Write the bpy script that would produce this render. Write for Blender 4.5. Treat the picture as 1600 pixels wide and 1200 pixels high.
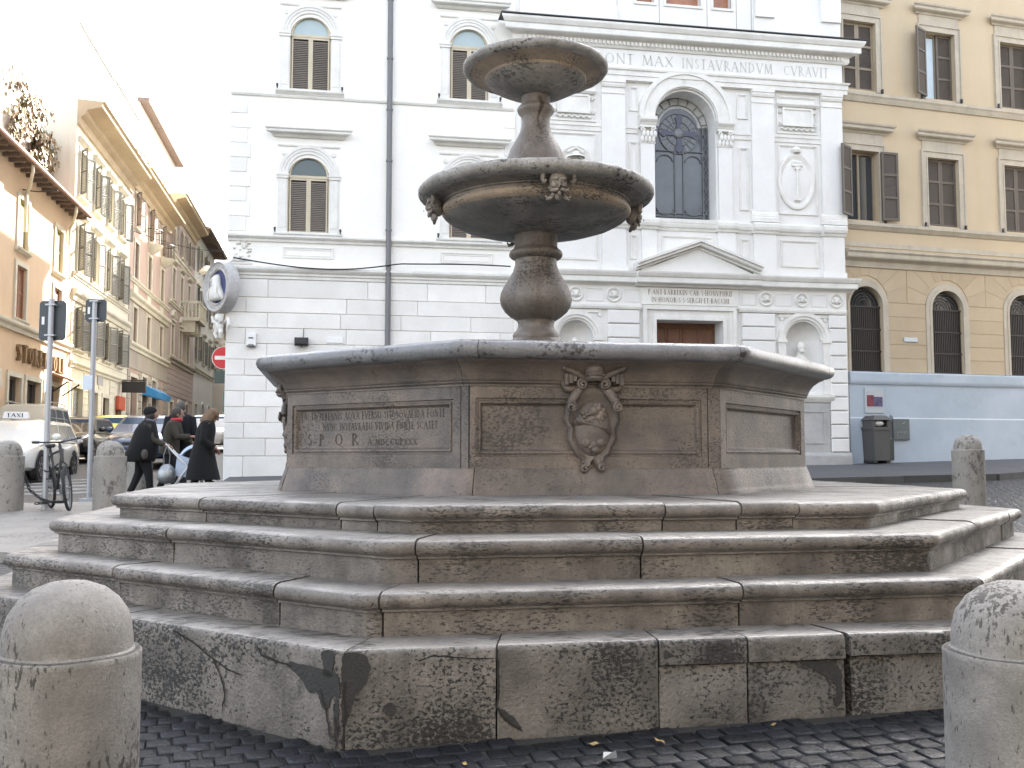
import bpy, math, random
from mathutils import Vector, Matrix, Euler
random.seed(7)
PI = math.pi
R = math.radians
for _o in list(bpy.data.objects): bpy.data.objects.remove(_o)
S = bpy.context.scene
COL = S.collection
# ------------------------------------------------------------------ camera
cam_d = bpy.data.cameras.new('camera'); cam = bpy.data.objects.new('camera', cam_d); COL.objects.link(cam)
cam_d.sensor_fit = 'HORIZONTAL'; cam_d.sensor_width = 36.0; cam_d.lens = 36.0 * 1550 / 1600
cam_d.clip_start = 0.05; cam_d.clip_end = 1200
cam.location = (0, 0, 1.512)
cam.rotation_euler = (R(90 + 4.13), 0, R(-10))
S.camera = cam
# ------------------------------------------------------------------ light
SUN_EL, SUN_AZ = R(36), R(30)            # azimuth from +Y towards +X
SUN = Vector((math.sin(SUN_AZ) * math.cos(SUN_EL), math.cos(SUN_AZ) * math.cos(SUN_EL), math.sin(SUN_EL)))
W = bpy.data.worlds.new('World'); S.world = W; W.use_nodes = True
_n = W.node_tree.nodes; _l = W.node_tree.links
_sky = _n.new('ShaderNodeTexSky'); _sky.sky_type = 'NISHITA'; _sky.sun_disc = False
_sky.sun_elevation = SUN_EL; _sky.sun_rotation = SUN_AZ
_sky.air_density = 1.0; _sky.dust_density = 3.0; _sky.ozone_density = 1.0
_n['Background'].inputs['Strength'].default_value = 0.12
_hs = _n.new('ShaderNodeHueSaturation'); _hs.inputs['Saturation'].default_value = 0.42     # camera white balance towards the blue shade
_l.new(_sky.outputs[0], _hs.inputs['Color']); _l.new(_hs.outputs[0], _n['Background'].inputs['Color'])
_sd = bpy.data.lights.new('sun', 'SUN'); _sd.energy = 5.0; _sd.angle = R(0.5); _sd.color = (1.0, 0.92, 0.79)
_so = bpy.data.objects.new('sun', _sd); COL.objects.link(_so)
_so.rotation_euler = (-SUN).to_track_quat('-Z', 'Y').to_euler(); _so.location = (30, 30, 60)
S.view_settings.view_transform = 'Standard'; S.view_settings.look = 'None'
S.view_settings.gamma = 1.0; S.view_settings.use_curve_mapping = False
S.view_settings.exposure = 3.0
S.cycles.max_bounces = 8; S.cycles.diffuse_bounces = 5

# ------------------------------------------------------------------ materials
_mats = {}
def mat(name, col, rough=.8, col2=None, scale=2.0, amt=.5, fine=.12, fscale=40, bump=.15, bscale=60, pits=0, pscale=(28, 28, 70),
        pcol=None, rnd=.0, metal=0, spec=.5, streak=0, scol=None, emit=None, rvar=0, thr=.62, coat=0, blot=None):
    """procedural surface: base colour, slow mottling towards col2, fine grain, pits, vertical streaks, bump"""
    if name in _mats: return _mats[name]
    m = bpy.data.materials.new(name); m.use_nodes = True
    nt = m.node_tree; N = nt.nodes; L = nt.links
    b = N['Principled BSDF']
    b.inputs['Roughness'].default_value = rough; b.inputs['Metallic'].default_value = metal
    b.inputs['Specular IOR Level'].default_value = spec
    if coat: b.inputs['Coat Weight'].default_value = coat
    tc = N.new('ShaderNodeTexCoord'); oi = N.new('ShaderNodeObjectInfo')
    mul = N.new('ShaderNodeMath'); mul.operation = 'MULTIPLY'; mul.inputs[1].default_value = 37.0
    L.new(oi.outputs['Random'], mul.inputs[0])
    add = N.new('ShaderNodeVectorMath'); add.operation = 'ADD'
    L.new(tc.outputs['Object'], add.inputs[0]); L.new(mul.outputs[0], add.inputs[1])
    co = add.outputs[0]
    def noise(sc, det=4, vec=None, rg=.55):
        n = N.new('ShaderNodeTexNoise'); n.inputs['Scale'].default_value = sc; n.inputs['Detail'].default_value = det
        n.inputs['Roughness'].default_value = rg; L.new(vec or co, n.inputs['Vector']); return n.outputs['Fac']
    def ramp(f, a, c):
        r = N.new('ShaderNodeMapRange'); r.inputs['From Min'].default_value = a; r.inputs['From Max'].default_value = c
        L.new(f, r.inputs['Value']); return r.outputs[0]
    def mix(f, a, c, mode='MIX'):
        x = N.new('ShaderNodeMix'); x.data_type = 'RGBA'; x.blend_type = mode
        if isinstance(f, float): x.inputs[0].default_value = f
        else: L.new(f, x.inputs[0])
        for i, v in ((6, a), (7, c)):
            if isinstance(v, tuple): x.inputs[i].default_value = (*v, 1)
            else: L.new(v, x.inputs[i])
        return x.outputs[2]
    def scaled(f, k):
        q = N.new('ShaderNodeMath'); q.operation = 'MULTIPLY'; q.inputs[1].default_value = k; L.new(f, q.inputs[0]); return q.outputs[0]
    def stretch(v):
        mp = N.new('ShaderNodeMapping'); mp.inputs['Scale'].default_value = v; L.new(co, mp.inputs['Vector']); return mp.outputs[0]
    c2 = col2 or tuple(v * .7 for v in col)
    f1 = noise(scale, 6, rg=.62)
    c = mix(scaled(ramp(f1, .36, .66), amt), tuple(col), tuple(c2))
    if fine:
        ff = noise(fscale, 3, rg=.7)
        c = mix(scaled(ramp(ff, .4, .7), fine * 2), c, tuple(v * .45 for v in col))
    if streak:
        fs = noise(1.0, 5, stretch((5, 5, .45)), .62)
        c = mix(scaled(ramp(fs, .5, .72), streak), c, tuple(scol or tuple(v * .5 for v in col)))
    if blot:
        fb = noise(blot[1], 7, rg=.68); c = mix(scaled(ramp(fb, blot[2], blot[2]+.10), blot[0]), c, tuple(pcol or (.03, .026, .022)))
    hgt = noise(bscale, 4)
    if pits:
        fp = noise(1.0, 8, stretch(pscale), .68)
        mask = noise(2.2, 5)
        mm = N.new('ShaderNodeMath'); mm.operation = 'MULTIPLY_ADD'; L.new(mask, mm.inputs[0]); mm.inputs[1].default_value = .60; L.new(fp, mm.inputs[2])
        rs = N.new('ShaderNodeMath'); rs.operation = 'MULTIPLY_ADD'; L.new(oi.outputs['Random'], rs.inputs[0]); rs.inputs[1].default_value = .08; L.new(mm.outputs[0], rs.inputs[2])
        pm = ramp(rs.outputs[0], thr + .300, thr + .345)
        c = mix(scaled(pm, pits), c, tuple(pcol or (.03, .026, .022)))
        hs = N.new('ShaderNodeMath'); hs.operation = 'MULTIPLY_ADD'; L.new(pm, hs.inputs[0]); hs.inputs[1].default_value = -1.2; L.new(hgt, hs.inputs[2])
        hgt = hs.outputs[0]
    if rnd:
        r = N.new('ShaderNodeMapRange'); r.inputs['To Min'].default_value = 1 - rnd; r.inputs['To Max'].default_value = 1 + rnd
        L.new(oi.outputs['Random'], r.inputs['Value'])
        hv = N.new('ShaderNodeHueSaturation'); L.new(c, hv.inputs['Color']); L.new(r.outputs[0], hv.inputs['Value']); c = hv.outputs[0]
    L.new(c, b.inputs['Base Color'])
    if rvar:
        rr = N.new('ShaderNodeMapRange'); rr.inputs['From Min'].default_value = .35; rr.inputs['From Max'].default_value = .65
        rr.inputs['To Min'].default_value = max(0.02, rough - rvar); rr.inputs['To Max'].default_value = min(1, rough + rvar)
        L.new(f1, rr.inputs['Value']); L.new(rr.outputs[0], b.inputs['Roughness'])
    if bump:
        bp = N.new('ShaderNodeBump'); bp.inputs['Strength'].default_value = bump; bp.inputs['Distance'].default_value = .02
        L.new(hgt, bp.inputs['Height']); L.new(bp.outputs[0], b.inputs['Normal'])
    if emit:
        b.inputs['Emission Color'].default_value = (*col, 1); b.inputs['Emission Strength'].default_value = emit
    _mats[name] = m
    return m
def plain(name, col, rough=.6, metal=0, **k):
    return mat(name, col, rough, scale=3, amt=.25, fine=.05, bump=k.pop('bump', .04), metal=metal, **k)

M_STEP = mat('step_travertine', (.225, .200, .176), .48, (.085, .074, .065), 3.4, 1.0, .30, 60, .35, 70, pits=.97, pscale=(34, 34, 90), rnd=.22, streak=.6, scol=(.045, .039, .034), rvar=.12, thr=.575, blot=(.8, 2.6, .60))
M_TREAD = mat('worn_skylit_tread', (.235, .222, .205), .42, (.12, .112, .102), 3.0, 1.0, .22, 60, .3, 70, pits=.9, pscale=(14, 40, 40), rnd=.14, rvar=.12, thr=.60)  # paler stone for up-facing faces: foot wear plus sky light put into the colour
M_BASE = mat('base_travertine', (.185, .170, .154), .6, (.060, .054, .048), 2.6, 1.0, .34, 55, .45, 60, pits=.98, pscale=(44, 44, 60), rnd=.2, streak=.6, scol=(.03, .027, .024), thr=.585, blot=(.85, 2.1, .59), pcol=(.014, .013, .012))
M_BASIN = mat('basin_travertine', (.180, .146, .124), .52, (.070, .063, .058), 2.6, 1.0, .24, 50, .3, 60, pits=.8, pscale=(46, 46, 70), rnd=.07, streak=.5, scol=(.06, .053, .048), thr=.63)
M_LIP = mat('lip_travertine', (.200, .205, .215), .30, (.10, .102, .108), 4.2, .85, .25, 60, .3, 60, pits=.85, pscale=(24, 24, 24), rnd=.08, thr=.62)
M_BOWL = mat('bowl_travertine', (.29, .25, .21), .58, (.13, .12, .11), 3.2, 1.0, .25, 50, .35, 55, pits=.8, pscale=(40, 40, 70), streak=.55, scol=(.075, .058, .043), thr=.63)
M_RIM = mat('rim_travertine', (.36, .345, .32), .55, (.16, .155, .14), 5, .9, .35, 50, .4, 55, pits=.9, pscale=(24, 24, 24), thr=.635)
M_COLUMN = mat('column_travertine', (.19, .165, .145), .5, (.09, .076, .064), 4, .9, .2, 60, .25, 60, pits=.8, pscale=(40, 40, 50), streak=.7, scol=(.062, .042, .028), thr=.64)
M_BOLLARD = mat('bollard_travertine', (.270, .257, .238), .75, (.145, .137, .127), 5, .9, .3, 90, .25, 120, pits=.9, pscale=(60, 60, 24), rnd=.04, thr=.615, pcol=(.045, .04, .035))
M_FARBOL = mat('pale_bollard_travertine', (.30, .285, .255), .75, (.22, .205, .18), 4, .8, .25, 60, .3, 60, pits=.6, pscale=(16, 16, 10), rnd=.05, thr=.62)
M_MORTAR = mat('dark_mortar', (.035, .034, .033), .8, (.024, .024, .023), 6, .6, .2, 60, .3, 60)
M_CRACK = mat('crack_dirt', (.022, .02, .018), .95, bump=.1)
M_INK = mat('inscription_dirt', (.030, .026, .022), .9, (.092, .076, .064), 9, .95, .1, 30, .05)
M_WATER = mat('water', (.05, .06, .06), .05, bump=.05, bscale=6)
M_COBBLE = mat('basalt_cobble', (.012, .0135, .017), .45, (.007, .008, .0105), 9, .8, .35, 70, .35, 55, rnd=.5, rvar=.16, spec=.18)
M_STUCCO = mat('white_stucco', (.83, .815, .77), .85, (.76, .745, .70), .8, .6, .05, 40, .08, 40, streak=.05, scol=(.66, .64, .60))
M_WBLOCK = mat('white_ashlar', (.80, .785, .75), .85, (.69, .675, .635), 1.3, .8, .08, 40, .12, 40, rnd=.06, streak=.08, scol=(.56, .55, .52))
M_CHURCH = mat('church_stucco', (.74, .735, .715), .85, (.67, .66, .635), 1.2, .8, .06, 40, .1, 40, streak=.08, scol=(.56, .55, .52))
M_GREYTRAV = mat('grey_travertine', (.46, .46, .455), .8, (.33, .33, .325), 2.0, .9, .12, 40, .15, 40, streak=.25, scol=(.28, .28, .28), rnd=.04)
M_WTRIM = mat('white_trim', (.74, .73, .69), .8, (.60, .585, .55), 2.5, .8, .08, 40, .1, 40)
M_LEAD = mat('lead_flashing', (.05, .05, .05), .6)
M_YELLOW = mat('ochre_stucco', (.50, .41, .285), .88, (.45, .365, .25), .7, .8, .05, 30, .1, 30, streak=.25, scol=(.45, .33, .19))
M_YBLOCK = mat('ochre_rustication', (.44, .355, .245), .88, (.39, .31, .21), 1.2, .8, .06, 30, .12, 30, rnd=.05, streak=.3, scol=(.40, .30, .18))
M_YTRIM = mat('cream_travertine_trim', (.47, .42, .335), .8, (.37, .33, .27), 2.5, .8, .1, 40, .12, 40, streak=.3)
M_BLUEW = mat('pale_blue_wall', (.40, .455, .52), .8, (.325, .38, .445), .9, .9, .06, 30, .1, 30, streak=.3, scol=(.36, .40, .44), pits=.35, pscale=(2.2, 2.2, 3), pcol=(.3, .33, .37), thr=.66)
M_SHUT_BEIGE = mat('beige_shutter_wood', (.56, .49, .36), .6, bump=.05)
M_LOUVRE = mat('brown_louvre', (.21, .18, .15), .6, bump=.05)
M_SHUT_DARK = mat('umber_shutter_wood', (.115, .095, .078), .6, (.09, .075, .06), bump=.05)
M_SHUT_TAN = mat('tan_shutter_rail', (.27, .225, .165), .6, bump=.05)
M_SHUT_GREY = mat('grey_green_shutter', (.17, .165, .145), .6, bump=.05, rnd=.15)
M_SHUT_GREEN = mat('olive_shutter', (.36, .34, .13), .6, bump=.05)
M_GLASS = mat('window_glass', (.035, .04, .045), .06, amt=.2, fine=0, bump=.0, spec=.6)
M_GLASSL = mat('pale_window_glass', (.34, .42, .43), .15, amt=.3, fine=0, bump=.0, spec=.6)
M_GLASSG = mat('green_window_glass', (.03, .05, .045), .08, amt=.3, fine=0, bump=.0, spec=.6)
M_STAIN = mat('leaded_glass', (.10, .105, .115), .12, (.075, .08, .09), 4, .8, .05, 60, .06, 30)
M_STAINL = mat('pale_leaded_glass', (.42, .42, .40), .3, (.30, .30, .29), 6, .8, .1, 60, .06, 30)
M_STAINB = mat('violet_leaded_glass', (.055, .055, .10), .3, (.035, .035, .065), 9, .8, .2, 60, .06, 30)
M_CAME = mat('lead_came', (.15, .16, .17), .5, bump=.02)
M_DOOR = mat('brown_door_wood', (.15, .062, .028), .5, (.09, .035, .016), 5, .8, .15, 60, .1, 40)
M_RUSTGLASS = mat('russet_glass', (.36, .15, .075), .35, (.22, .09, .05), 5, .8, .2, 30, .05)
M_IRON = plain('black_iron', (.025, .025, .027), .5)
M_DARKGATE = mat('dark_iron_grille', (.032, .027, .024), .6, bump=.05)
M_PIPE = plain('grey_downpipe', (.145, .145, .15), .45)
M_GREYMET = plain('grey_metal', (.20, .205, .205), .45, metal=.3)
M_BIN = plain('dark_grey_bin', (.07, .068, .066), .5)
M_GALV = plain('galvanised_steel', (.36, .37, .39), .4, metal=.5)
M_SIGNBACK = plain('sign_back_grey', (.045, .055, .06), .5)
M_WHITE = plain('white_paint', (.78, .78, .77), .5)
M_RED = plain('red_paint', (.55, .025, .03), .45)
M_BLACKP = plain('black_plastic', (.02, .02, .022), .5)
M_RUBBER = plain('tyre_rubber', (.022, .022, .023), .85)
M_BLUE = plain('blue_enamel', (.045, .06, .16), .45)
M_CERAM = mat('glazed_ceramic', (.46, .45, .44), .5, (.31, .305, .30), 6, .8, .08, 40, .05)
M_TILE = mat('roof_tile', (.22, .10, .065), .85, (.15, .075, .05), 5, .8, .2, 30, .2, 40, rnd=.2)
M_EAVE = mat('eave_wood', (.17, .125, .10), .8, bump=.1)
M_LEAF = mat('ivy_leaf', (.20, .18, .08), .6, (.30, .17, .11), 2, .9, .1, 30, 0)
M_ASPHALT = mat('sidewalk_asphalt', (.095, .095, .10), .8, (.07, .07, .074), 1.5, .8, .2, 60, .2, 90)
M_KERB = mat('kerb_stone', (.075, .072, .068), .7, (.05, .048, .045), 3, .8, .2, 60, .2, 60, rnd=.12)
M_SLAB = mat('travertine_paving', (.27, .255, .23), .6, (.19, .175, .16), 2, .8, .2, 60, .2, 60, rnd=.08, pits=.6)

# ------------------------------------------------------------------ mesh helpers
class MB:
    def __init__(s): s.v = []; s.f = []
    def add(s, vs, fs):
        n = len(s.v); s.v += [tuple(v) for v in vs]; s.f += [tuple(i + n for i in f) for f in fs]; return s
    def box(s, x0, x1, y0, y1, z0, z1, c=0):
        """box; c > 0 chamfers the edges of the outward (-y) face"""
        if not c:
            return s.add([(x0,y0,z0),(x1,y0,z0),(x1,y1,z0),(x0,y1,z0),(x0,y0,z1),(x1,y0,z1),(x1,y1,z1),(x0,y1,z1)],
                  [(0,1,5,4),(1,2,6,5),(2,3,7,6),(3,0,4,7),(4,5,6,7),(3,2,1,0)])
        v = [(x0+c,y0,z0+c),(x1-c,y0,z0+c),(x1-c,y0,z1-c),(x0+c,y0,z1-c),
             (x0,y0+c,z0),(x1,y0+c,z0),(x1,y0+c,z1),(x0,y0+c,z1),(x0,y1,z0),(x1,y1,z0),(x1,y1,z1),(x0,y1,z1)]
        f = [(0,1,2,3),(4,5,1,0),(5,6,2,1),(6,7,3,2),(7,4,0,3),(8,9,5,4),(9,10,6,5),(10,11,7,6),(11,8,4,7),(11,10,9,8)]
        return s.add(v, f)
    def hexa(s, p):          # 8 points: bottom ring 4, top ring 4
        return s.add(p, [(0,1,5,4),(1,2,6,5),(2,3,7,6),(3,0,4,7),(4,5,6,7),(3,2,1,0)])
    def prism(s, poly, y0, y1):      # polygon in (x, z), counter-clockwise seen from -y
        n = len(poly)
        v = [(x, y0, z) for x, z in poly] + [(x, y1, z) for x, z in poly]
        f = [tuple(range(n)), tuple(range(2*n-1, n-1, -1))] + [((i+1) % n, i, n+i, n+(i+1) % n) for i in range(n)]
        return s.add(v, f)
    def ext_x(s, poly, x0, x1, ret=False):      # profile (out, z) along x; ret: mitred returns at both ends
        n = len(poly)
        v = [((x0 - (o if ret else 0)), -o, z) for o, z in poly] + [((x1 + (o if ret else 0)), -o, z) for o, z in poly]
        f = [(i, (i+1) % n, n+(i+1) % n, n+i) for i in range(n)] + [tuple(range(n-1, -1, -1)), tuple(range(n, 2*n))]
        return s.add(v, f)
    def lathe(s, prof, n=24, c=(0, 0, 0), a0=0, a1=2*PI):
        full = abs(a1 - a0 - 2*PI) < 1e-6; m = n if full else n + 1
        b = len(s.v)
        for r, z in prof:
            for i in range(m):
                a = a0 + (a1 - a0) * i / n
                s.v.append((c[0] + r*math.cos(a), c[1] + r*math.sin(a), c[2] + z))
        for j in range(len(prof) - 1):
            for i in range(n):
                k = (i + 1) % m
                s.f.append((b+j*m+i, b+j*m+k, b+(j+1)*m+k, b+(j+1)*m+i))
        return s
    def tube(s, pts, r, n=8, cap=True, closed=False):
        pts = [Vector(p) for p in pts]; m = len(pts)
        rs = r if isinstance(r, (list, tuple)) else [r] * m
        b = len(s.v); up = None
        for i, p in enumerate(pts):
            if closed: t = pts[(i+1) % m] - pts[i-1]
            else: t = pts[min(i+1, m-1)] - pts[max(i-1, 0)]
            t.normalize()
            if up is None: up = Vector((0, 0, 1)) if abs(t.z) < .9 else Vector((1, 0, 0))
            x = t.cross(up)
            if x.length < 1e-4: x = t.orthogonal()
            x.normalize(); y = x.cross(t); up = y
            for k in range(n):
                a = 2*PI*k/n
                s.v.append(tuple(p + (x*math.cos(a) + y*math.sin(a)) * rs[i]))
        for i in range(m if closed else m - 1):
            q = (i + 1) % m
            for k in range(n):
                l = (k+1) % n
                s.f.append((b+i*n+k, b+i*n+l, b+q*n+l, b+q*n+k))
        if cap and not closed:
            s.f.append(tuple(b + k for k in range(n))[::-1]); s.f.append(tuple(b + (m-1)*n + k for k in range(n)))
        return s
    def ball(s, c, r, nu=10, nv=7):
        if not isinstance(r, (tuple, list)): r = (r, r, r)
        b = len(s.v)
        s.v.append((c[0], c[1], c[2] - r[2]))
        for j in range(1, nv):
            t = -PI/2 + PI*j/nv
            for i in range(nu):
                a = 2*PI*i/nu
                s.v.append((c[0]+r[0]*math.cos(t)*math.cos(a), c[1]+r[1]*math.cos(t)*math.sin(a), c[2]+r[2]*math.sin(t)))
        s.v.append((c[0], c[1], c[2] + r[2])); e = len(s.v) - 1
        for i in range(nu):
            k = (i+1) % nu
            s.f.append((b, b+1+k, b+1+i)); s.f.append((e, b+1+(nv-2)*nu+i, b+1+(nv-2)*nu+k))
            for j in range(nv-2):
                s.f.append((b+1+j*nu+i, b+1+j*nu+k, b+1+(j+1)*nu+k, b+1+(j+1)*nu+i))
        return s
    def rings(s, rs, n=14, cap=True, start=0):   # loft of ellipses: (cx, cy, z, rx, ry)
        b = len(s.v)
        for cx, cy, z, rx, ry in rs:
            for i in range(n):
                a = 2*PI*i/n + start
                s.v.append((cx + rx*math.cos(a), cy + ry*math.sin(a), z))
        for j in range(len(rs)-1):
            for i in range(n):
                k = (i+1) % n
                s.f.append((b+j*n+i, b+j*n+k, b+(j+1)*n+k, b+(j+1)*n+i))
        if cap:
            s.f.append(tuple(b+i for i in range(n))[::-1]); s.f.append(tuple(b+(len(rs)-1)*n+i for i in range(n)))
        return s
    def arch(s, cx, cz, r0, r1, y0, y1, a0=0, a1=PI, n=16):    # flat arch ring seen from -y
        b = len(s.v)
        for i in range(n+1):
            a = a0 + (a1-a0)*i/n; ca, sa = math.cos(a), math.sin(a)
            for r in (r0, r1):
                for y in (y0, y1): s.v.append((cx + r*ca, y, cz + r*sa))
        for i in range(n):
            p = b+4*i; q = p+4     # 0:r0y0 1:r0y1 2:r1y0 3:r1y1
            s.f += [(p, p+2, q+2, q), (p+3, p+1, q+1, q+3), (p+2, p+3, q+3, q+2), (p+1, p, q, q+1)]
        s.f += [(b, b+1, b+3, b+2), (b+4*n, b+4*n+2, b+4*n+3, b+4*n+1)]
        return s
    def frame(s, x0, x1, z0, z1, w, y0, y1):     # rectangular picture-frame moulding
        s.box(x0, x1, y0, y1, z1-w, z1); s.box(x0, x1, y0, y1, z0, z0+w)
        s.box(x0, x0+w, y0, y1, z0+w, z1-w); s.box(x1-w, x1, y0, y1, z0+w, z1-w); return s
    def spiral(s, c, r0, r1, turns, rad, y, n=22, flip=1, a0=0):
        pts = []
        for i in range(n+1):
            t = i/n; a = a0 + flip*turns*2*PI*t; r = r0 + (r1-r0)*t
            pts.append((c[0] + r*math.cos(a), y - .4*rad*t, c[1] + r*math.sin(a)))
        return s.tube(pts, rad, 6)
    def xf(s, M):
        s.v = [tuple(M @ Vector(v)) for v in s.v]; return s
    def mesh(s, name, m, smooth=35):
        me = bpy.data.meshes.new(name); me.from_pydata(s.v, [], s.f); me.update()
        if m is not None: me.materials.append(m)
        if smooth:
            me.polygons.foreach_set('use_smooth', [True]*len(me.polygons))
            me.set_sharp_from_angle(angle=R(smooth))
        return me
def ob(name, me, parent=None, loc=None, rot=None, label=None, kind=None):
    o = bpy.data.objects.new(name, me); COL.objects.link(o)
    if parent is not None: o.parent = parent
    if loc is not None: o.location = loc
    if rot is not None: o.rotation_euler = rot
    if label: o['label'] = label
    if kind: o['kind'] = kind
    return o
def part(name, mb, m, parent, loc=None, rot=None, label=None, kind=None, smooth=35):
    me = mb if isinstance(mb, bpy.types.Mesh) else mb.mesh(name, m, smooth)
    return ob(name, me, parent, loc, rot, label, kind)
def thing(name, label, cat, loc=(0, 0, 0), rz=0, group=None):
    o = ob(name, None, None, loc, (0, 0, rz)); o.empty_display_size = .2
    o['label'] = label; o['category'] = cat
    if group: o['group'] = group
    return o
def tagd(o, label, cat, group=None):
    o['label'] = label; o['category'] = cat
    if group: o['group'] = group
    return o
def copy_tree(o, parent=None):
    kids = list(o.children)
    c = o.copy(); COL.objects.link(c)
    if parent is not None: c.parent = parent
    for k in kids: copy_tree(k, c)
    return c

# ------------------------------------------------------------------ Roman capital lettering (flat strokes with serifs)
def _st(x, z0=0, z1=1, w=.15): return [('v', x, z0, z1, w), ('s', x, z0, w), ('s', x, z1, w)]
GL = {
 'A': (.86, [('d', .08, 0, .43, 1, .07), ('d', .43, 1, .78, 0, .15), ('h', .22, .62, .36, .06), ('s', .08, 0, .07), ('s', .78, 0, .15)]),
 'B': (.68, _st(.16) + [('a', .2, .75, .32, .25, -90, 90, .11), ('a', .2, .26, .38, .26, -90, 90, .12)]),
 'C': (.86, [('a', .5, .5, .42, .48, 45, 315, .12)]),
 'D': (.86, _st(.16) + [('a', .2, .5, .56, .48, -90, 90, .13)]),
 'E': (.6, _st(.16) + [('h', .16, .54, .97, .06), ('h', .16, .48, .52, .06), ('h', .16, .56, .03, .06)]),
 'F': (.56, _st(.16) + [('h', .16, .54, .97, .06), ('h', .16, .46, .5, .06)]),
 'G': (.88, [('a', .5, .5, .42, .48, 45, 320, .12), ('v', .8, .05, .42, .13)]),
 'H': (.86, _st(.16) + _st(.7) + [('h', .16, .7, .5, .06)]),
 'I': (.34, _st(.17)), 'L': (.58, _st(.16) + [('h', .16, .54, .03, .06)]),
 'M': (1.0, [('d', .1, 0, .2, 1, .07), ('d', .2, 1, .5, .05, .14), ('d', .5, .05, .8, 1, .07), ('d', .8, 1, .9, 0, .15), ('s', .1, 0, .07), ('s', .9, 0, .14)]),
 'N': (.9, [('v', .14, 0, 1, .07), ('d', .14, 1, .76, 0, .15), ('v', .76, 0, 1, .07), ('s', .14, 0, .07), ('s', .76, 1, .07)]),
 'O': (.96, [('a', .48, .5, .41, .48, 0, 360, .12)]), 'P': (.64, _st(.16) + [('a', .2, .74, .36, .26, -90, 90, .12)]),
 'Q': (.98, [('a', .48, .5, .41, .48, 0, 360, .12), ('d', .55, .06, 1.1, -.24, .11)]),
 'R': (.76, _st(.16) + [('a', .2, .74, .34, .26, -90, 90, .12), ('d', .3, .48, .74, 0, .14)]),
 'S': (.6, [('a', .3, .75, .2, .23, 30, 270, .12), ('a', .3, .26, .22, .25, -150, 90, .12)]),
 'T': (.7, _st(.35) + [('h', .04, .66, .97, .06)]), 'U': (.84, _st(.15, .3, 1)[:1] + [('a', .42, .3, .27, .28, 180, 360, .1), ('v', .69, .3, 1, .08)]),
 'V': (.84, [('d', .08, 1, .42, 0, .15), ('d', .42, 0, .76, 1, .07), ('s', .08, 1, .14), ('s', .76, 1, .07)]),
 'X': (.8, [('d', .1, 1, .7, 0, .15), ('d', .7, 1, .1, 0, .07), ('s', .1, 0, .07), ('s', .7, 1, .07)]),
 'Y': (.8, [('v', .4, 0, .5, .15), ('d', .06, 1, .4, .5, .14), ('d', .74, 1, .4, .5, .07)]),
 'Z': (.7, [('h', .08, .62, .97, .06), ('d', .6, .97, .1, .03, .14), ('h', .08, .64, .03, .06)]),
 '.': (.3, [('v', .15, .42, .56, .14)]), ',': (.3, [('v', .15, -.05, .12, .14)]), ' ': (.45, []), }
def lettering(text, hgt, x0, z0, y=0., stretch=1.0, fit=None, gap=.12, th=.004, bold=1.0):
    """letters standing th proud of the plane y, first letter at x0, baseline z0; fit = total width"""
    adv = [GL[c][0] + gap for c in text]
    k = hgt * stretch if fit is None else fit / sum(adv)
    mb = MB(); x = x0
    def quad(p): mb.add([(x + a*k, y - th, z0 + b*hgt) for a, b in p], [tuple(range(len(p)))])
    for c, ad in zip(text, adv):
        for s in GL[c][1]:
            if s[0] == 'v': _, a, b, e, w = s; w *= bold; quad([(a-w/2, b), (a+w/2, b), (a+w/2, e), (a-w/2, e)])
            elif s[0] == 'h': _, a, b, z, w = s; w *= bold; quad([(a, z-w/2), (b, z-w/2), (b, z+w/2), (a, z+w/2)])
            elif s[0] == 's': _, a, z, w = s; quad([(a-w/2-.07, z-.025), (a+w/2+.07, z-.025), (a+w/2+.07, z+.025), (a-w/2-.07, z+.025)])
            elif s[0] == 'd': _, a, b, e, f, w = s; w *= bold; quad([(a-w/2, b), (a+w/2, b), (e+w/2, f), (e-w/2, f)] if f > b else [(e-w/2, f), (e+w/2, f), (a+w/2, b), (a-w/2, b)])
            else:
                _, cx, cz, rx, rz, a0, a1, w = s; w *= bold; n = 12
                for i in range(n):
                    t0, t1 = R(a0 + (a1-a0)*i/n), R(a0 + (a1-a0)*(i+1)/n)
                    q = []
                    for t, g in ((t0, 1), (t1, 1), (t1, 0), (t0, 0)):
                        ww = w * (.45 + .55*abs(math.cos(t)))
                        q.append((cx + (rx - (0 if g else ww))*math.cos(t), cz + (rz - (0 if g else ww*.8))*math.sin(t)))
                    quad(q)
        x += ad * k
    return mb

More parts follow.
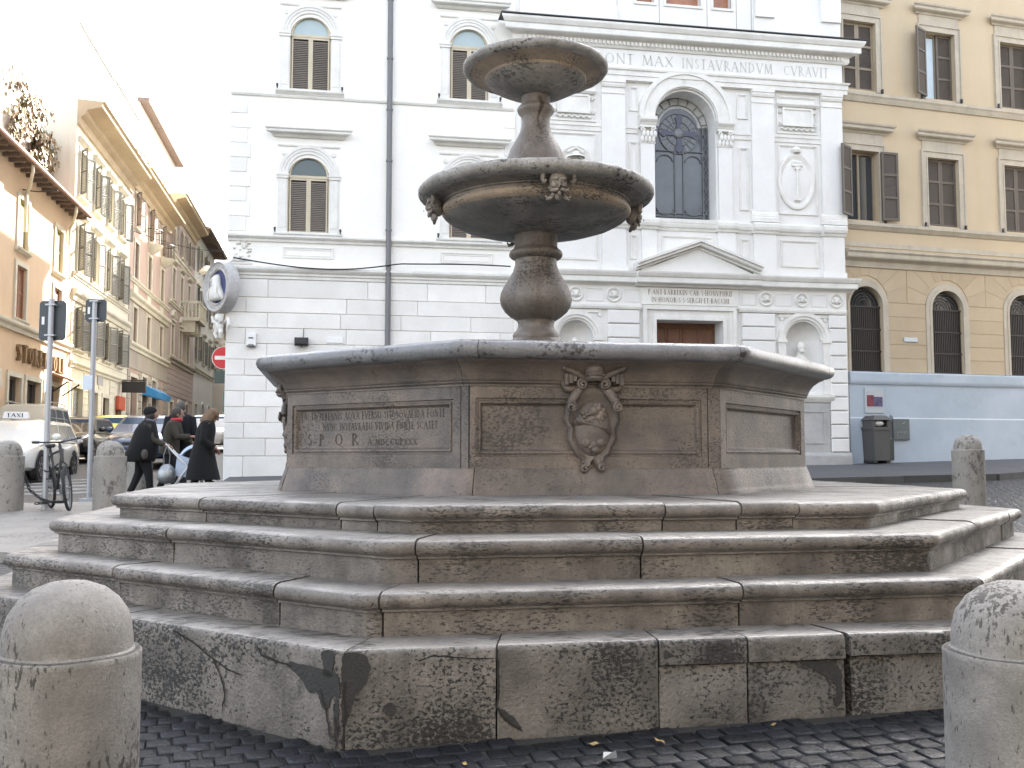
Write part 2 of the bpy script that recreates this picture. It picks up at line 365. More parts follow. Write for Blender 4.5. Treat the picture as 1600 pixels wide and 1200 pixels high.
# ------------------------------------------------------------------ walls with openings (local x along the facade, -y outwards)
def wall_open(x0, x1, z0, z1, ops, depth=.3, y=0.):
    """ops: (xa, xb, za, zb, arched); zb is the springing when arched"""
    mb = MB()
    bb = [(a, b, c, d + ((b-a)/2 if ar else 0)) for a, b, c, d, ar in ops]
    xs = sorted({x0, x1, *[v for q in bb for v in q[:2]]}); zs = sorted({z0, z1, *[v for q in bb for v in q[2:]]})
    xs = [v for v in xs if x0 <= v <= x1]; zs = [v for v in zs if z0 <= v <= z1]
    for i in range(len(xs)-1):
        for j in range(len(zs)-1):
            cx, cz = (xs[i]+xs[i+1])/2, (zs[j]+zs[j+1])/2
            if any(a < cx < b and c < cz < d for a, b, c, d in bb): continue
            mb.add([(xs[i], y, zs[j]), (xs[i+1], y, zs[j]), (xs[i+1], y, zs[j+1]), (xs[i], y, zs[j+1])], [(0, 1, 2, 3)])
    for a, b, c, d, ar in ops:
        out = [(a, c), (b, c), (b, d)]
        if ar:
            r = (b-a)/2; cx = (a+b)/2; n = 14
            arc = [(cx + r*math.cos(PI*i/n), d + r*math.sin(PI*i/n)) for i in range(n+1)]
            for i in range(n):
                p, q = arc[i], arc[i+1]
                mb.add([(p[0], y, p[1]), (p[0], y, d+r), (q[0], y, d+r), (q[0], y, q[1])], [(3, 2, 1, 0)])
            out += arc[1:-1]
        out.append((a, d))
        n = len(out)
        mb.add([(p[0], y, p[1]) for p in out] + [(p[0], y+depth, p[1]) for p in out],
               [(i, n+i, n+(i+1) % n, (i+1) % n) for i in range(n)])
    return mb
def shell(mb, x0, x1, z0, z1, dep):          # sides, back and top of a block behind its facade plane
    return mb.add([(x0,0,z0),(x1,0,z0),(x1,dep,z0),(x0,dep,z0),(x0,0,z1),(x1,0,z1),(x1,dep,z1),(x0,dep,z1)],
                  [(1,2,6,5),(2,3,7,6),(3,0,4,7),(4,5,6,7)])
def shutter_mesh(w, h, pitch, mids=(.5,), st=.055, t=.04):
    fr = MB(); fr.box(0, st, 0, t, 0, h); fr.box(w-st, w, 0, t, 0, h)
    zs = [0.] + [m*h - st/2 for m in mids] + [h - st]
    for z in zs: fr.box(st, w-st, 0, t, z, z+st)
    lv = MB(); z = st + pitch*.5
    while z < h - st - pitch*.4:
        if all(abs(z - q - st/2) > st/2 + .01 for q in zs):
            lv.add([(st, .004, z-.4*pitch), (w-st, .004, z-.4*pitch), (w-st, t-.006, z+.45*pitch), (st, t-.006, z+.45*pitch),
                    (st, .004, z-.4*pitch+.008), (w-st, .004, z-.4*pitch+.008), (w-st, t-.006, z+.45*pitch+.008), (st, t-.006, z+.45*pitch+.008)],
                   [(0,1,5,4),(1,2,6,5),(2,3,7,6),(3,0,4,7),(4,5,6,7),(3,2,1,0)])
        z += pitch
    return fr, lv
def ground_z(x, y):
    yy = max(-12, min(y, 60)) ; ext = max(0, min(y, 130) - 60)
    return .0179*max(-25, min(x, 25)) + .0441*yy + .022*ext
# ================================================================== GROUND
from mathutils import noise as NZ
def jitter(mb, amp, freq=6., zamp=None):
    out = []
    for v in mb.v:
        n = NZ.noise_vector(Vector(v) * freq)
        m = NZ.noise_vector(Vector(v) * freq * 3.1)
        out.append((v[0] + amp*(n.x + .4*m.x), v[1] + amp*(n.y + .4*m.y), v[2] + (amp if zamp is None else zamp)*(n.z + .4*m.z)))
    mb.v = out; return mb
def ground_material():
    m = bpy.data.materials.new('sett_paving'); m.use_nodes = True
    N = m.node_tree.nodes; L = m.node_tree.links; b = N['Principled BSDF']
    tc = N.new('ShaderNodeTexCoord'); mp = N.new('ShaderNodeMapping'); mp.inputs['Rotation'].default_value = (0, 0, .5)
    L.new(tc.outputs['Object'], mp.inputs['Vector'])
    vo = N.new('ShaderNodeTexVoronoi'); vo.feature = 'DISTANCE_TO_EDGE'; vo.inputs['Scale'].default_value = 8; vo.inputs['Randomness'].default_value = .45
    vc = N.new('ShaderNodeTexVoronoi'); vc.inputs['Scale'].default_value = 8; vc.inputs['Randomness'].default_value = .45
    L.new(mp.outputs[0], vo.inputs['Vector']); L.new(mp.outputs[0], vc.inputs['Vector'])
    mr = N.new('ShaderNodeMapRange'); mr.inputs['From Max'].default_value = .16; L.new(vo.outputs['Distance'], mr.inputs['Value'])
    nz = N.new('ShaderNodeTexNoise'); nz.inputs['Scale'].default_value = .5; nz.inputs['Detail'].default_value = 6; L.new(tc.outputs['Object'], nz.inputs['Vector'])
    x1 = N.new('ShaderNodeMix'); x1.data_type = 'RGBA'; x1.inputs[6].default_value = (.026, .027, .030, 1); x1.inputs[7].default_value = (.044, .044, .047, 1); L.new(nz.outputs['Fac'], x1.inputs[0])
    hv = N.new('ShaderNodeMix'); hv.data_type = 'RGBA'; hv.blend_type = 'MULTIPLY'; hv.inputs[0].default_value = .5; L.new(x1.outputs[2], hv.inputs[6]); L.new(vc.outputs['Color'], hv.inputs[7])
    x2 = N.new('ShaderNodeMix'); x2.data_type = 'RGBA'; x2.inputs[6].default_value = (.03, .029, .027, 1); L.new(hv.outputs[2], x2.inputs[7]); L.new(mr.outputs[0], x2.inputs[0])
    L.new(x2.outputs[2], b.inputs['Base Color']); b.inputs['Roughness'].default_value = .55
    bp = N.new('ShaderNodeBump'); bp.inputs['Distance'].default_value = .03; bp.inputs['Strength'].default_value = .6
    L.new(mr.outputs[0], bp.inputs['Height']); L.new(bp.outputs[0], b.inputs['Normal'])
    return m
M_GROUND = ground_material()
def drape(poly_x, poly_y, dz):
    mb = MB(); n = len(poly_x); m = len(poly_y)
    for y in poly_y:
        for x in poly_x: mb.v.append((x, y, ground_z(x, y) + dz))
    for j in range(m-1):
        for i in range(n-1): mb.f.append((j*n+i, j*n+i+1, (j+1)*n+i+1, (j+1)*n+i))
    return mb
ground = part('ground', drape([-400, -120, -60, -25, -12, -6, -3, 0, 3, 6, 12, 25, 60, 120, 400],
      [-400, -60, -12, 0, 5, 10, 20, 30, 40, 50, 60, 80, 100, 130, 400], -.03), M_GROUND, None, smooth=0)
ground['kind'] = 'structure'

FX, FY = 1.779, 8.825                       # fountain axis
C22, T22 = math.cos(PI/8), math.tan(PI/8)
def in_oct(x, y, a):
    return all((x-FX)*math.cos(R(-90+45*i)) + (y-FY)*math.sin(R(-90+45*i)) < a for i in range(8))
# -- setts between the bollards and the steps
def cobble_mesh(k):
    rr = random.Random(k); h = .026; a = .0565
    top = [(-a+rr.uniform(-.006, .006), -a+rr.uniform(-.006, .006)), (a+rr.uniform(-.006, .006), -a+rr.uniform(-.006, .006)),
           (a+rr.uniform(-.006, .006), a+rr.uniform(-.006, .006)), (-a+rr.uniform(-.006, .006), a+rr.uniform(-.006, .006))]
    mb = MB(); c = .90
    v = [(x, y, -.03) for x, y in top] + [(x, y, h*.72) for x, y in top] + [(x*c, y*c, h*.94) for x, y in top] + [(x*.5, y*.5, h) for x, y in top]
    f = []
    for r in range(3):
        for i in range(4): f.append((r*4+i, r*4+(i+1) % 4, r*4+4+(i+1) % 4, r*4+4+i))
    f.append((12, 13, 14, 15))
    return mb.add(v, f)
cob_mb = [cobble_mesh(k) for k in range(7)]
cob_me = [m.mesh('cobblestone', M_COBBLE, 60) for m in cob_mb]
spots = []
ca, sa = math.cos(.16), math.sin(.16)
for i in range(-75, 75):
    for j in range(-52, 66):
        u, v = i*.118 + (.059 if j % 2 else 0), j*.113
        x, y = .6 + u*ca - v*sa, 4.4 + u*sa + v*ca
        x += random.uniform(-.008, .008); y += random.uniform(-.008, .008)
        if not (-7.2 < x < 8.6 and .2 < y < 9.5 and y < 10.3 + .5*x) or in_oct(x, y, 4.27): continue
        d = x*.1736 + y*.9848; xr = x*.9848 - y*.1736
        z = ground_z(x, y) - 1.512
        px, py = 800 + 1550*xr/d, 712 - 1550*z/d
        seen = 215 < px < 1490 and 1075 < py < 1230
        spots.append((not seen, d, x, y))
spots.sort()
rest = MB()
for n, (hid, d, x, y) in enumerate(spots):
    k = random.randrange(7); rz = .16 + random.uniform(-.07, .07); s = random.uniform(.93, 1.02)
    M = Matrix.Translation((x, y, ground_z(x, y) - .024 + random.uniform(-.004, .004))) @ Euler((random.uniform(-.022, .022) + .044, random.uniform(-.022, .022), rz)).to_matrix().to_4x4() @ Matrix.Diagonal((s, s, 1, 1))
    if n < 300:
        o = ob('cobblestone', cob_me[k], ground); o.matrix_local = M
    else:
        m = MB().add(cob_mb[k].v, cob_mb[k].f).xf(M); rest.add(m.v, m.f)
js_ = MB(); n_ = 0
for i in range(20):
    for j in range(12):
        x, y = -7.25 + 15.9*i/19, .15 + 9.4*j/11; js_.v.append((x, y, ground_z(x, y) - .011))
for i in range(19):
    for j in range(11):
        if js_.v[i*12+j+1][1] < 10.2 + .5*js_.v[i*12+j][0]: js_.f.append((i*12+j, (i+1)*12+j, (i+1)*12+j+1, i*12+j+1))
part('joint_sand', js_, mat('joint_sand', (.020, .019, .018), .9, (.035, .033, .03), 7, .8, .3, 80, .4, 120), ground, smooth=0)
part('cobblestone_field', rest, M_COBBLE, ground, kind='stuff', smooth=60)

# -- sidewalk with kerb in front of the church
def slab_on_ground(name, poly, h, m, parent=None):
    n = len(poly); mb = MB()
    mb.add([(x, y, ground_z(x, y) - .2) for x, y in poly] + [(x, y, ground_z(x, y) + h) for x, y in poly],
           [tuple(range(n, 2*n))] + [(i, (i+1) % n, n+(i+1) % n, n+i) for i in range(n)])
    o = part(name, mb, m, parent, smooth=0)
    if parent is None: o['kind'] = 'structure'
    return o
sw = slab_on_ground('sidewalk', [(-2.3, 20.9), (5.0, 18.35), (13.2, 18.35), (20, 21.3), (20, 24.9), (12.36, 23.2), (12.3, 22.6), (-2.3, 22.6)], .10, M_ASPHALT)
def kerb(parent, p, q, h, w=.16, m=M_KERB, L=1.0):
    p, q = Vector(p), Vector(q); n = max(1, round((q-p).length / L)); t = (q-p).normalized(); o = Vector((t.y, -t.x))
    for i in range(n):
        a = p + (q-p)*(i/n) + t*.004; b = p + (q-p)*((i+1)/n) - t*.004
        a2, b2 = a + o*w, b + o*w
        g = lambda v, z: (v.x, v.y, ground_z(v.x, v.y) + z)
        hh = h + random.uniform(-.004, .004)
        mb = MB().hexa([g(a2, -.2), g(b2, -.2), g(b, -.2), g(a, -.2), g(a2 - o*.012, hh), g(b2 - o*.012, hh), g(b, hh), g(a, hh)])
        part('kerb_stone', mb, m, parent, smooth=0)
kerb(sw, (-2.2, 20.86), (5.0, 18.35), .104); kerb(sw, (5.02, 18.35), (13.2, 18.35), .104); kerb(sw, (13.22, 18.36), (20, 21.3), .104)
# -- paved island left of the fountain
isl = slab_on_ground('paved_island', [(-6.6, 14.0), (-3.1, 11.2), (-1.8, 13.4), (-2.6, 17.2), (-5.9, 17.4)], .07, M_SLAB)
kerb(isl, (-6.6, 14.0), (-3.1, 11.2), .075, .22, M_SLAB, .9); kerb(isl, (-5.9, 17.4), (-6.6, 14.0), .075, .2, M_SLAB, .9); kerb(isl, (-3.1, 11.2), (-1.8, 13.4), .075, .2, M_SLAB, .9)
# worn crossing stripes on the street
cw = MB()
for k in range(5):
    y0 = 20.2 + k*1.0
    cw.add([(x, y, ground_z(x, y) + .004 - .026) for x, y in ((-8.0, y0), (-4.6, y0 + .1), (-4.6, y0 + .55), (-8.0, y0 + .45))], [(0, 1, 2, 3)])
o = part('crossing_stripes', cw, mat('worn_road_paint', (.30, .30, .29), .7, (.10, .10, .10), 5, .9, .3, 60, .1), None, smooth=0); o['kind'] = 'structure'

# ================================================================== FOUNTAIN
ft = thing('stone_fountain', 'octagonal travertine fountain with two stacked bowls on stepped base', 'fountain', (FX, FY, 0))
def opt(p, a, o, z):
    i = math.floor(p + 1e-9); f = p - i
    al = R(-90 + 45*i); n = (math.cos(al), math.sin(al)); t = (-n[1], n[0])
    s = (f - .5) * 2 * (a + o) * T22
    return (n[0]*(a+o) + t[0]*s, n[1]*(a+o) + t[1]*s, z)
def oct_block(prof, a, p0, p1, wear=0., step=.12, seed=0, gap=.004):
    """solid ring segment: closed profile [(o, z)] swept along the octagon from p0 to p1 with mitred corners"""
    L = 2*a*T22; g = gap/L
    st = [p0+g]; q = p0 + g
    cuts = sorted([k for k in range(math.floor(p0)+1, math.ceil(p1-1e-6))] + [p1-g])
    for c in cuts:
        n = max(1, int((c-q)*L/step))
        st += [q + (c-q)*(k+1)/n for k in range(n)]; q = c
    mb = MB(); n = len(prof)
    for p in st:
        for o, z in prof:
            v = Vector(opt(p, a, o, z))
            if wear and o > -.06:
                w = NZ.noise(v*5 + Vector((seed*3.1, 0, 0))) + .6*NZ.noise(v*17)
                v += Vector(opt(p, a, o + wear*w, z + wear*.6*w)) - Vector(opt(p, a, o, z))
            mb.v.append(tuple(v))
    for k in range(len(st)-1):
        for i in range(n):
            j = (i+1) % n
            mb.f.append((k*n+j, k*n+i, (k+1)*n+i, (k+1)*n+j))
    mb.f.append(tuple(range(n))); e = (len(st)-1)*n
    mb.f.append(tuple(e+i for i in range(n))[::-1])
    return mb
def step_part(mb, m, parent):
    """a step stone: weathered riser, tread paler from foot wear and painted-in sky light"""
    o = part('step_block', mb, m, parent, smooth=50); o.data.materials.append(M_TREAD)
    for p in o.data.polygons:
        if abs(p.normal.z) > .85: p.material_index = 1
    return o
def moulded(z, h, depth):        # tread, bull-nose, fillet, riser
    return [(-depth, z), (-.055, z+.001), (-.03, z-.004), (-.012, z-.013), (-.002, z-.030), (0, z-.045), (-.003, z-.062), (-.014, z-.077), (-.03, z-.084),
            (-.034, z-.086), (-.034, z-.097), (-.05, z-.101), (-.058, z-.104), (-.058, z-h-.06), (-depth, z-h-.06)]
def fr(s, a): return .5 + s/(2*a*T22)     # position along a side (s from its centre) as a fraction
#          name       R     top z  rise  tread  joints (side.fraction)
steps = [(3.62, 1.242, .165, 1.45, [fr(-1.65, 3.345), fr(.08, 3.345), fr(.54, 3.345), fr(.90, 3.345), 1.45, 2.2, 2.8, 3.4, 4.2, 4.8, 5.5, 6.3, 6.75, 7.35, 7.8]),
         (4.02, 1.080, .222, .62, [fr(-1.38, 3.714), fr(-.17, 3.714), 1.38, 1.82, 2.5, 3.2, 3.8, 4.5, 5.2, 5.8, 6.33, 6.80, 7.42]),
         (4.30, .858, .224, .62, [fr(-1.57, 3.97), fr(.28, 3.97), 1.0, 1.6, 2.3, 2.8, 3.5, 4.2, 4.8, 5.5, 6.2, 6.85, 7.38, 7.81])]
for si, (RR, zt, h, dp, js) in enumerate(steps):
    a = RR * C22
    sp = ob('step', None, ft); sp.empty_display_size = .1
    js = sorted(js); js.append(js[0] + 8)
    for k in range(len(js)-1):
        rr = random.Random(si*50+k)
        mb = oct_block(moulded(zt + rr.uniform(-.004, .004), h, dp), a + rr.uniform(-.004, .004), js[k], js[k+1], .0045, .10, si*31+k, .005)
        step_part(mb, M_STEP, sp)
# lowest step: tall plain blocks with worn edge
a1 = 4.57*C22
sp = ob('step', None, ft)
def plainprof(z, zb, dp): return [(-dp, z), (-.04, z), (-.016, z-.003), (-.005, z-.012), (-.001, z-.03), (0, z-.08), (0, (z+zb)/2), (.004, zb), (-dp, zb)]
def flatprof(z, zb, dp): return [(-dp, z), (-.006, z), (0, z-.006), (.003, (z+zb)/2), (0, zb), (-dp, zb)]
zt = .636
js = sorted([fr(-1.73, a1), fr(-1.04, a1), fr(-.26, a1), fr(.19, a1), fr(.70, a1), 1.3, 1.9, 2.5, 3.2, 3.8, 4.5, 5.2, 5.8, 6.3, 6.8, 7.45, fr(-.65, a1) + 7 - 0 + .185])
js.append(js[0] + 8)
for k in range(len(js)-1):
    p0, p1 = js[k], js[k+1]
    if fr(-.27, a1) < p0 < fr(.6, a1):        # two courses with a horizontal joint
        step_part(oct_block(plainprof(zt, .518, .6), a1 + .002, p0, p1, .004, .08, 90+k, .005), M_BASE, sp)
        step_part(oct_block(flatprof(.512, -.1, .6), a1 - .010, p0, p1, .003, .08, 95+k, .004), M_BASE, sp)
    elif p0 >= fr(.6, a1) and p0 < 1.2:
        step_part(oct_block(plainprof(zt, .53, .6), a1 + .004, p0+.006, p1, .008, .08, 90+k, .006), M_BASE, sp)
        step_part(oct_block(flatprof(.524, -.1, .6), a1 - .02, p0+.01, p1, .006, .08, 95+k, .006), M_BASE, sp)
    else:
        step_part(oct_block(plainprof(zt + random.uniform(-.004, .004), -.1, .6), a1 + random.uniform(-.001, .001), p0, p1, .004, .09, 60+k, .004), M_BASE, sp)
# dark mortar repairs, a worn hole and cracks on the front of the lowest step (front plane y = -a1)
def patch(parent, name, pts, m, side=0, off=.0055, corner=None):
    """irregular polygon lying on the riser; pts (s, z) in the side's own coordinates"""
    al = R(-90 + 45*side); mb = MB()
    for _ in range(2):
        pts = [tuple(Vector(pts[i]).lerp(Vector(pts[(i+1) % len(pts)]), t)) for i in range(len(pts)) for t in (.25, .75)]
    q = []
    for i in range(len(pts)):
        p0, p1 = Vector(pts[i]), Vector(pts[(i+1) % len(pts)])
        for t in (0, .5):
            v = p0 + (p1-p0)*t; n = NZ.noise_vector(Vector((v.x*40, v.y*40, side)))
            n2 = NZ.noise_vector(Vector((v.x*110, v.y*110, side))); q.append((v.x + n.x*.008 + n2.x*.004, v.y + n.y*.008 + n2.y*.004))
    mb.add([(x, 0, z) for x, z in q] + [(x, .03, z) for x, z in q], [tuple(range(len(q)))] + [((i+1) % len(q), i, len(q)+i, len(q)+(i+1) % len(q)) for i in range(len(q))])
    mb.xf(Matrix.Rotation(al + PI/2, 4, 'Z') @ Matrix.Translation((0, -a1 - off, 0)))
    part(name, mb, m, parent, smooth=0)
def crack(parent, pts, w=.008, side=0, off=.0080):
    al = R(-90 + 45*side); mb = MB(); P = []
    for i in range(len(pts)-1):
        for t in range(4):
            v = Vector(pts[i]).lerp(Vector(pts[i+1]), t/4); n = NZ.noise_vector(Vector((v.x*60, v.y*60, 3)))
            P.append((v.x + n.x*.010, v.y + n.y*.006, w*(.45 + .8*abs(n.z) + .5*random.random())))
    P.append((*pts[-1], w*.3))
    for x, z, ww in P:
        i = P.index((x, z, ww)); a, b = P[max(0, i-1)], P[min(len(P)-1, i+1)]
        t = Vector((b[0]-a[0], b[1]-a[1])); t = t.normalized() if t.length > 1e-6 else Vector((0, 1))
        mb.v += [(x - t.y*ww/2, 0, z + t.x*ww/2), (x + t.y*ww/2, 0, z - t.x*ww/2)]
    mb.f = [(2*i, 2*i+1, 2*i+3, 2*i+2) for i in range(len(P)-1)]
    mb.xf(Matrix.Rotation(al + PI/2, 4, 'Z') @ Matrix.Translation((0, -a1 - off, 0)))
    part('crack', mb, M_CRACK, parent, smooth=0)
def X(l): return [(x - FX, z) for x, z in l]
patch(sp, 'mortar_patch', X([(.035, .625), (.06, .632), (.12, .628), (.155, .60), (.165, .54), (.135, .47), (.09, .43), (.065, .33), (.04, .30), (.035, .45)]), M_MORTAR)
patch(sp, 'mortar_patch', X([(2.2, .51), (2.46, .515), (2.46, .29), (2.4, .28), (2.44, .39), (2.34, .46)]), M_MORTAR, off=-.005)
patch(sp, 'mortar_patch', X([(.73, .37), (.80, .33), (.87, .25), (.82, .27), (.76, .31)]), M_MORTAR)
patch(sp, 'mortar_patch', X([(.22, .39), (.26, .4), (.285, .38), (.27, .34), (.24, .34)]), M_MORTAR)
patch(sp, 'mortar_patch', X([(1.54, .60), (1.58, .57), (1.64, .53), (1.65, .52), (1.55, .525)]), M_MORTAR, off=.006)
crack(sp, X([(.74, .62), (.75, .49), (.74, .36), (.78, .3), (.86, .245)]), .012)
crack(sp, X([(.38, .58), (.45, .605), (.54, .59), (.73, .58)]), .007)
crack(sp, X([(.05, .5), (.05, .36), (.045, .2)]), .014)
LS = a1*T22                                   # half length of a side
def Lf(l): return [(LS - w, z) for w, z in l]
patch(sp, 'mortar_patch', Lf([(.36, .55), (.2, .55), (.06, .54), (.0, .52), (.0, .42), (.05, .44), (.07, .36), (.12, .38), (.14, .44), (.20, .42), (.25, .49), (.32, .52)]), M_MORTAR, 7)
patch(sp, 'mortar_patch', Lf([(.13, .61), (.10, .632), (.03, .632), (.04, .60), (.05, .54), (.04, .51), (.11, .51), (.10, .56)]), M_MORTAR, 7)
patch(sp, 'mortar_patch', Lf([(.035, .42), (.005, .42), (.005, .26), (.015, .34)]), M_MORTAR, 7)
crack(sp, Lf([(.31, .53), (.42, .545), (.52, .56), (.55, .60)]), .012, 7)
crack(sp, Lf([(.12, .45), (.08, .35), (.05, .24)]), .012, 7)
crack(sp, Lf([(.03, .4), (.02, .3), (.02, .2)]), .014, 7)
crack(sp, Lf([(1.2, .61), (1.02, .56), (.87, .50), (.76, .46), (.66, .45)]), .010, 7)
crack(sp, Lf([(.87, .50), (.80, .40), (.78, .33), (.80, .25)]), .012, 7)

# ---- basin
bs = ob('basin', None, ft)
RB = 2.34; aB = RB*C22; LB = aB*T22
plinth = [(-.3, 1.2), (.062, 1.2), (.062, 1.262), (.055, 1.27), (.05, 1.295), (.038, 1.335), (.024, 1.378), (.014, 1.41), (.012, 1.413), (.012, 1.425), (-.3, 1.425)]
for i in range(8):
    j = .5 + (fr(-.86, aB)-.0) - .5
    part('plinth_stone', oct_block(plinth, aB, i + (.02 if i != 1 else -.04), i + 1 + (.02 if i != 0 else -.04), .003, .2, i, .003), M_BASIN, bs, smooth=50)
def basin_side(pl, pr, zb, zt):
    """wall slab of one side with a recessed, moulded panel"""
    mb = MB()
    rings = [(-LB+.001, LB-.001, 1.424, 1.985, 0), (pl, pr, zb, zt, 0), (pl+.004, pr-.004, zb+.004, zt-.004, -.014), (pl+.016, pr-.016, zb+.016, zt-.016, -.014),
             (pl+.022, pr-.022, zb+.022, zt-.022, -.004), (pl+.034, pr-.034, zb+.034, zt-.034, -.006), (pl+.05, pr-.05, zb+.05, zt-.05, -.032), (pl+.056, pr-.056, zb+.056, zt-.056, -.034)]
    for x0, x1, z0, z1, o in rings:
        mb.v += [(x0, -aB-o, z0), (x1, -aB-o, z0), (x1, -aB-o, z1), (x0, -aB-o, z1)]
    for k in range(len(rings)-1):
        for i in range(4): mb.f.append((k*4+i, k*4+(i+1) % 4, k*4+4+(i+1) % 4, k*4+4+i))
    e = (len(rings)-1)*4; mb.f.append((e, e+1, e+2, e+3))
    return mb
for i in range(8):
    mb = basin_side(-.855, .755, 1.505, 1.905) if i == 0 else basin_side(-.84, .75, 1.52, 1.90) if i == 7 else basin_side(-.80, .80, 1.515, 1.89)
    part('wall_panel', mb.xf(Matrix.Rotation(R(45*i), 4, 'Z')), M_BASIN, bs, smooth=0)
corn = [(-.3, 1.985), (.008, 1.985), (.008, 2.0), (.022, 2.004), (.026, 2.012), (.022, 2.02), (.03, 2.024), (.034, 2.04), (.045, 2.065), (.075, 2.105), (.115, 2.135), (.15, 2.15), (.155, 2.158), (-.3, 2.158)]
for i in range(8):
    part('cornice_stone', oct_block(corn, aB, i + (.03 if i not in (1, 0) else -.035 if i == 1 else -.03), i + 1 + (.03 if i not in (0, 7) else -.035 if i == 0 else -.03), .002, .2, 20+i, .002), M_BASIN, bs, smooth=50)
aL = 2.60*C22
lip = [(-.55, 2.27), (-.19, 2.282), (-.10, 2.287), (-.045, 2.279), (-.013, 2.258), (0, 2.222), (-.012, 2.187), (-.035, 2.168), (-.075, 2.157), (-.12, 2.155), (-.55, 2.155)]
lj = [0.06, 0.98, 1.93, 3.0, 4.0, 5.0, 6.0, 6.98, 8.06]
for k in range(8):
    part('lip_stone', oct_block(lip, aL, lj[k], lj[k+1], .005, .12, 40+k, .003), M_LIP, bs, smooth=60)
part('basin_lining', MB().lathe([(1.85, 2.2), (1.8, 1.95), (.2, 1.9)], 8).xf(Matrix.Rotation(PI/8, 4, 'Z')), M_BASIN, bs)
part('water', MB().lathe([(1.83, 2.08), (.1, 2.08)], 16), M_WATER, bs)
for s, i in ((-.90+.0, 0), (.80, 0), (.82, 7)):       # open vertical joints by the corners
    mb = MB().box(s-.003, s+.003, -aB-.0015, -aB+.01, 1.425, 1.985).xf(Matrix.Rotation(R(45*i), 4, 'Z'))
    part('joint', mb, M_CRACK, bs, smooth=0)
# inscription on the left-hand panel
IY = -aB + .034
ins = MB()
for t, h, x0, z, fit in (('FACTA PERENNIS AQVA EVERSO SED SQVALIDA FONTE', .055, LB-.95-.775+.06, 1.782, 1.43), ('NVNC INSTAVRATO VIVIDA FONTE SCATET', .052, LB-1.60+.17, 1.702, 1.13)):
    l = lettering(t, h, x0, z, IY, fit=fit, bold=.9, th=.0025); ins.add(l.v, l.f)
for t, h, x0, fit in (('S', .088, -.70, .062), ('P', .088, -.575, .062), ('Q', .088, -.41, .10), ('R', .088, -.235, .085), ('. A MDCCCLXXX', .046, -.12, .53)):
    l = lettering(t, h, x0, 1.588, IY, fit=fit, th=.0025); ins.add(l.v, l.f)
part('inscription', ins.xf(Matrix.Rotation(R(-45), 4, 'Z')), M_INK, bs, smooth=0, kind='stuff', label='FACTA PERENNIS AQVA EVERSO SED SQVALIDA FONTE NVNC INSTAVRATO VIVIDA FONTE SCATET S P Q R')

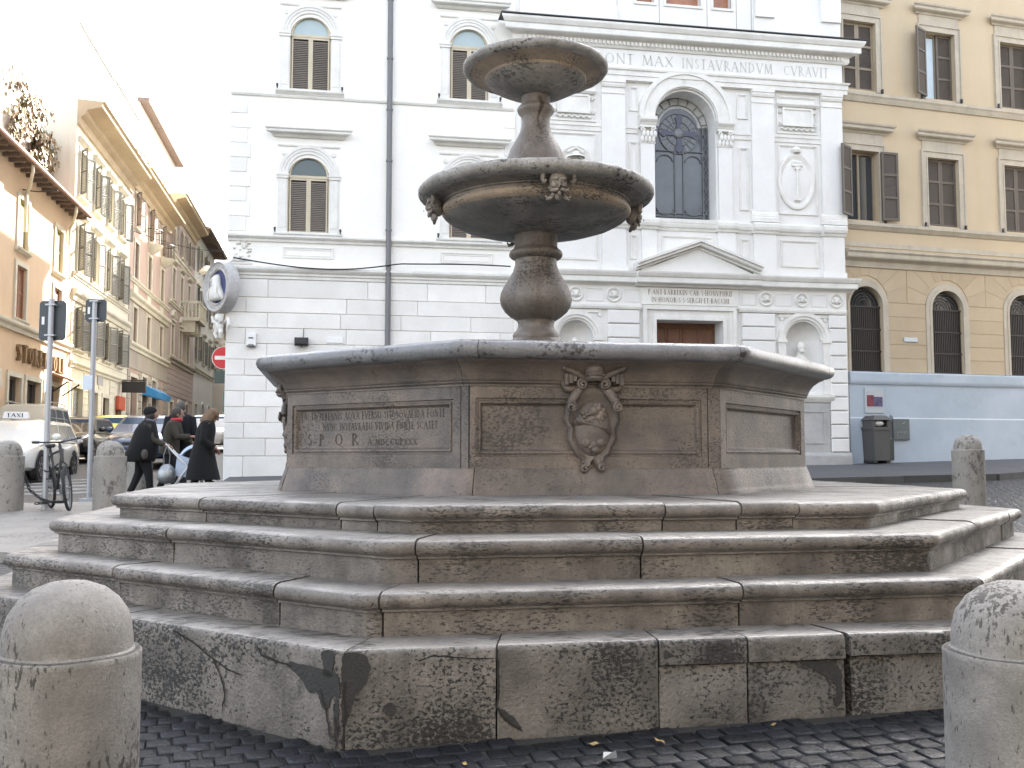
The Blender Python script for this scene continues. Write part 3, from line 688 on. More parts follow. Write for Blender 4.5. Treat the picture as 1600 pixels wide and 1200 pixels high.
# ---- papal coat of arms (built once for the front, copied to the sides)
def coat_of_arms(side):
    c = ob('coat_of_arms', None, ft, rot=(0, 0, R(45*side)))
    y = -aB
    def p(name, mb): part(name, jitter(mb, .0012, 22), M_BASIN, c, loc=(-.045, 0, 0), smooth=60)
    half = [(0, 1.475), (.02, 1.452), (.03, 1.425), (.055, 1.405), (.085, 1.41), (.088, 1.44), (.07, 1.45), (.085, 1.49), (.12, 1.515), (.135, 1.56), (.175, 1.62), (.165, 1.70), (.20, 1.76), (.185, 1.85), (.15, 1.93), (.07, 1.975), (0, 1.985)]
    outl = half + [(-x, z) for x, z in half[-2:0:-1]]
    inn = [(x*.88, 1.70 + (z-1.70)*.92) for x, z in outl]; n = len(outl)
    m = MB().add([(x, y+.03, z) for x, z in outl] + [(x, y-.028, z) for x, z in outl] + [(x, y-.04, z) for x, z in inn] + [(x*.8, y-.022, 1.70+(z-1.70)*.8) for x, z in outl],
                 [(i, (i+1) % n, n+(i+1) % n, n+i) for i in range(n)] + [(n+i, n+(i+1) % n, 2*n+(i+1) % n, 2*n+i) for i in range(n)] + [(2*n+i, 2*n+(i+1) % n, 3*n+(i+1) % n, 3*n+i) for i in range(n)] + [tuple(range(3*n, 4*n))])
    p('shield', m)
    p('shield_field', MB().ball((0, y-.012, 1.70), (.132, .062, .195), 18, 12))
    b = MB().hexa([(-.135, y-.05, 1.725), (.125, y-.05, 1.655), (.125, y-.02, 1.655), (-.135, y-.02, 1.725), (-.128, y-.075, 1.752), (.125, y-.082, 1.685), (.125, y-.02, 1.69), (-.128, y-.02, 1.757)])
    p('band', b)
    l = MB()
    for x, z, r in ((0, 1.82, .034), (.03, 1.835, .028), (.05, 1.80, .03), (.035, 1.775, .028), (.055, 1.765, .022), (-.02, 1.805, .022), (-.035, 1.82, .014), (.015, 1.855, .018), (.04, 1.86, .016), (.07, 1.825, .016), (.075, 1.79, .016),
                    (-.075, 1.80, .014), (-.09, 1.81, .012), (-.07, 1.78, .012), (-.055, 1.755, .014), (-.07, 1.74, .013), (-.02, 1.745, .016), (.02, 1.735, .014)):
        l.ball((x, y-.066 + abs(x)*.12, z), (r, r*.8, r), 8, 6)
    for q in (((-.03, 1.80), (-.075, 1.77)), ((0, 1.77), (-.05, 1.75)), ((.03, 1.765), (.05, 1.735))): l.tube([(q[0][0], y-.068, q[0][1]), (q[1][0], y-.068, q[1][1])], .011, 6)
    p('lion', l)
    h = MB()
    for x, z, r in ((-.05, 1.60, .04), (.045, 1.605, .038), (0, 1.635, .03), (-.02, 1.575, .028), (.01, 1.555, .03), (0, 1.59, .035)): h.ball((x, y-.05, z), (r, r*.6, r*.85), 8, 6)
    p('mounts', h)
    for sx in (-1, 1):
        p('scroll', MB().tube([(sx*.075, y-.03, 1.985), (sx*.115, y-.05, 1.945), (sx*.15, y-.06, 1.89), (sx*.165, y-.06, 1.855)], [.028, .036, .034, .03], 8).spiral((sx*.165, 1.842), .034, .006, 1.6, .013, y-.098, flip=sx, a0=PI/2))
        p('volute', MB().ball((sx*.075, y-.02, 2.005), (.045, .035, .045)).spiral((sx*.078, 2.002), .038, .005, 1.7, .013, y-.070, flip=-sx, a0=PI/2))
        p('leaf_scroll', MB().tube([(sx*.11, y-.02, 1.985), (sx*.15, y-.035, 1.965), (sx*.19, y-.03, 1.975), (sx*.205, y-.03, 2.01), (sx*.19, y-.035, 2.04), (sx*.16, y-.035, 2.045), (sx*.145, y-.04, 2.02), (sx*.165, y-.045, 2.005)], [.012, .026, .026, .022, .02, .018, .018, .012], 7))
        k = MB().tube([(sx*.04, y-.06, 2.03), (sx*.13, y-.08, 2.075), (sx*.20, y-.09, 2.105)], [.022, .022, .02], 8)
        k.ball((sx*.21, y-.09, 2.11), (.02, .022, .022), 8, 6)
        for q in range(3): k.box(sx*(.135+.03*q)-.013, sx*(.135+.03*q)+.013, y-.085, y-.03, 2.015 + .012*(2-q) - .02, 2.07)
        p('key', k)
        p('foot_volute', MB().spiral((sx*.062, 1.428), .026, .004, 1.3, .013, y-.035, flip=sx, a0=0))
    t = MB().lathe([(.045, 2.02), (.066, 2.035), (.068, 2.05), (.062, 2.055), (.066, 2.075), (.07, 2.085), (.064, 2.09), (.066, 2.11), (.064, 2.118), (.055, 2.123), (.05, 2.145), (.03, 2.165), (.012, 2.172), (.012, 2.19), (0, 2.195)], 16, (0, y-.075, 0))
    for a in range(9): t.ball((.069*math.cos(PI+PI*a/8), y-.075+.069*math.sin(PI+PI*a/8), 2.063), .009, 6, 5)
    p('tiara', t)
    return c
ca0 = coat_of_arms(0)
for i in (6, 2):
    q = copy_tree(ca0, ft); q.rotation_euler = (0, 0, R(45*i))

# ---- balusters and bowls
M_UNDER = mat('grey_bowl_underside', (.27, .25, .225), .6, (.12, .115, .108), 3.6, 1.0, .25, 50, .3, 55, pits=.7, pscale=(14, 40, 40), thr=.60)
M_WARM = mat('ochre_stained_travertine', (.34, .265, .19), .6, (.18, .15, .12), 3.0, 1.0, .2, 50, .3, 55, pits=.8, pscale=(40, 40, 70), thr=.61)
def lathe_part(name, prof, m, parent, n=48, amp=.003, fq=7): return part(name, jitter(MB().lathe(prof, n), amp, fq), m, parent, smooth=40)
LOWCOL = [(.30, 1.9), (.30, 2.48), (.255, 2.5), (.24, 2.55), (.212, 2.575), (.214, 2.605), (.20, 2.63), (.172, 2.66), (.162, 2.70), (.172, 2.735), (.195, 2.75), (.235, 2.775), (.285, 2.82), (.318, 2.875), (.331, 2.93), (.322, 2.99),
          (.295, 3.05), (.252, 3.12), (.212, 3.19), (.19, 3.26), (.192, 3.30), (.225, 3.315), (.244, 3.335), (.247, 3.355), (.238, 3.375), (.212, 3.395), (.198, 3.415), (.198, 3.56)]
lathe_part('lower_baluster', LOWCOL, M_COLUMN, ft)
bowl = ob('lower_bowl', None, ft)
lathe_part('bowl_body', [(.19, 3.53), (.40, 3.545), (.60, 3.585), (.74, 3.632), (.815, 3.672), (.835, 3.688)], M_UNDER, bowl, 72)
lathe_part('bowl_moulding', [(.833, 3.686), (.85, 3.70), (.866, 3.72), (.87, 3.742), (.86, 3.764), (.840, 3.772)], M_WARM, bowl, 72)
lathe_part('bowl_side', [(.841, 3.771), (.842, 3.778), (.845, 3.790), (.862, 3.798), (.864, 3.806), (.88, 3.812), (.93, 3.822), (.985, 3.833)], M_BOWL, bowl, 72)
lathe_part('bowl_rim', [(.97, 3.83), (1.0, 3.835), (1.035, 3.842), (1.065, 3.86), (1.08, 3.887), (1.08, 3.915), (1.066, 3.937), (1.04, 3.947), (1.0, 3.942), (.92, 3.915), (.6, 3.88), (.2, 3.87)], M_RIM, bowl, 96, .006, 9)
def mask_mesh():
    m = MB()                       # satyr head, front towards -y, origin between the eyes
    m.ball((0, 0, 0), (.062, .055, .085), 14, 10)
    m.ball((0, -.055, -.012), (.014, .022, .026), 8, 6)            # nose
    for s in (-1, 1):
        m.ball((s*.026, -.042, .022), (.026, .018, .012), 8, 6)    # brow
        m.ball((s*.034, -.038, -.018), (.022, .02, .02), 8, 6)     # cheek
        m.ball((s*.026, -.046, .008), (.010, .008, .007), 6, 5)    # eye
        m.tube([(s*.008, -.056, -.040), (s*.03, -.055, -.05), (s*.055, -.045, -.05), (s*.07, -.035, -.035)], [.012, .014, .011, .006], 7)   # moustache
        m.tube([(s*.03, -.03, -.075), (s*.05, -.03, -.10), (s*.075, -.03, -.105), (s*.085, -.03, -.085)], [.018, .016, .013, .008], 7)      # beard curls
        m.tube([(s*.04, -.02, .065), (s*.075, -.01, .085), (s*.105, -.01, .06), (s*.108, -.015, .015), (s*.095, -.025, -.005), (s*.082, -.03, .012)], [.02, .022, .02, .016, .014, .01], 8)  # horns
    m.ball((0, -.035, -.088), (.026, .022, .03), 8, 6)
    m.tube([(.0, -.052, -.062), (0, -.075, -.064)], [.013, .011], 8)   # spout lip
    m.ball((0, -.03, .075), (.03, .03, .03), 8, 6)
    return jitter(m, .003, 25)
mk = mask_mesh().mesh('mask', M_BOWL, 60)
sk = MB().lathe([(.0085, 0), (.0085, .004), (0, .004)], 8).xf(Matrix.Rotation(PI/2, 4, 'X')).mesh('spout_hole', M_CRACK)
for i in range(4):
    a = R(-90 + 90*i)
    o = ob('mask', mk, bowl, (.93*math.cos(a), .93*math.sin(a), 3.775), (R(16), 0, a + PI/2)); o.scale = (1.25, 1.25, 1.32)
    ob('spout_hole', sk, bowl, (1.03*math.cos(a), 1.03*math.sin(a), 3.715), (0, 0, a + PI/2))
UPCOL = [(.29, 3.88), (.285, 4.05), (.275, 4.2), (.258, 4.27), (.238, 4.325), (.205, 4.385), (.172, 4.44), (.146, 4.50), (.132, 4.56), (.13, 4.61), (.138, 4.65), (.162, 4.675), (.174, 4.70), (.172, 4.715), (.158, 4.735), (.14, 4.75), (.132, 4.765), (.132, 4.86)]
lathe_part('upper_baluster', UPCOL, M_COLUMN, ft)
st = MB()                                         # iron-brown stain running down from the upper bowl
for k in range(15):
    z = 4.80 - .33*k/14
    zz = [q for q in range(len(UPCOL)-1) if UPCOL[q][1] <= z <= UPCOL[q+1][1]][0]
    u = (z-UPCOL[zz][1])/(UPCOL[zz+1][1]-UPCOL[zz][1]); r = UPCOL[zz][0]+(UPCOL[zz+1][0]-UPCOL[zz][0])*u + .0045
    for s in (-1, 1):
        a = R(-86) - .002*k + s*(.13 - .006*k)*(1 + .35*NZ.noise(Vector((k*.7, s, 0)))) + .1*math.sin(k*.5)
        st.v.append((r*math.cos(a), r*math.sin(a), z))
st.f = [(2*i, 2*i+1, 2*i+3, 2*i+2) for i in range(14)]
part('rust_stain', st, mat('rust_stain', (.04, .024, .015), .5, (.08, .055, .04), 14, .9, .2, 40, .1), ft)
bowl = ob('upper_bowl', None, ft)
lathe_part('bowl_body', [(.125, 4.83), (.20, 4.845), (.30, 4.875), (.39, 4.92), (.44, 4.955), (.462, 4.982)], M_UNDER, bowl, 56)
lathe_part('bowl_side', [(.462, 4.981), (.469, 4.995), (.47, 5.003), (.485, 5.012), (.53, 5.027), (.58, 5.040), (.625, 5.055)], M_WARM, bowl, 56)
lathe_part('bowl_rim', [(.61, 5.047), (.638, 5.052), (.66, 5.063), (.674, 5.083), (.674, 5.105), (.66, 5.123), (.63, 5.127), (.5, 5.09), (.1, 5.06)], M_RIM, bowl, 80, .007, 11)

# ================================================================== BOLLARDS
BP = [(.2325, -.35), (.2325, .745), (.2335, .757), (.228, .766), (.209, .768), (.203, .775), (.2035, .80), (.199, .845), (.187, .893), (.157, .938), (.113, .972), (.06, .993), (0, 1.0)]
def bollard(x, y, label, m, top, group='travertine bollards round the piazza', amp=.0035):
    b = thing('bollard', label, 'bollard', (x, y, top - 1.0), random.uniform(0, 6), group)
    mb = MB().lathe([q for q in BP if q[1] <= .768], 40); part('shaft', jitter(mb, amp, 5), m, b, smooth=40)
    mb = MB().lathe([q for q in BP if q[1] >= .766], 40); part('dome', jitter(mb, amp, 5), m, b, smooth=40)
    return b
bollard(-.871, 3.553, 'large round-topped travertine bollard in the left foreground on the cobbles', M_BOLLARD, 1.098)
bollard(2.238, 3.010, 'large round-topped travertine bollard in the right foreground cut by the frame', M_BOLLARD, 1.098)
bollard(-4.87, 16.06, 'pale travertine bollard with iron chain beside the parked bicycle', M_FARBOL, 1.74)
bollard(-3.36, 15.82, 'pale travertine bollard standing just left of the woman in the black cape', M_FARBOL, 1.74)
bollard(-3.72, 20.1, 'pale travertine bollard half hidden behind another bollard and the caped woman', M_FARBOL, 1.90)
bollard(9.38, 13.58, 'grey travertine bollard right of the fountain before the pale blue wall', M_FARBOL, 1.83)
# chain on the far left bollard
def links(pts, name, label, n):
    mb = MB(); pts = [Vector(p) for p in pts]
    ln = [0]
    for i in range(len(pts)-1): ln.append(ln[-1] + (pts[i+1]-pts[i]).length)
    for k in range(n):
        s = ln[-1]*(k+.5)/n
        i = max(j for j in range(len(ln)-1) if ln[j] <= s); u = (s-ln[i])/(ln[i+1]-ln[i])
        p = pts[i].lerp(pts[i+1], u); t = (pts[i+1]-pts[i]).normalized()
        a = t.orthogonal().normalized(); b = t.cross(a)
        x = a if k % 2 else b; L = ln[-1]/n*.78
        mb.tube([p + t*L*math.cos(q*PI/4) + x*.021*math.sin(q*PI/4) for q in range(8)], .0085, 6, closed=True)
    return tagd(part(name, mb, M_IRON, None), label, 'chain')
links([(-4.95, 15.80, 1.56), (-5.05, 15.79, 1.48), (-5.12, 15.86, 1.34), (-5.35, 16.0, 1.2)], 'iron_chain', 'black iron chain hanging from the bollard nearest the bicycle', 14)
links([(-4.63, 16.1, 1.20), (-4.55, 16.05, 1.0), (-4.35, 15.95, .86), (-4.15, 15.8, .82), (-4.02, 15.9, .82), (-4.2, 16.0, .82), (-4.4, 15.85, .80)], 'iron_chain', 'black iron chain lying in a heap at the foot of the bicycle pole', 26)
# ================================================================== WHITE PALAZZO (left of the church), facade plane y = 22.5
GP = 'pale houses and church round the piazza'
pal = thing('white_palazzo', 'white rendered palazzo on the street corner with arched beige shuttered windows and corner medallion', 'building', (0, 22.5, 0))
TOPZ = 17.4
wins = [(cx, zb) for zb in (6.5, 9.78, 13.06) for cx in (-.70, 2.95)]
ops = [(cx-.46, cx+.46, zb, zb+1.28, True) for cx, zb in wins]
wl = wall_open(-2.44, 4.06, 0, TOPZ, ops, .16); shell(wl, -2.44, 4.06, 0, TOPZ, 24)
part('wall', wl, M_STUCCO, pal, smooth=0)
part('roof', MB().hexa([(-3.0,-.6,TOPZ),(4.06,-.6,TOPZ),(4.06,24,TOPZ),(-3.0,24,TOPZ),(0.5,4,TOPZ+1.2),(4.06,4,TOPZ+1.2),(4.06,20,TOPZ+1.2),(.5,20,TOPZ+1.2)]), M_TILE, pal, smooth=0)
FRM, LVM = shutter_mesh(.44, 1.27, .042, (), .05)
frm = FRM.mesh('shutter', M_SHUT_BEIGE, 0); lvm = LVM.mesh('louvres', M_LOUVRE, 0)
# one window: origin at the middle of the sill line
jm = MB(); jm.box(-.458, -.42, .03, .13, 0, 1.28); jm.box(.42, .458, .03, .13, 0, 1.28); jm.box(-.458, .458, .03, .13, 1.26, 1.33); jm.box(-.02, .02, .025, .045, 0, 1.26)
jm.arch(0, 1.33, .40, .44, .04, .12, n=14)
jm = jm.mesh('window_frame', M_SHUT_BEIGE, 0)
lun = MB().prism([(.43*math.cos(PI*i/12), 1.33 + .43*math.sin(PI*i/12)) for i in range(13)], .09, .12)
lunL = lun.mesh('lunette_pane', M_GLASSL, 0); lunD = lun.mesh('lunette_pane', M_GLASSG, 0)
back = MB().box(-.455, .455, .13, .15, 0, 1.3).mesh('pane', M_GLASS, 0)
sillp = [(0, -.12), (.06, -.12), (.075, -.1), (.12, -.06), (.13, -.05), (.13, -.01), (.12, 0), (0, 0)]
sill = MB().ext_x(sillp[::-1], -.76, .76).mesh('sill', M_WTRIM, 0)
hoodp = [(0, 2.18), (.05, 2.18), (.08, 2.21), (.09, 2.235), (.19, 2.25), (.205, 2.27), (.205, 2.31), (.23, 2.325), (.24, 2.35), (0, 2.36)]
hood = MB().ext_x(hoodp[::-1], -.74, .74, True).ext_x([(0, 1.98), (.03, 1.98), (.04, 2.01), (0, 2.01)][::-1], -.66, .66, True).mesh('hood', M_WTRIM, 0)
sur = MB()
for s in (-1, 1):
    sur.box(s*.57-.10, s*.57+.10, -.035, .0, 0, 1.24); sur.box(s*.57-.075, s*.57+.075, -.045, -.035, .12, 1.2)
    sur.box(s*.57-.125, s*.57+.125, -.06, .0, 1.24, 1.30); sur.box(s*.57-.135, s*.57+.135, -.075, .0, 1.30, 1.345)
    sur.arch(s*.55, 1.82, .0, .05, -.035, 0, 0, 2*PI, 10)
sur.arch(0, 1.345, .47, .54, -.03, 0); sur.arch(0, 1.345, .54, .60, -.045, 0); sur.arch(0, 1.345, .60, .67, -.06, 0)
sur = sur.mesh('surround', M_WTRIM, 35)
dog = MB().box(-.015, .015, -.1, -.03, 0, .06).box(-.025, .025, -.11, -.08, .04, .10).mesh('shutter_dog', M_IRON, 0)
for i, (cx, zb) in enumerate(wins):
    w = part('window', jm, None, pal, (cx, 0, zb))
    ob('lunette_pane', lunL if zb > 9 else lunD, w); ob('pane', back, w)
    for s in (-1, 1):
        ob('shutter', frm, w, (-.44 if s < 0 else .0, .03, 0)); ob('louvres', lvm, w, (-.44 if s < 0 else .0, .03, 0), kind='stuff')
        ob('shutter_dog', dog, w, (s*.72, -.05, -.01))
    ob('sill', sill, w); ob('hood', hood, w); ob('surround', sur, w)
# string courses, ledge, relief panels
sc = [(0, 9.60), (.03, 9.60), (.05, 9.64), (.05, 9.67), (0, 9.68)]
part('string_course', MB().ext_x(sc[::-1], -2.44, 4.0), M_WTRIM, pal, smooth=0)
part('string_course', MB().ext_x([(0, z+3.28) for _, z in sc][:0] + [(o, z+3.28) for o, z in sc][::-1], -2.44, 4.0), M_WTRIM, pal, smooth=0)
part('sill_course', MB().ext_x([(0, 6.28), (.04, 6.28), (.05, 6.33), (.10, 6.36), (.12, 6.38), (.12, 6.42), (0, 6.43)][::-1], -2.44, 4.0), M_WTRIM, pal, smooth=0)
part('ledge', MB().ext_x([(0, 5.44), (.05, 5.44), (.05, 5.50), (.08, 5.52), (.08, 5.56), (.13, 5.60), (.16, 5.64), (.16, 5.68), (.12, 5.70), (0, 5.74)][::-1], -2.44, 4.0), M_WTRIM, pal, smooth=0)
for x0, x1 in ((-1.25, -.12), (2.30, 3.52)):
    m = MB().frame(x0, x1, 5.93, 6.18, .025, -.018, 0).frame(x0+.06, x1-.06, 5.98, 6.13, .015, -.010, 0); part('relief_panel', m, M_WTRIM, pal, smooth=0)
# ashlar of the ground storey: every stone its own block
zs = [5.44, 5.02, 4.68, 4.335, 3.985, 3.63, 3.275, 2.93, 2.58, 2.235, 1.89, 1.50, .6]
for k in range(len(zs)-1):
    xs = [-2.44] + ([-2.02] if k % 2 else [-1.55]) ; x = xs[-1]
    while x < 2.2:
        x += random.choice((1.35, 1.6, 1.9, 2.2)); xs.append(min(x, 4.0))
    if xs[-1] < 4.0: xs.append(4.0)
    for i in range(len(xs)-1):
        if xs[i+1] - xs[i] < .25: continue
        d = random.uniform(.028, .036)
        part('stone_block', MB().box(xs[i]+.005, xs[i+1]-.005, -d, .01, zs[k+1]+.007, zs[k]-.007, .008), M_WBLOCK, pal, smooth=0)
# corner quoins of the first floor
for k in range(9):
    z = 6.5 + k*.335
    part('quoin', MB().box(-2.44, -1.98 if k % 2 else -2.06, -.02, .01, z+.005, z+.33, .006), M_WBLOCK, pal, smooth=0)
    part('quoin', MB().box(3.70 if k % 2 else 3.78, 4.04, -.02, .01, z+.005, z+.33, .006), M_WBLOCK, pal, smooth=0)
# carved stucco coat near the corner
m = MB(); rr = random.Random(5)
for k in range(26):
    x, z = rr.uniform(-2.3, -1.95), rr.uniform(5.82, 6.26)
    m.ball((x, -.01, z), (rr.uniform(.02, .055), .045, rr.uniform(.02, .05)), 8, 5)
m.tube([(-2.38, -.03, 5.80), (-2.3, -.05, 5.86), (-2.2, -.04, 5.82), (-2.1, -.05, 5.88), (-1.95, -.03, 5.86)], .02, 6); m.box(-2.4, -1.9, -.03, 0, 5.76, 5.785)
part('stucco_carving', m, M_WTRIM, pal)
# things fixed to the wall
pp = thing('downpipe', 'dark grey rainwater downpipe running down the white palazzo wall', 'pipe', (1.10, 22.5, 0))
part('pipe', MB().tube([(0, -.12, 1.0), (0, -.12, 17.2)], .062, 12), M_PIPE, pp)
for z in (3.95, 5.6, 6.6, 8.2, 9.4, 10.6, 12.0, 13.6): part('collar', MB().tube([(0, -.12, z), (0, -.12, z+.05)], .075, 12).box(-.02, .02, -.07, 0, z+.01, z+.04), M_PIPE, pp)
pts = [(-2.3 + 6.2*t, -.19 - .0*t, 5.86 - .20*math.sin(PI*min(1, t*1.7))*(t < .59) + .02*math.sin(9*t)) for t in [i/40 for i in range(41)]]
tagd(part('wall_cable', MB().tube(pts, .016, 6), M_BLACKP, None, (0, 22.5, 0)), 'thin dark cable sagging along the ledge of the white palazzo', 'cable')
bx = thing('alarm_box', 'small white alarm box on the white palazzo wall near the corner', 'alarm box', (-1.89, 22.46, 3.92))
part('housing', MB().box(-.11, .11, -.10, 0, 0, .29, .012), M_WHITE, bx, smooth=0)
part('sounder_slot', MB().box(-.05, .05, -.103, -.09, .16, .19), M_BLACKP, bx, smooth=0)
part('lens', MB().ball((0, -.06, .01), (.10, .07, .045), 12, 8), M_GREYMET, bx)
fl = thing('floodlight', 'small black floodlight sitting on the wall joint of the white palazzo', 'floodlight', (-.80, 22.46, 3.92))
part('lamp_body', MB().box(-.15, .15, -.22, -.05, .02, .20, .04), M_BLACKP, fl, smooth=0)
part('bracket', MB().tube([(0, 0, .02), (0, -.12, .0), (0, -.13, .04)], .015, 6), M_BLACKP, fl)
part('cable', MB().tube([(.03, -.06, .18), (.04, -.01, .3), (.04, -.004, .42)], .008, 5), M_BLACKP, fl)
pq = thing('street_plaque', 'small white marble plaque on the white palazzo wall above the basin rim', 'plaque', (-.07, 22.465, 4.03))
part('slab', MB().box(-.19, .19, -.02, 0, 0, .135, .004), M_WHITE, pq, smooth=0)
# corner medallion on the diagonal
md = thing('corner_medallion', 'round ceramic relief of a veiled woman on blue ground mounted on the palazzo corner', 'relief', (-2.54, 22.36, 5.20), R(-54))
rot = Matrix.Rotation(PI/2, 4, 'X')
part('ring', MB().lathe([(.36, .06), (.37, .10), (.40, .12), (.42, .10), (.50, .10), (.52, .13), (.545, .14), (.565, .11), (.57, -.12), (.30, -.12)], 48).xf(rot), M_CERAM, md)
for k in range(18):
    a = 2*PI*k/18; part('rosette', MB().ball((.465*math.cos(a), -.10, .465*math.sin(a)), (.026, .02, .026), 8, 5), M_CERAM, md)
part('field', MB().lathe([(.38, .05), (0, .04)], 40).xf(rot), M_BLUE, md)
b = MB().rings([(-.05, -.05, -.30, .27, .10), (-.05, -.07, -.24, .28, .13), (-.05, -.08, -.12, .23, .13), (-.05, -.09, -.03, .165, .115), (-.05, -.10, .05, .14, .11), (-.055, -.10, .13, .135, .11), (-.055, -.09, .20, .11, .10), (-.055, -.07, .26, .06, .06), (-.055, -.05, .285, .01, .02)], 18)
for k in range(5): b.tube([(-.19+.07*k, -.17, -.02), (-.24+.09*k, -.20, -.14), (-.27+.11*k, -.17, -.27)], .018, 6)
part('veiled_bust', jitter(b, .006, 9), M_WTRIM, md, smooth=60)
f = MB().ball((-.07, -.165, .115), (.068, .06, .088), 12, 9).ball((-.07, -.228, .11), (.013, .02, .022), 6, 5).ball((-.07, -.19, .03), (.04, .04, .04), 8, 6)
part('face', f, M_CERAM, md)
c = MB(); rr = random.Random(3)
c.ball((0, -.05, -.68), (.09, .09, .10), 12, 8); c.ball((0, -.03, -.86), (.11, .08, .13), 12, 8)
for s in (-1, 1):
    c.tube([(s*.05, -.05, -.80), (s*.17, -.08, -.75), (s*.22, -.08, -.63)], [.045, .04, .03], 8); c.tube([(s*.05, -.03, -.95), (s*.12, -.06, -1.02), (s*.08, -.05, -1.12)], [.05, .045, .03], 8)
    c.tube([(s*.10, 0, -.80), (s*.26, .03, -.72), (s*.30, .03, -.85), (s*.22, .02, -.98)], [.03, .045, .04, .02], 8)
part('cherub_bracket', c, M_WTRIM, md)
# no-entry sign and boards round the corner
ns = thing('no_entry_sign', 'round red no-entry sign with white bar half hidden behind the palazzo corner', 'road sign', (-2.64, 24.0, 3.80))
part('disc', MB().lathe([(.255, 0), (.255, .012), (0, .012)], 36).xf(rot), M_RED, ns)
part('rim', MB().lathe([(.255, -.004), (.268, -.004), (.268, .014), (.255, .014)], 36).xf(rot), M_WHITE, ns)
part('bar', MB().box(-.20, .20, -.016, -.012, -.045, .045), M_WHITE, ns, smooth=0)
part('bracket', MB().box(-.02, .2, .0, .03, -.02, .02), M_GREYMET, ns, smooth=0)
bd = thing('direction_board', 'dark green lettered board beneath the red no-entry sign', 'sign', (-2.64, 24.0, 3.20))
part('panel', MB().box(-.20, .2, -.02, 0, 0, .30), plain('dark_green_board', (.05, .075, .065), .5), bd, smooth=0)
part('bracket', MB().box(.0, .2, .0, .03, .1, .13), M_GREYMET, bd, smooth=0)
bd = thing('shop_board', 'teal green hanging shop board on the street wall below the no-entry sign', 'sign', (-2.75, 26.0, 2.62))
part('panel', MB().box(-.10, .2, -.03, .03, 0, .48), plain('teal_board', (.03, .20, .16), .5), bd, smooth=0)
part('bracket', MB().box(.1, .32, -.01, .01, .38, .41), M_IRON, bd, smooth=0)

# ================================================================== CHURCH FACADE
ch = thing('church', 'white baroque church facade with arched stained glass window, pilasters and pediment doorway', 'church', (0, 22.5, 0))
CX0, CX1, PR = 4.06, 12.30, -.10              # facade plane y = PR
ops = [(7.43, 8.97, 7.14, 9.56, True), (7.40, 9.06, .6, 4.72, False), (5.02, 5.92, 3.05, 4.28, True), (10.65, 11.65, 3.05, 4.32, True)] + \
      [(7.0, 7.45, 12.47, 13.9, False), (7.75, 8.63, 12.45, 14.3, False), (8.96, 9.42, 12.45, 13.9, False)]
wl = wall_open(CX0, CX1, 0, 17.6, ops, .55, PR); shell(wl, CX0, CX1, 0, 17.6, 20)
wl.add([(CX1, PR, 0), (CX1, 0, 0), (CX1, 0, 17.6), (CX1, PR, 17.6), (CX0, PR, 0), (CX0, 0, 0), (CX0, 0, 17.6), (CX0, PR, 17.6)], [(0, 1, 2, 3), (7, 6, 5, 4)])
part('wall', wl, M_CHURCH, ch, smooth=0)
part('roof', MB().hexa([(CX0,-.4,17.6),(CX1,-.4,17.6),(CX1,20,17.6),(CX0,20,17.6),(8.0,-.4,20.0),(8.4,-.4,20.0),(8.4,20,20.0),(8.0,20,20.0)]), M_CHURCH, ch, smooth=0)
def hb(x0, x1, prof, name='moulding', ret=True, m=None, y=PR):
    return part(name, MB().ext_x([(o, z) for o, z in prof][::-1], x0, x1, ret), m or M_WTRIM, ch, (0, y, 0), smooth=0)
# main entablature
hb(4.10, 12.28, [(0, 10.46), (.12, 10.46), (.12, 10.57), (.14, 10.57), (.14, 10.68), (.17, 10.70), (.18, 10.74), (0, 10.74)], 'architrave')
part('frieze', MB().box(4.10, 12.28, PR-.10, PR, 10.74, 11.22), M_CHURCH, ch, smooth=0)
hb(4.10, 12.28, [(0, 11.22), (.14, 11.22), (.17, 11.27), (.17, 11.37), (.22, 11.40), (.36, 11.42), (.38, 11.44), (.38, 11.56), (.41, 11.58), (.46, 11.66), (.47, 11.71), (0, 11.74)], 'cornice')
part('lead_flashing', MB().box(3.62, 12.77, PR-.475, PR-.002, 11.742, 11.765), M_LEAD, ch, smooth=0)
dm = MB(); x = 4.2
while x < 12.25: dm.box(x, x+.055, PR-.22, PR-.165, 11.28, 11.36); x += .10
part('dentils', dm, M_WTRIM, ch, kind='stuff', smooth=0)
MI2 = mat('faint_inscription', (.44, .43, .40), .9, (.58, .57, .54), 9, .8, .1, 30, .05)
fz = MB()
for t, x0, w in (('PONT', 5.98, .95), ('MAX', 7.10, .82), ('INSTAVRANDVM', 8.10, 2.36), ('CVRAVIT', 10.72, 1.22)):
    l = lettering(t, .245, x0, 10.86, PR-.10, fit=w); fz.add(l.v, l.f)
part('inscription', fz, MI2, ch, smooth=0, kind='stuff', label='PONT MAX INSTAVRANDVM CVRAVIT')
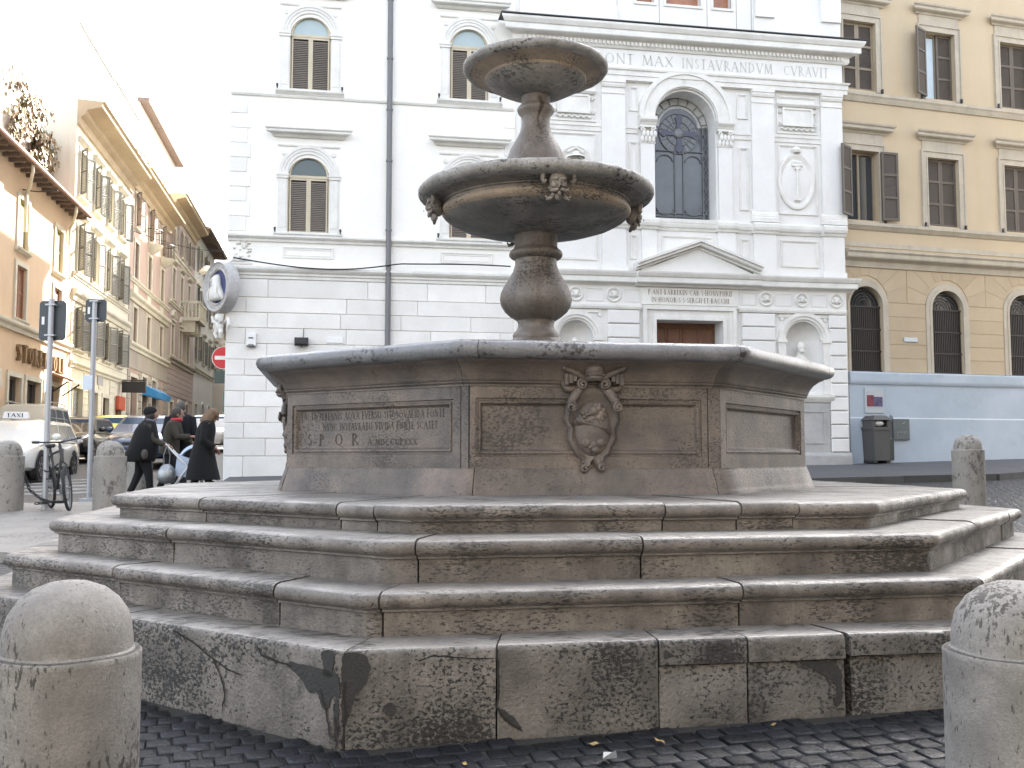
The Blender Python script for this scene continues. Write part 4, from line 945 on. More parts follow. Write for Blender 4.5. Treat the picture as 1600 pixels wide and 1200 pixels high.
# giant pilasters
def pilaster(x0, x1, z0, z1, d=.09):
    m = MB().box(x0, x1, PR-d, PR, z0+.29, z1-.34)
    cap = [(d, z1-.34), (d+.02, z1-.34), (d+.02, z1-.31), (d, z1-.30), (d, z1-.20), (d+.03, z1-.18), (d+.05, z1-.13), (d+.05, z1-.09), (d+.07, z1-.08), (d+.07, z1), (0, z1), (0, z1-.34)]
    bse = [(0, z0), (d+.06, z0), (d+.06, z0+.10), (d+.05, z0+.12), (d+.05, z0+.16), (d+.03, z0+.17), (d+.025, z0+.22), (d, z0+.26), (d, z0+.29), (0, z0+.29)]
    c = MB().ext_x(cap[::-1], x0, x1); b = MB().ext_x(bse[::-1], x0-.05, x1+.05)
    p = part('pilaster', m, M_CHURCH, ch, smooth=0)
    part('capital', c.xf(Matrix.Translation((0, PR, 0))), M_WTRIM, p, smooth=0); part('base', b.xf(Matrix.Translation((0, PR, 0))), M_WTRIM, p, smooth=0)
for x0, x1 in ((4.16, 4.72), (6.10, 6.68), (9.88, 10.46), (11.70, 12.26)): pilaster(x0, x1, 7.16, 10.46)
# sill course under the window storey, breaking forward under the pilasters
sp_ = [(0, 6.88), (.03, 6.88), (.05, 6.93), (.09, 6.96), (.11, 7.02), (.11, 7.10), (.07, 7.14), (0, 7.16)]
hb(4.10, 12.28, sp_, 'sill_course', False)
for x0, x1 in ((4.12, 4.76), (6.06, 6.72), (9.84, 10.50), (11.66, 12.28), (7.02, 7.47), (8.93, 9.46)):
    hb(x0, x1, [(o + .09 if o else 0, z) for o, z in sp_], 'sill_break', False)
    part('pedestal', MB().box(x0+.04, x1-.04, PR-.085, PR, 5.83, 6.88).box(x0, x1, PR-.12, PR-.085, 5.83, 5.98), M_CHURCH, ch, smooth=0)
def panel(x0, x1, z0, z1, w=.05, d=.035, name='panel_moulding'):
    part(name, MB().frame(x0, x1, z0, z1, w*.55, PR-d, PR).frame(x0+w*.55, x1-w*.55, z0+w*.55, z1-w*.55, w*.45, PR-d*.5, PR), M_WTRIM, ch, smooth=0)
for a in ((4.86, 5.98, 6.1, 6.76), (6.80, 6.96, 6.16, 6.74), (7.58, 8.86, 6.16, 6.76), (9.56, 9.78, 6.16, 6.74), (10.60, 11.58, 6.1, 6.76),
          (10.58, 11.60, 7.40, 9.14), (4.86, 5.98, 7.40, 9.14), (6.78, 7.0, 7.45, 9.0), (9.56, 9.80, 7.45, 9.0), (6.80, 7.02, 9.75, 10.34), (9.52, 9.80, 9.72, 10.34), (10.56, 11.62, 9.42, 10.36), (4.86, 5.98, 9.42, 10.36)): panel(*a)
for x0, x1 in ((4.72, 6.10), (10.46, 11.70), (6.68, 7.0), (9.42, 9.88)):
    part('impost_band', MB().box(x0, x1, PR-.03, PR, 9.2, 9.36).box(x0, x1, PR-.05, PR-.03, 9.31, 9.36), M_WTRIM, ch, smooth=0)
# inscription tablets over the side bays
for cx in (11.09, 5.42):
    t = part('cartouche', MB().box(cx-.36, cx+.36, PR-.06, PR, 9.64, 10.02).frame(cx-.40, cx+.40, 9.60, 10.06, .05, PR-.085, PR-.0), M_WTRIM, ch, smooth=0)
    part('cornice', MB().ext_x([(0, 10.08), (.08, 10.08), (.12, 10.13), (.12, 10.16), (0, 10.17)][::-1], cx-.44, cx+.44, True).xf(Matrix.Translation((0, PR, 0))), M_WTRIM, t, smooth=0)
    s = MB().tube([(cx-.44+.88*i/24, PR-.05, 9.53 + .03*math.sin(i*1.6)) for i in range(25)], .022, 6)
    for sx in (-1, 1): s.spiral((cx+sx*.46, 9.98), .05, .01, 1.3, .018, PR-.03, flip=sx); s.spiral((cx+sx*.46, 9.66), .05, .01, 1.3, .018, PR-.03, flip=-sx)
    part('scrollwork', s, M_WTRIM, t)
# oval shield (right bay)
ov = MB(); ov.lathe([(.30, .0), (.40, .035), (.44, .06), (.48, .05), (.49, 0)], 40).xf(rot @ Matrix.Diagonal((1, 1.48, 1, 1))); ov.xf(Matrix.Translation((11.04, PR, 8.24)))
sh = part('oval_shield', ov, M_WTRIM, ch)
part('shield_field', MB().ball((11.04, PR+.0, 8.22), (.40, .06, .60), 20, 12), M_CHURCH, sh)
col = MB().tube([(11.05, PR-.075, 7.82), (11.05, PR-.085, 8.52)], .035, 10).box(10.97, 11.13, PR-.10, PR-.03, 7.74, 7.84).box(10.98, 11.12, PR-.11, PR-.03, 8.52, 8.58)
for k in range(5): col.tube([(10.93+.06*k, PR-.06, 8.64), (10.93+.06*k, PR-.06, 8.72)], .018, 6)
col.tube([(10.91, PR-.06, 8.62), (11.19, PR-.06, 8.62)], .03, 8); part('column_emblem', col, M_WTRIM, sh)
cr = MB().lathe([(.10, 8.93), (.12, 8.96), (.13, 9.0), (.10, 9.05), (.05, 9.09), (.02, 9.1), (.02, 9.16), (0, 9.17)], 14, (11.04, PR-.03, 0)); part('crown', cr, M_WTRIM, sh)
# round cardinal's relief (left bay)
rd = MB(); rd.lathe([(.26, 0), (.34, .03), (.38, .06), (.43, .05), (.44, 0)], 36).xf(rot); rd.xf(Matrix.Translation((5.47, PR, 8.42)))
rp = part('round_relief', rd, M_WTRIM, ch); f = MB(); rr = random.Random(9)
f.lathe([(.22, 8.52), (.20, 8.55), (.09, 8.57), (.08, 8.66), (0, 8.69)], 16, (5.47, PR-.06, 0))
for s in (-1, 1):
    f.tube([(5.47+s*.10, PR-.05, 8.53), (5.47+s*.26, PR-.06, 8.46), (5.47+s*.30, PR-.05, 8.30)], .022, 6)
    for k in range(7): f.ball((5.47+s*(.22+.04*(k % 3)), PR-.04, 8.28-.06*(k//3)), .026, 6, 5)
    f.tube([(5.47+s*.2, PR-.03, 8.66), (5.47-s*.05, PR-.04, 8.80)], .03, 6)
f.ball((5.47, PR-.02, 8.32), (.15, .06, .20), 12, 8); part('hat_and_tassels', f, M_WTRIM, rp)
# great arched window
gw = ob('great_window', None, ch); cx, zs_, r = 8.20, 9.56, .77
sur = MB().arch(cx, zs_+.04, .80, 1.08, PR-.12, PR, n=28).arch(cx, zs_+.04, 1.08, 1.19, PR-.17, PR, n=28).arch(cx, zs_+.04, .775, .80, PR-.08, PR+.4, n=28)
part('archivolt', sur, M_WTRIM, gw, smooth=30)
for s in (-1, 1):
    x = cx + s*.975
    part('column', MB().box(x-.17, x+.17, PR-.10, PR+.02, 7.16, 8.98), M_CHURCH, gw, smooth=0)
    c = MB().box(x-.20, x+.20, PR-.14, PR, 9.34, 9.40)
    for k in range(4):
        for j in range(2): c.ball((x-.14+.093*k+(.04 if j else 0), PR-.115-.015*j, 9.05+.13*j), (.045, .035, .085), 8, 6)
    for k in (-1, 1): c.spiral((x+k*.13, 9.29), .06, .01, 1.2, .018, PR-.14, flip=k)
    c.tube([(x-.19, PR-.10, 8.97), (x+.19, PR-.10, 8.97)], .02, 6); part('capital', c, M_WTRIM, gw)
    part('impost', MB().ext_x([(0, 9.40), (.15, 9.40), (.17, 9.44), (.21, 9.48), (.23, 9.51), (.23, 9.58), (0, 9.60)][::-1], x-.21, x+.21, False).xf(Matrix.Translation((0, PR, 0))), M_WTRIM, gw, smooth=0)
gy = PR + .46
def archpoly(rx, z0, zs, cx=cx, n=20): return [(cx-rx, z0), (cx+rx, z0)] + [(cx+rx*math.cos(PI*i/n), zs+rx*math.sin(PI*i/n)) for i in range(n+1)]
part('glazing', MB().prism(archpoly(.768, 7.15, zs_), gy+.03, gy+.06), M_STAIN, gw, smooth=0)
part('bright_lights', MB().arch(cx, zs_, .50, .745, gy+.02, gy+.029, R(4), R(176), 24), M_STAINL, gw, smooth=0)
part('rose_light', MB().lathe([(.50, 0), (.50, .012), (0, .012)], 36).xf(rot @ Matrix.Identity(4)).xf(Matrix.Translation((cx, gy+.03, 9.42))), mat('grey_glass', (.16, .165, .175), .3, (.11, .115, .125), 9, .8, .1, 60, .05), gw)
cm = MB(); Y = gy
def T(p, q, r=.013): cm.tube([(p[0], Y, p[1]), (q[0], Y, q[1])], r, 6)
for s in (-1, 1):
    T((cx+s*.62, 7.15), (cx+s*.62, 9.3)); T((cx+s*.11, 7.15), (cx+s*.11, 9.1)); T((cx+s*.755, 7.15), (cx+s*.755, 9.56))
    for k in range(9):                                    # chain of almond shapes in the side strips
        z0 = 7.2 + k*.27
        for q in (-1, 1): cm.tube([(cx+s*(.69+q*.06*math.sin(PI*i/6)), Y, z0+.27*i/6) for i in range(7)], .010, 5)
    cm.tube([(cx+s*(.36+.22*math.cos(a)), Y, 7.55+.16*math.sin(a)) for a in [PI+PI*i/10 for i in range(11)]], .014, 6)
    cm.tube([(cx+s*(.62-.0), Y, 8.72)] + [(cx+s*(.36+.2*math.cos(a)), Y, 8.72+.16*math.sin(a)) for a in [PI*i/8 for i in range(9)]], .014, 6)
T((cx-.62, 8.98), (cx+.62, 8.98), .016); T((cx-.755, 7.42), (cx+.755, 7.42), .013); T((cx-.62, 7.34), (cx+.62, 7.34), .010)
for rr_ in (.50, .30): cm.tube([(cx+rr_*math.cos(a), Y, 9.42+rr_*math.sin(a)) for a in [2*PI*i/28 for i in range(28)]], .012, 6, closed=True)
cm.tube([(cx+.62*math.cos(a), Y, 9.40+.74*math.sin(a)) for a in [PI*i/20 for i in range(21)]], .012, 6)
for k in range(20):
    a = 2*PI*k/20+.08; T((cx+.12*math.cos(a), 9.42+.12*math.sin(a)), (cx+.49*math.cos(a), 9.42+.49*math.sin(a)), .006)
for k in range(9):
    a = PI*(k+.5)/9; T((cx+.60*math.cos(a), zs_+.60*math.sin(a)), (cx+.76*math.cos(a), zs_+.76*math.sin(a)), .010)
part('lead_tracery', cm, M_CAME, gw, kind='stuff')
cr = MB()
for q in range(4):
    m4 = MB().prism([(-.045, .02), (.045, .02), (.05, .3), (.10, .40), (.05, .44), (.0, .50), (-.05, .44), (-.10, .40), (-.05, .3)], Y-.02, Y+.01).xf(Matrix.Translation((cx, 0, 9.42)) @ Matrix.Rotation(q*PI/2, 4, 'Y')); cr.add(m4.v, m4.f)
part('glass_cross', cr, M_STAINB, gw, smooth=0)
part('cross_boss', MB().ball((cx, Y-.02, 9.43), (.13, .03, .13), 14, 8), mat('grey_glass', (.16, .165, .175)), gw)
part('sill_block', MB().box(7.44, 8.96, PR-.12, PR+.5, 7.06, 7.15), M_WTRIM, gw, smooth=0)
# lower cornice, pediment, frieze with roundels and tablet
lc = [(0, 5.50), (.06, 5.50), (.09, 5.54), (.20, 5.56), (.22, 5.58), (.22, 5.69), (.25, 5.71), (.29, 5.78), (.30, 5.82), (0, 5.85)]
hb(4.10, 7.0, lc, 'lower_cornice', False); hb(9.90, 12.28, lc, 'lower_cornice', True); hb(6.88, 9.98, [(o+.09 if o else 0, z) for o, z in lc], 'pediment_base', False)
pd = ob('pediment', None, ch)
part('tympanum', MB().prism([(7.0, 5.85), (9.86, 5.85), (8.43, 6.45)], PR-.14, PR), M_CHURCH, pd, smooth=0)
for s in (-1, 1):
    def RK(x, z): return (8.43 + s*x, z)
    for q, (w, o0, o1) in enumerate(((.05, 0, .20), (.07, .05, .34), (.06, .12, .40))):
        b = [.0, .06, .13][q]; a, e = RK(1.56, 5.86), RK(0, 6.43)
        pts = [(a[0], a[1]+b), (a[0], a[1]+b+w), (e[0], e[1]+b+w), (e[0], e[1]+b)]
        if s < 0: pts = pts[::-1]
        part('raking_cornice', MB().prism(pts[::-1], PR-o1, PR+.0), M_WTRIM, pd, smooth=0)
part('frieze', MB().box(4.10, 12.26, PR-.05, PR, 5.03, 5.50), M_CHURCH, ch, smooth=0)
hb(4.10, 7.06, [(0, 4.95), (.08, 4.95), (.10, 5.0), (.10, 5.05), (0, 5.07)], 'astragal', False); hb(9.48, 12.26, [(0, 4.95), (.08, 4.95), (.10, 5.0), (.10, 5.05), (0, 5.07)], 'astragal', False)
tb = part('tablet', MB().box(7.04, 9.46, PR-.085, PR-.05, 5.08, 5.49), M_WTRIM, ch, smooth=0)
ti = MB()
for t, h, x0, z, w in (('P.ANT.BARBERIN.CAR.S.HONVPHRII', .115, 7.20, 5.32, 2.10), ('IN.HONOR.S.S.SERGII.ET.BACCHI', .115, 7.28, 5.14, 1.95)):
    l = lettering(t, h, x0, z, PR-.085, fit=w, bold=1.2); ti.add(l.v, l.f)
part('inscription', ti, mat('brown_inscription', (.22, .17, .13), .9, fine=0, bump=0), tb, smooth=0, kind='stuff', label='P ANT BARBERIN CAR S HONVPHRII IN HONOR S S SERGII ET BACCHI')
for cx_ in (4.45, 5.45, 6.37, 10.17, 11.10, 12.0):
    rm = MB().lathe([(.13, 0), (.13, .03), (.16, .045), (.185, .03), (.19, 0)], 24).xf(rot).xf(Matrix.Translation((cx_, PR-.05, 5.29)))
    rp = part('roundel', rm, M_WTRIM, ch)
    hd = MB().ball((cx_, PR-.085, 5.28), (.062, .05, .07), 10, 8).ball((cx_, PR-.085, 5.325), (.07, .045, .05), 10, 6).ball((cx_, PR-.135, 5.275), (.012, .016, .016), 6, 5)
    for s in (-1, 1): hd.ball((cx_+s*.085, PR-.065, 5.265), (.05, .02, .04), 8, 5); hd.ball((cx_+s*.03, PR-.125, 5.30), (.012, .008, .008), 6, 4)
    part('cherub_head', hd, M_WTRIM, rp)
for x0, x1 in ((4.68, 5.2), (5.70, 6.12), (6.62, 7.0), (9.55, 9.93), (10.42, 10.85), (11.35, 11.76)):
    panel(x0, x1, 5.13, 5.43, .03, .065)
# rusticated piers and door frame
for x0, x1 in ((6.22, 7.0), (9.55, 10.40), (11.80, 12.25), (4.12, 4.72)):
    for k in range(11):
        z = 4.93 - k*.335
        part('rustic_block', MB().box(x0, x1, PR-.085, PR+.01, z-.315, z, .022), M_CHURCH, ch, smooth=0)
df = ob('doorway', None, ch)
m = MB()
for w0, w1, o in ((0, .09, .10), (.09, .24, .07), (.24, .33, .13)):
    m.box(7.40-w1, 7.40-w0, PR-o, PR, .6, 4.72+w1); m.box(9.06+w0, 9.06+w1, PR-o, PR, .6, 4.72+w1); m.box(7.40-w0, 9.06+w0, PR-o, PR, 4.72+w0, 4.72+w1)
part('door_frame', m, M_WTRIM, df, smooth=0)
for i in range(2):
    x0 = 7.41 + i*.82
    dl = part('door_leaf', MB().box(x0, x0+.81, PR+.44, PR+.5, .9, 4.71), M_DOOR, df, smooth=0)
    for a in range(2):
        for b_ in range(5):
            part('door_panel', MB().box(x0+.05+a*.38, x0+.37+a*.38, PR+.42, PR+.445, 1.2+b_*.7, 1.8+b_*.7, .02), M_DOOR, dl, smooth=0)
# niches with busts
for cx_, rr_, zs__ in ((11.15, .50, 4.32), (5.47, .45, 4.28)):
    n = ob('niche', None, ch)
    nm = MB()
    for i in range(13):
        a = PI*i/12
        for z in (3.05, zs__): nm.v.append((cx_ - rr_*math.cos(a), PR + .0 + .42*math.sin(a), z))
    nm.f = [(2*i, 2*i+1, 2*i+3, 2*i+2) for i in range(12)]
    k0 = len(nm.v)
    for i in range(13):
        a = PI*i/12
        for j in range(7):
            e = PI/2*j/6; nm.v.append((cx_ - rr_*math.cos(a)*math.cos(e), PR + .42*math.sin(a)*math.cos(e), zs__ + rr_*math.sin(e)))
    for i in range(12):
        for j in range(6): nm.f.append((k0+i*7+j, k0+i*7+j+1, k0+(i+1)*7+j+1, k0+(i+1)*7+j))
    part('niche_bowl', nm, M_CHURCH, n, smooth=60)
    a = MB().arch(cx_, zs__, rr_, rr_+.07, PR-.05, PR).arch(cx_, zs__, rr_+.07, rr_+.17, PR-.08, PR).arch(cx_, zs__, rr_-.05, rr_, PR-.0, PR+.06)
    for s in (-1, 1): a.box(cx_+s*(rr_+.08)-.10, cx_+s*(rr_+.08)+.10, PR-.07, PR, 3.0, zs__-.06).box(cx_+s*(rr_+.08)-.12, cx_+s*(rr_+.08)+.12, PR-.10, PR, zs__-.08, zs__); a.arch(cx_+s*.56, 4.82, 0, .05, PR-.04, PR, 0, 2*PI, 10)
    a.box(cx_-rr_-.15, cx_+rr_+.15, PR-.04, PR, 4.86+.0, 4.93)
    part('niche_frame', a, M_WTRIM, n, smooth=30)
    b = MB().rings([(cx_, PR+.2, 3.30, .12, .10), (cx_, PR+.2, 3.38, .10, .09), (cx_, PR+.2, 3.42, .22, .13), (cx_, PR+.2, 3.62, .30, .16), (cx_, PR+.2, 3.80, .29, .15), (cx_, PR+.2, 3.90, .17, .12), (cx_, PR+.19, 3.96, .085, .085), (cx_, PR+.18, 4.04, .08, .085)], 16)
    b.ball((cx_, PR+.16, 4.15), (.105, .12, .14), 14, 10); b.ball((cx_, PR+.04, 4.14), (.016, .025, .03), 6, 5); b.ball((cx_, PR+.10, 4.06), (.07, .07, .07), 10, 7)
    part('bust', b, M_WTRIM, n, smooth=60)
    part('niche_shelf', MB().ext_x([(0, 2.78), (.06, 2.80), (.12, 2.88), (.14, 2.92), (.14, 2.98), (0, 3.0)][::-1], cx_-.72, cx_+.72, False).xf(Matrix.Translation((0, PR, 0))), M_WTRIM, n, smooth=0)
    part('apron', MB().box(cx_-.62, cx_+.62, PR-.05, PR, 1.55, 2.78).frame(cx_-.5, cx_+.5, 1.8, 2.6, .04, PR-.07, PR-.05), M_GREYTRAV, n, smooth=0)
hb(4.06, 7.05, [(0, .3), (.14, .3), (.14, 1.50), (.12, 1.55), (.09, 1.58), (0, 1.60)], 'plinth', False, M_GREYTRAV); hb(9.42, 12.29, [(0, .3), (.14, .3), (.14, 1.50), (.12, 1.55), (.09, 1.58), (0, 1.60)], 'plinth', False, M_GREYTRAV)
# upper storey above the cornice
for x0, x1, zt_ in ((7.0, 7.45, 13.9), (7.75, 8.63, 14.3), (8.96, 9.42, 13.9)):
    w = part('upper_window', MB().frame(x0-.06, x1+.06, 12.41, zt_+.06, .06, PR-.03, PR+.02), M_WTRIM, ch, smooth=0)
    part('russet_pane', MB().box(x0, x1, PR+.18, PR+.2, 12.45, zt_), M_RUSTGLASS, w, smooth=0)
for x in (6.52, 7.58, 8.80, 9.56, 9.95, 11.9): part('wall_joint', MB().box(x-.008, x+.008, PR-.004, PR, 11.77, 15), mat('joint_grey', (.34, .33, .31), .9, bump=0), ch, smooth=0)
for x0, x1 in ((9.98, 12.26), (4.12, 6.5)): part('upper_plinth', MB().box(x0, x1, PR-.10, PR, 11.766, 12.28), M_CHURCH, ch, smooth=0)
part('upper_pilaster', MB().box(11.74, 12.26, PR-.16, PR-.0, 12.28, 17), M_CHURCH, ch, smooth=0)
part('upper_pilaster', MB().box(10.0, 10.5, PR-.16, PR-.0, 12.28, 17), M_CHURCH, ch, smooth=0)

# ================================================================== OCHRE BUILDING (right)
ye = thing('ochre_building', 'ochre yellow palazzo with brown shutters above a pale blue base wall', 'building', (12.34, 22.62, 0), R(6.6))
cols_ = (.64, 3.08, 5.50, 7.92)
rows = (7.42, 10.78, 14.1)
ops = [(c-.48, c+.48, z, z+1.78, False) for z in rows for c in cols_] + [(c-.48, c+.48, 3.58, 5.26, True) for c in cols_]
wl = wall_open(0, 10, 0, 17.3, ops, .25); shell(wl, 0, 10, 0, 17.3, 14)
part('wall', wl, M_YELLOW, ye, smooth=0)
part('roof', MB().box(-.3, 10.6, -.6, 14, 17.3, 17.6), M_TILE, ye, smooth=0)
part('sill_course', MB().ext_x([(0, 7.16), (.04, 7.18), (.09, 7.24), (.12, 7.27), (.12, 7.35), (0, 7.37)][::-1], 0, 10), M_YTRIM, ye, smooth=0)
part('sill_course', MB().ext_x([(0, 10.46), (.04, 10.47), (.09, 10.58), (.12, 10.62), (.12, 10.69), (0, 10.71)][::-1], 0, 10), M_YTRIM, ye, smooth=0)
part('cornice_band', MB().ext_x([(0, 6.22), (.05, 6.22), (.07, 6.36), (.12, 6.39), (.22, 6.42), (.24, 6.45), (.24, 6.54), (.28, 6.58), (.28, 6.62), (0, 6.66)][::-1], 0, 10), M_YTRIM, ye, smooth=0)
part('lower_band', MB().box(0, 10, -.02, .0, 6.74, 6.86), M_YTRIM, ye, smooth=0)
sm = MB()
for w0, w1, o in ((0, .035, .05), (.035, .15, .035), (.15, .19, .06)):
    sm.box(-.48-w1, -.48-w0, -o, 0, -.04, 1.78+w1); sm.box(.48+w0, .48+w1, -o, 0, -.04, 1.78+w1); sm.box(-.48-w0, .48+w0, -o, 0, 1.78+w0, 1.78+w1)
sm.box(-.62, .62, -.03, 0, 1.97, 2.22); ysur = sm.mesh('surround', M_YTRIM, 0)
yhood = MB().ext_x([(0, 2.22), (.05, 2.22), (.07, 2.26), (.16, 2.29), (.18, 2.31), (.18, 2.37), (.22, 2.40), (.23, 2.44), (0, 2.46)][::-1], -.68, .68, True).mesh('hood', M_YTRIM, 0)
def panel_shutter(w, h, mR):
    f = MB(); st = .06
    f.box(0, st, 0, .045, 0, h); f.box(w-st, w, 0, .045, 0, h)
    for z in (0, h/3-st/2, 2*h/3-st/2, h-st): f.box(st, w-st, 0, .045, z, z+st)
    lv = MB()
    for k in range(3):
        z0 = (0, h/3-st/2, 2*h/3-st/2)[k]+st; z1 = (h/3-st/2, 2*h/3-st/2, h-st)[k]; z = z0
        while z < z1-.02:
            lv.add([(st, .012, z), (w-st, .012, z), (w-st, .036, z+.05), (st, .036, z+.05)], [(0, 1, 2, 3)]); z += .033
    return f.mesh('shutter', mR, 0), lv.mesh('louvres', M_SHUT_DARK, 0)
PS = panel_shutter(.475, 1.76, M_SHUT_TAN); PSd = panel_shutter(.475, 1.76, mat('umber_shutter_rail', (.115, .095, .075), .6, bump=.05))
yback = MB().box(-.475, .475, .20, .23, 0, 1.77).mesh('pane', M_GLASS, 0)
ywf = MB().frame(-.475, .475, 0, 1.77, .05, .16, .2).box(-.03, .03, .155, .2, .05, 1.72).mesh('casement', M_SHUT_TAN, 0)
wcurt = MB().box(-.42, -.06, .185, .198, .06, 1.7).mesh('white_curtain', plain('blue_white_curtain', (.50, .60, .68), .7), 0)
dk = MB().box(-.02, .02, -.1, -.04, -.06, .05).mesh('shutter_dog', M_IRON, 0)
for zi, z in enumerate(rows):
    for ci, c in enumerate(cols_):
        w = ob('window', None, ye, (c, 0, z))
        ob('surround', ysur, w); ob('hood', yhood, w); ob('casement', ywf, w); ob('pane', yback, w); ob('shutter_dog', dk, w, (-.62, 0, 0)); ob('shutter_dog', dk, w, (.62, 0, 0))
        P = PS if (ci, zi) in ((0, 1),) else PSd
        if (ci, zi) == (1, 1): a = ((-.48, -.05, R(-155)), (.005, .10, 0)); ob('white_curtain', wcurt, w, (.14, 0, 0))
        elif (ci, zi) == (0, 0): a = ((-.48, -.20, R(-152)), (.50, -.12, R(-4)))
        else: a = ((-.477, .08, 0), (.002, .08, 0))
        for k, (x, y, r_) in enumerate(a):
            # left leaf hinges on its left edge; an opened leaf is turned outwards about the hinge
            o1 = ob('shutter', P[0], w, (x, y, .01), (0, 0, r_)); o2 = ob('louvres', P[1], w, (x, y, .01), (0, 0, r_), kind='stuff')
# rusticated ground storey between the arched windows: stones and voussoirs
zc = [3.60, 3.95, 4.30, 4.65, 5.0, 5.35]
edges = [(-.0, cols_[0]-.66)] + [(cols_[i]+.66, cols_[i+1]-.66) for i in range(3)] + [(cols_[3]+.66, 10)]
for x0, x1 in edges:
    if x1 - x0 < .1: continue
    for k in range(5):
        part('rustic_block', MB().box(x0+.004, x1-.004, -.018, .01, zc[k]+.0035, zc[k+1]-.0035, .004), M_YBLOCK, ye, smooth=0)
for c in cols_:
    n = 9; r0 = .665
    for k in range(n):
        a0, a1_ = PI*k/n, PI*(k+1)/n
        # each voussoir runs out to the band or to the middle of the pier
        def outp(a):
            ca, sa = math.cos(a), math.sin(a); t = 9
            if sa > 1e-6: t = min(t, (6.20-5.36)/sa)
            if abs(ca) > 1e-6: t = min(t, 1.205/abs(ca))
            return (c + t*ca, 5.36 + t*sa)
        g = .004
        p = [(c + r0*math.cos(a0+g), 5.36 + r0*math.sin(a0+g)), outp(a0+g*.6), outp(a1_-g*.6), (c + r0*math.cos(a1_-g), 5.36 + r0*math.sin(a1_-g))]
        q0, q1 = outp(a0), outp(a1_)
        if abs(abs(q0[0]-c)-1.205) < .02 and abs(q1[1]-6.20) < .02: p.insert(2, (c+1.2, 6.195))
        if abs(q0[1]-6.20) < .02 and abs(abs(q1[0]-c)-1.205) < .02: p.insert(2, (c-1.2, 6.195))
        if min(v[0] for v in p) < 0: p = [(max(.004, v[0]), v[1]) for v in p]
        part('voussoir', MB().prism(p, -.018, .01), M_YBLOCK, ye, smooth=0)
    a = ob('arched_window', None, ye, (c, 0, 0))
    fm = MB().arch(0, 5.26, .48, .545, -.05, .0, n=20).arch(0, 5.26, .545, .66, -.035, 0, n=20)
    for s in (-1, 1): fm.box(s*.5125-.0325, s*.5125+.0325, -.05, 0, 3.6, 5.26); fm.box(s*.6025-.0575, s*.6025+.0575, -.035, 0, 3.6, 5.26)
    part('surround', fm, M_YTRIM, a, smooth=30)
    part('pane', MB().prism([(-.478, 3.58), (.478, 3.58)] + [(.478*math.cos(PI*i/14), 5.26+.478*math.sin(PI*i/14)) for i in range(15)], .17, .2), M_GLASS, a, smooth=0)
    gr = MB()
    for x in [-.44+.055*i for i in range(17)]:
        zt_ = 5.22; gr.box(x-.013, x+.013, .06, .08, 3.6, zt_)
    for z in (3.6, 4.1, 4.65, 5.22): gr.box(-.478, .478, .05, .09, z, z+.035)
    for r_ in (.16, .24, .32, .40): gr.arch(0, 5.255, r_, r_+.02, .06, .08, 0, PI, 14)
    part('grille', gr, M_DARKGATE, a, kind='stuff', smooth=0)
    part('mesh_screen', MB().box(-.476, .476, .10, .11, 3.6, 5.23), M_DARKGATE, a, smooth=0)
# pale blue base wall
bw = part('base_wall', MB().box(0, 10, -.16, .0, .5, 3.30), M_BLUEW, ye, smooth=0)
part('coping', MB().ext_x([(0, 3.27), (.19, 3.27), (.21, 3.31), (.22, 3.35), (.22, 3.54), (.20, 3.57), (0, 3.60)][::-1], 0, 10), M_BLUEW, ye, smooth=0)
part('white_line', MB().box(0, 10, -.164, -.16, 2.425, 2.455), plain('white_line_paint', (.68, .74, .79), .7), ye, smooth=0)
sm_ = mat('soot_smear', (.10, .11, .12), .9, (.22, .25, .28), 4, .9, .3, 20, .1)
yel = thing('wall_plaque', 'small pale grey number plaque on ochre wall between the arched windows', 'plaque', (12.34 + 1.93*math.cos(R(6.6)), 22.62 + 1.93*math.sin(R(6.6)) - .03, 4.38), R(6.6))
part('plate', MB().box(-.2, .2, -.02, 0, 0, .11, .005), plain('pale_grey_plate', (.50, .55, .58), .4), yel, smooth=0)
def onw(w, z, out=.17): return (12.34 + w*math.cos(R(6.6)) + out*math.sin(R(6.6)), 22.62 + w*math.sin(R(6.6)) - out*math.cos(R(6.6)), z)
po = thing('poster_frame', 'framed poster with dark red and violet pictures on the pale blue wall', 'poster', onw(.69, 2.56), R(6.6))
part('backboard', MB().box(-.27, .27, -.02, 0, 0, .62, .004), plain('grey_backboard', (.40, .44, .46), .6), po, smooth=0)
part('sheet', MB().box(-.22, .24, -.024, -.02, .12, .54), plain('grey_paper', (.42, .43, .45), .8), po, smooth=0)
part('picture', MB().box(-.22, -.02, -.028, -.024, .16, .44), mat('red_picture', (.22, .04, .06), .6, (.05, .02, .03), 9, .9, .3, 40, 0), po, smooth=0)
part('picture', MB().box(-.02, .23, -.028, -.024, .16, .40), mat('violet_picture', (.12, .10, .22), .6, (.03, .02, .04), 9, .9, .3, 40, 0), po, smooth=0)
ub = thing('utility_box', 'grey metal utility box with scribbled tag on the pale blue wall', 'utility box', onw(1.43, 1.90), R(6.6))
part('door', MB().box(-.24, .24, -.06, 0, 0, .52, .01), plain('greenish_grey_box', (.10, .115, .115), .6), ub, smooth=0)
tg = MB(); rr = random.Random(2)
for k in range(9): tg.tube([(-.18+.04*k, -.064, .14+rr.uniform(-.03, .03)), (-.16+.04*k, -.064, .22+rr.uniform(-.03, .03)), (-.13+.04*k, -.064, .15)], .006, 4)
tg.tube([(.02, -.064, .40), (.10, -.064, .43)], .006, 4); part('scribbled_tag', tg, plain('pale_marker', (.36, .40, .40), .6), ub)
eb = thing('drain_box', 'dark green stained box between the litter bin and the utility box', 'box', onw(1.03, 1.30), R(6.6))
part('casing', MB().box(-.14, .14, -.10, 0, .1, .62, .01), plain('dark_green_casing', (.045, .055, .05), .7), eb, smooth=0)
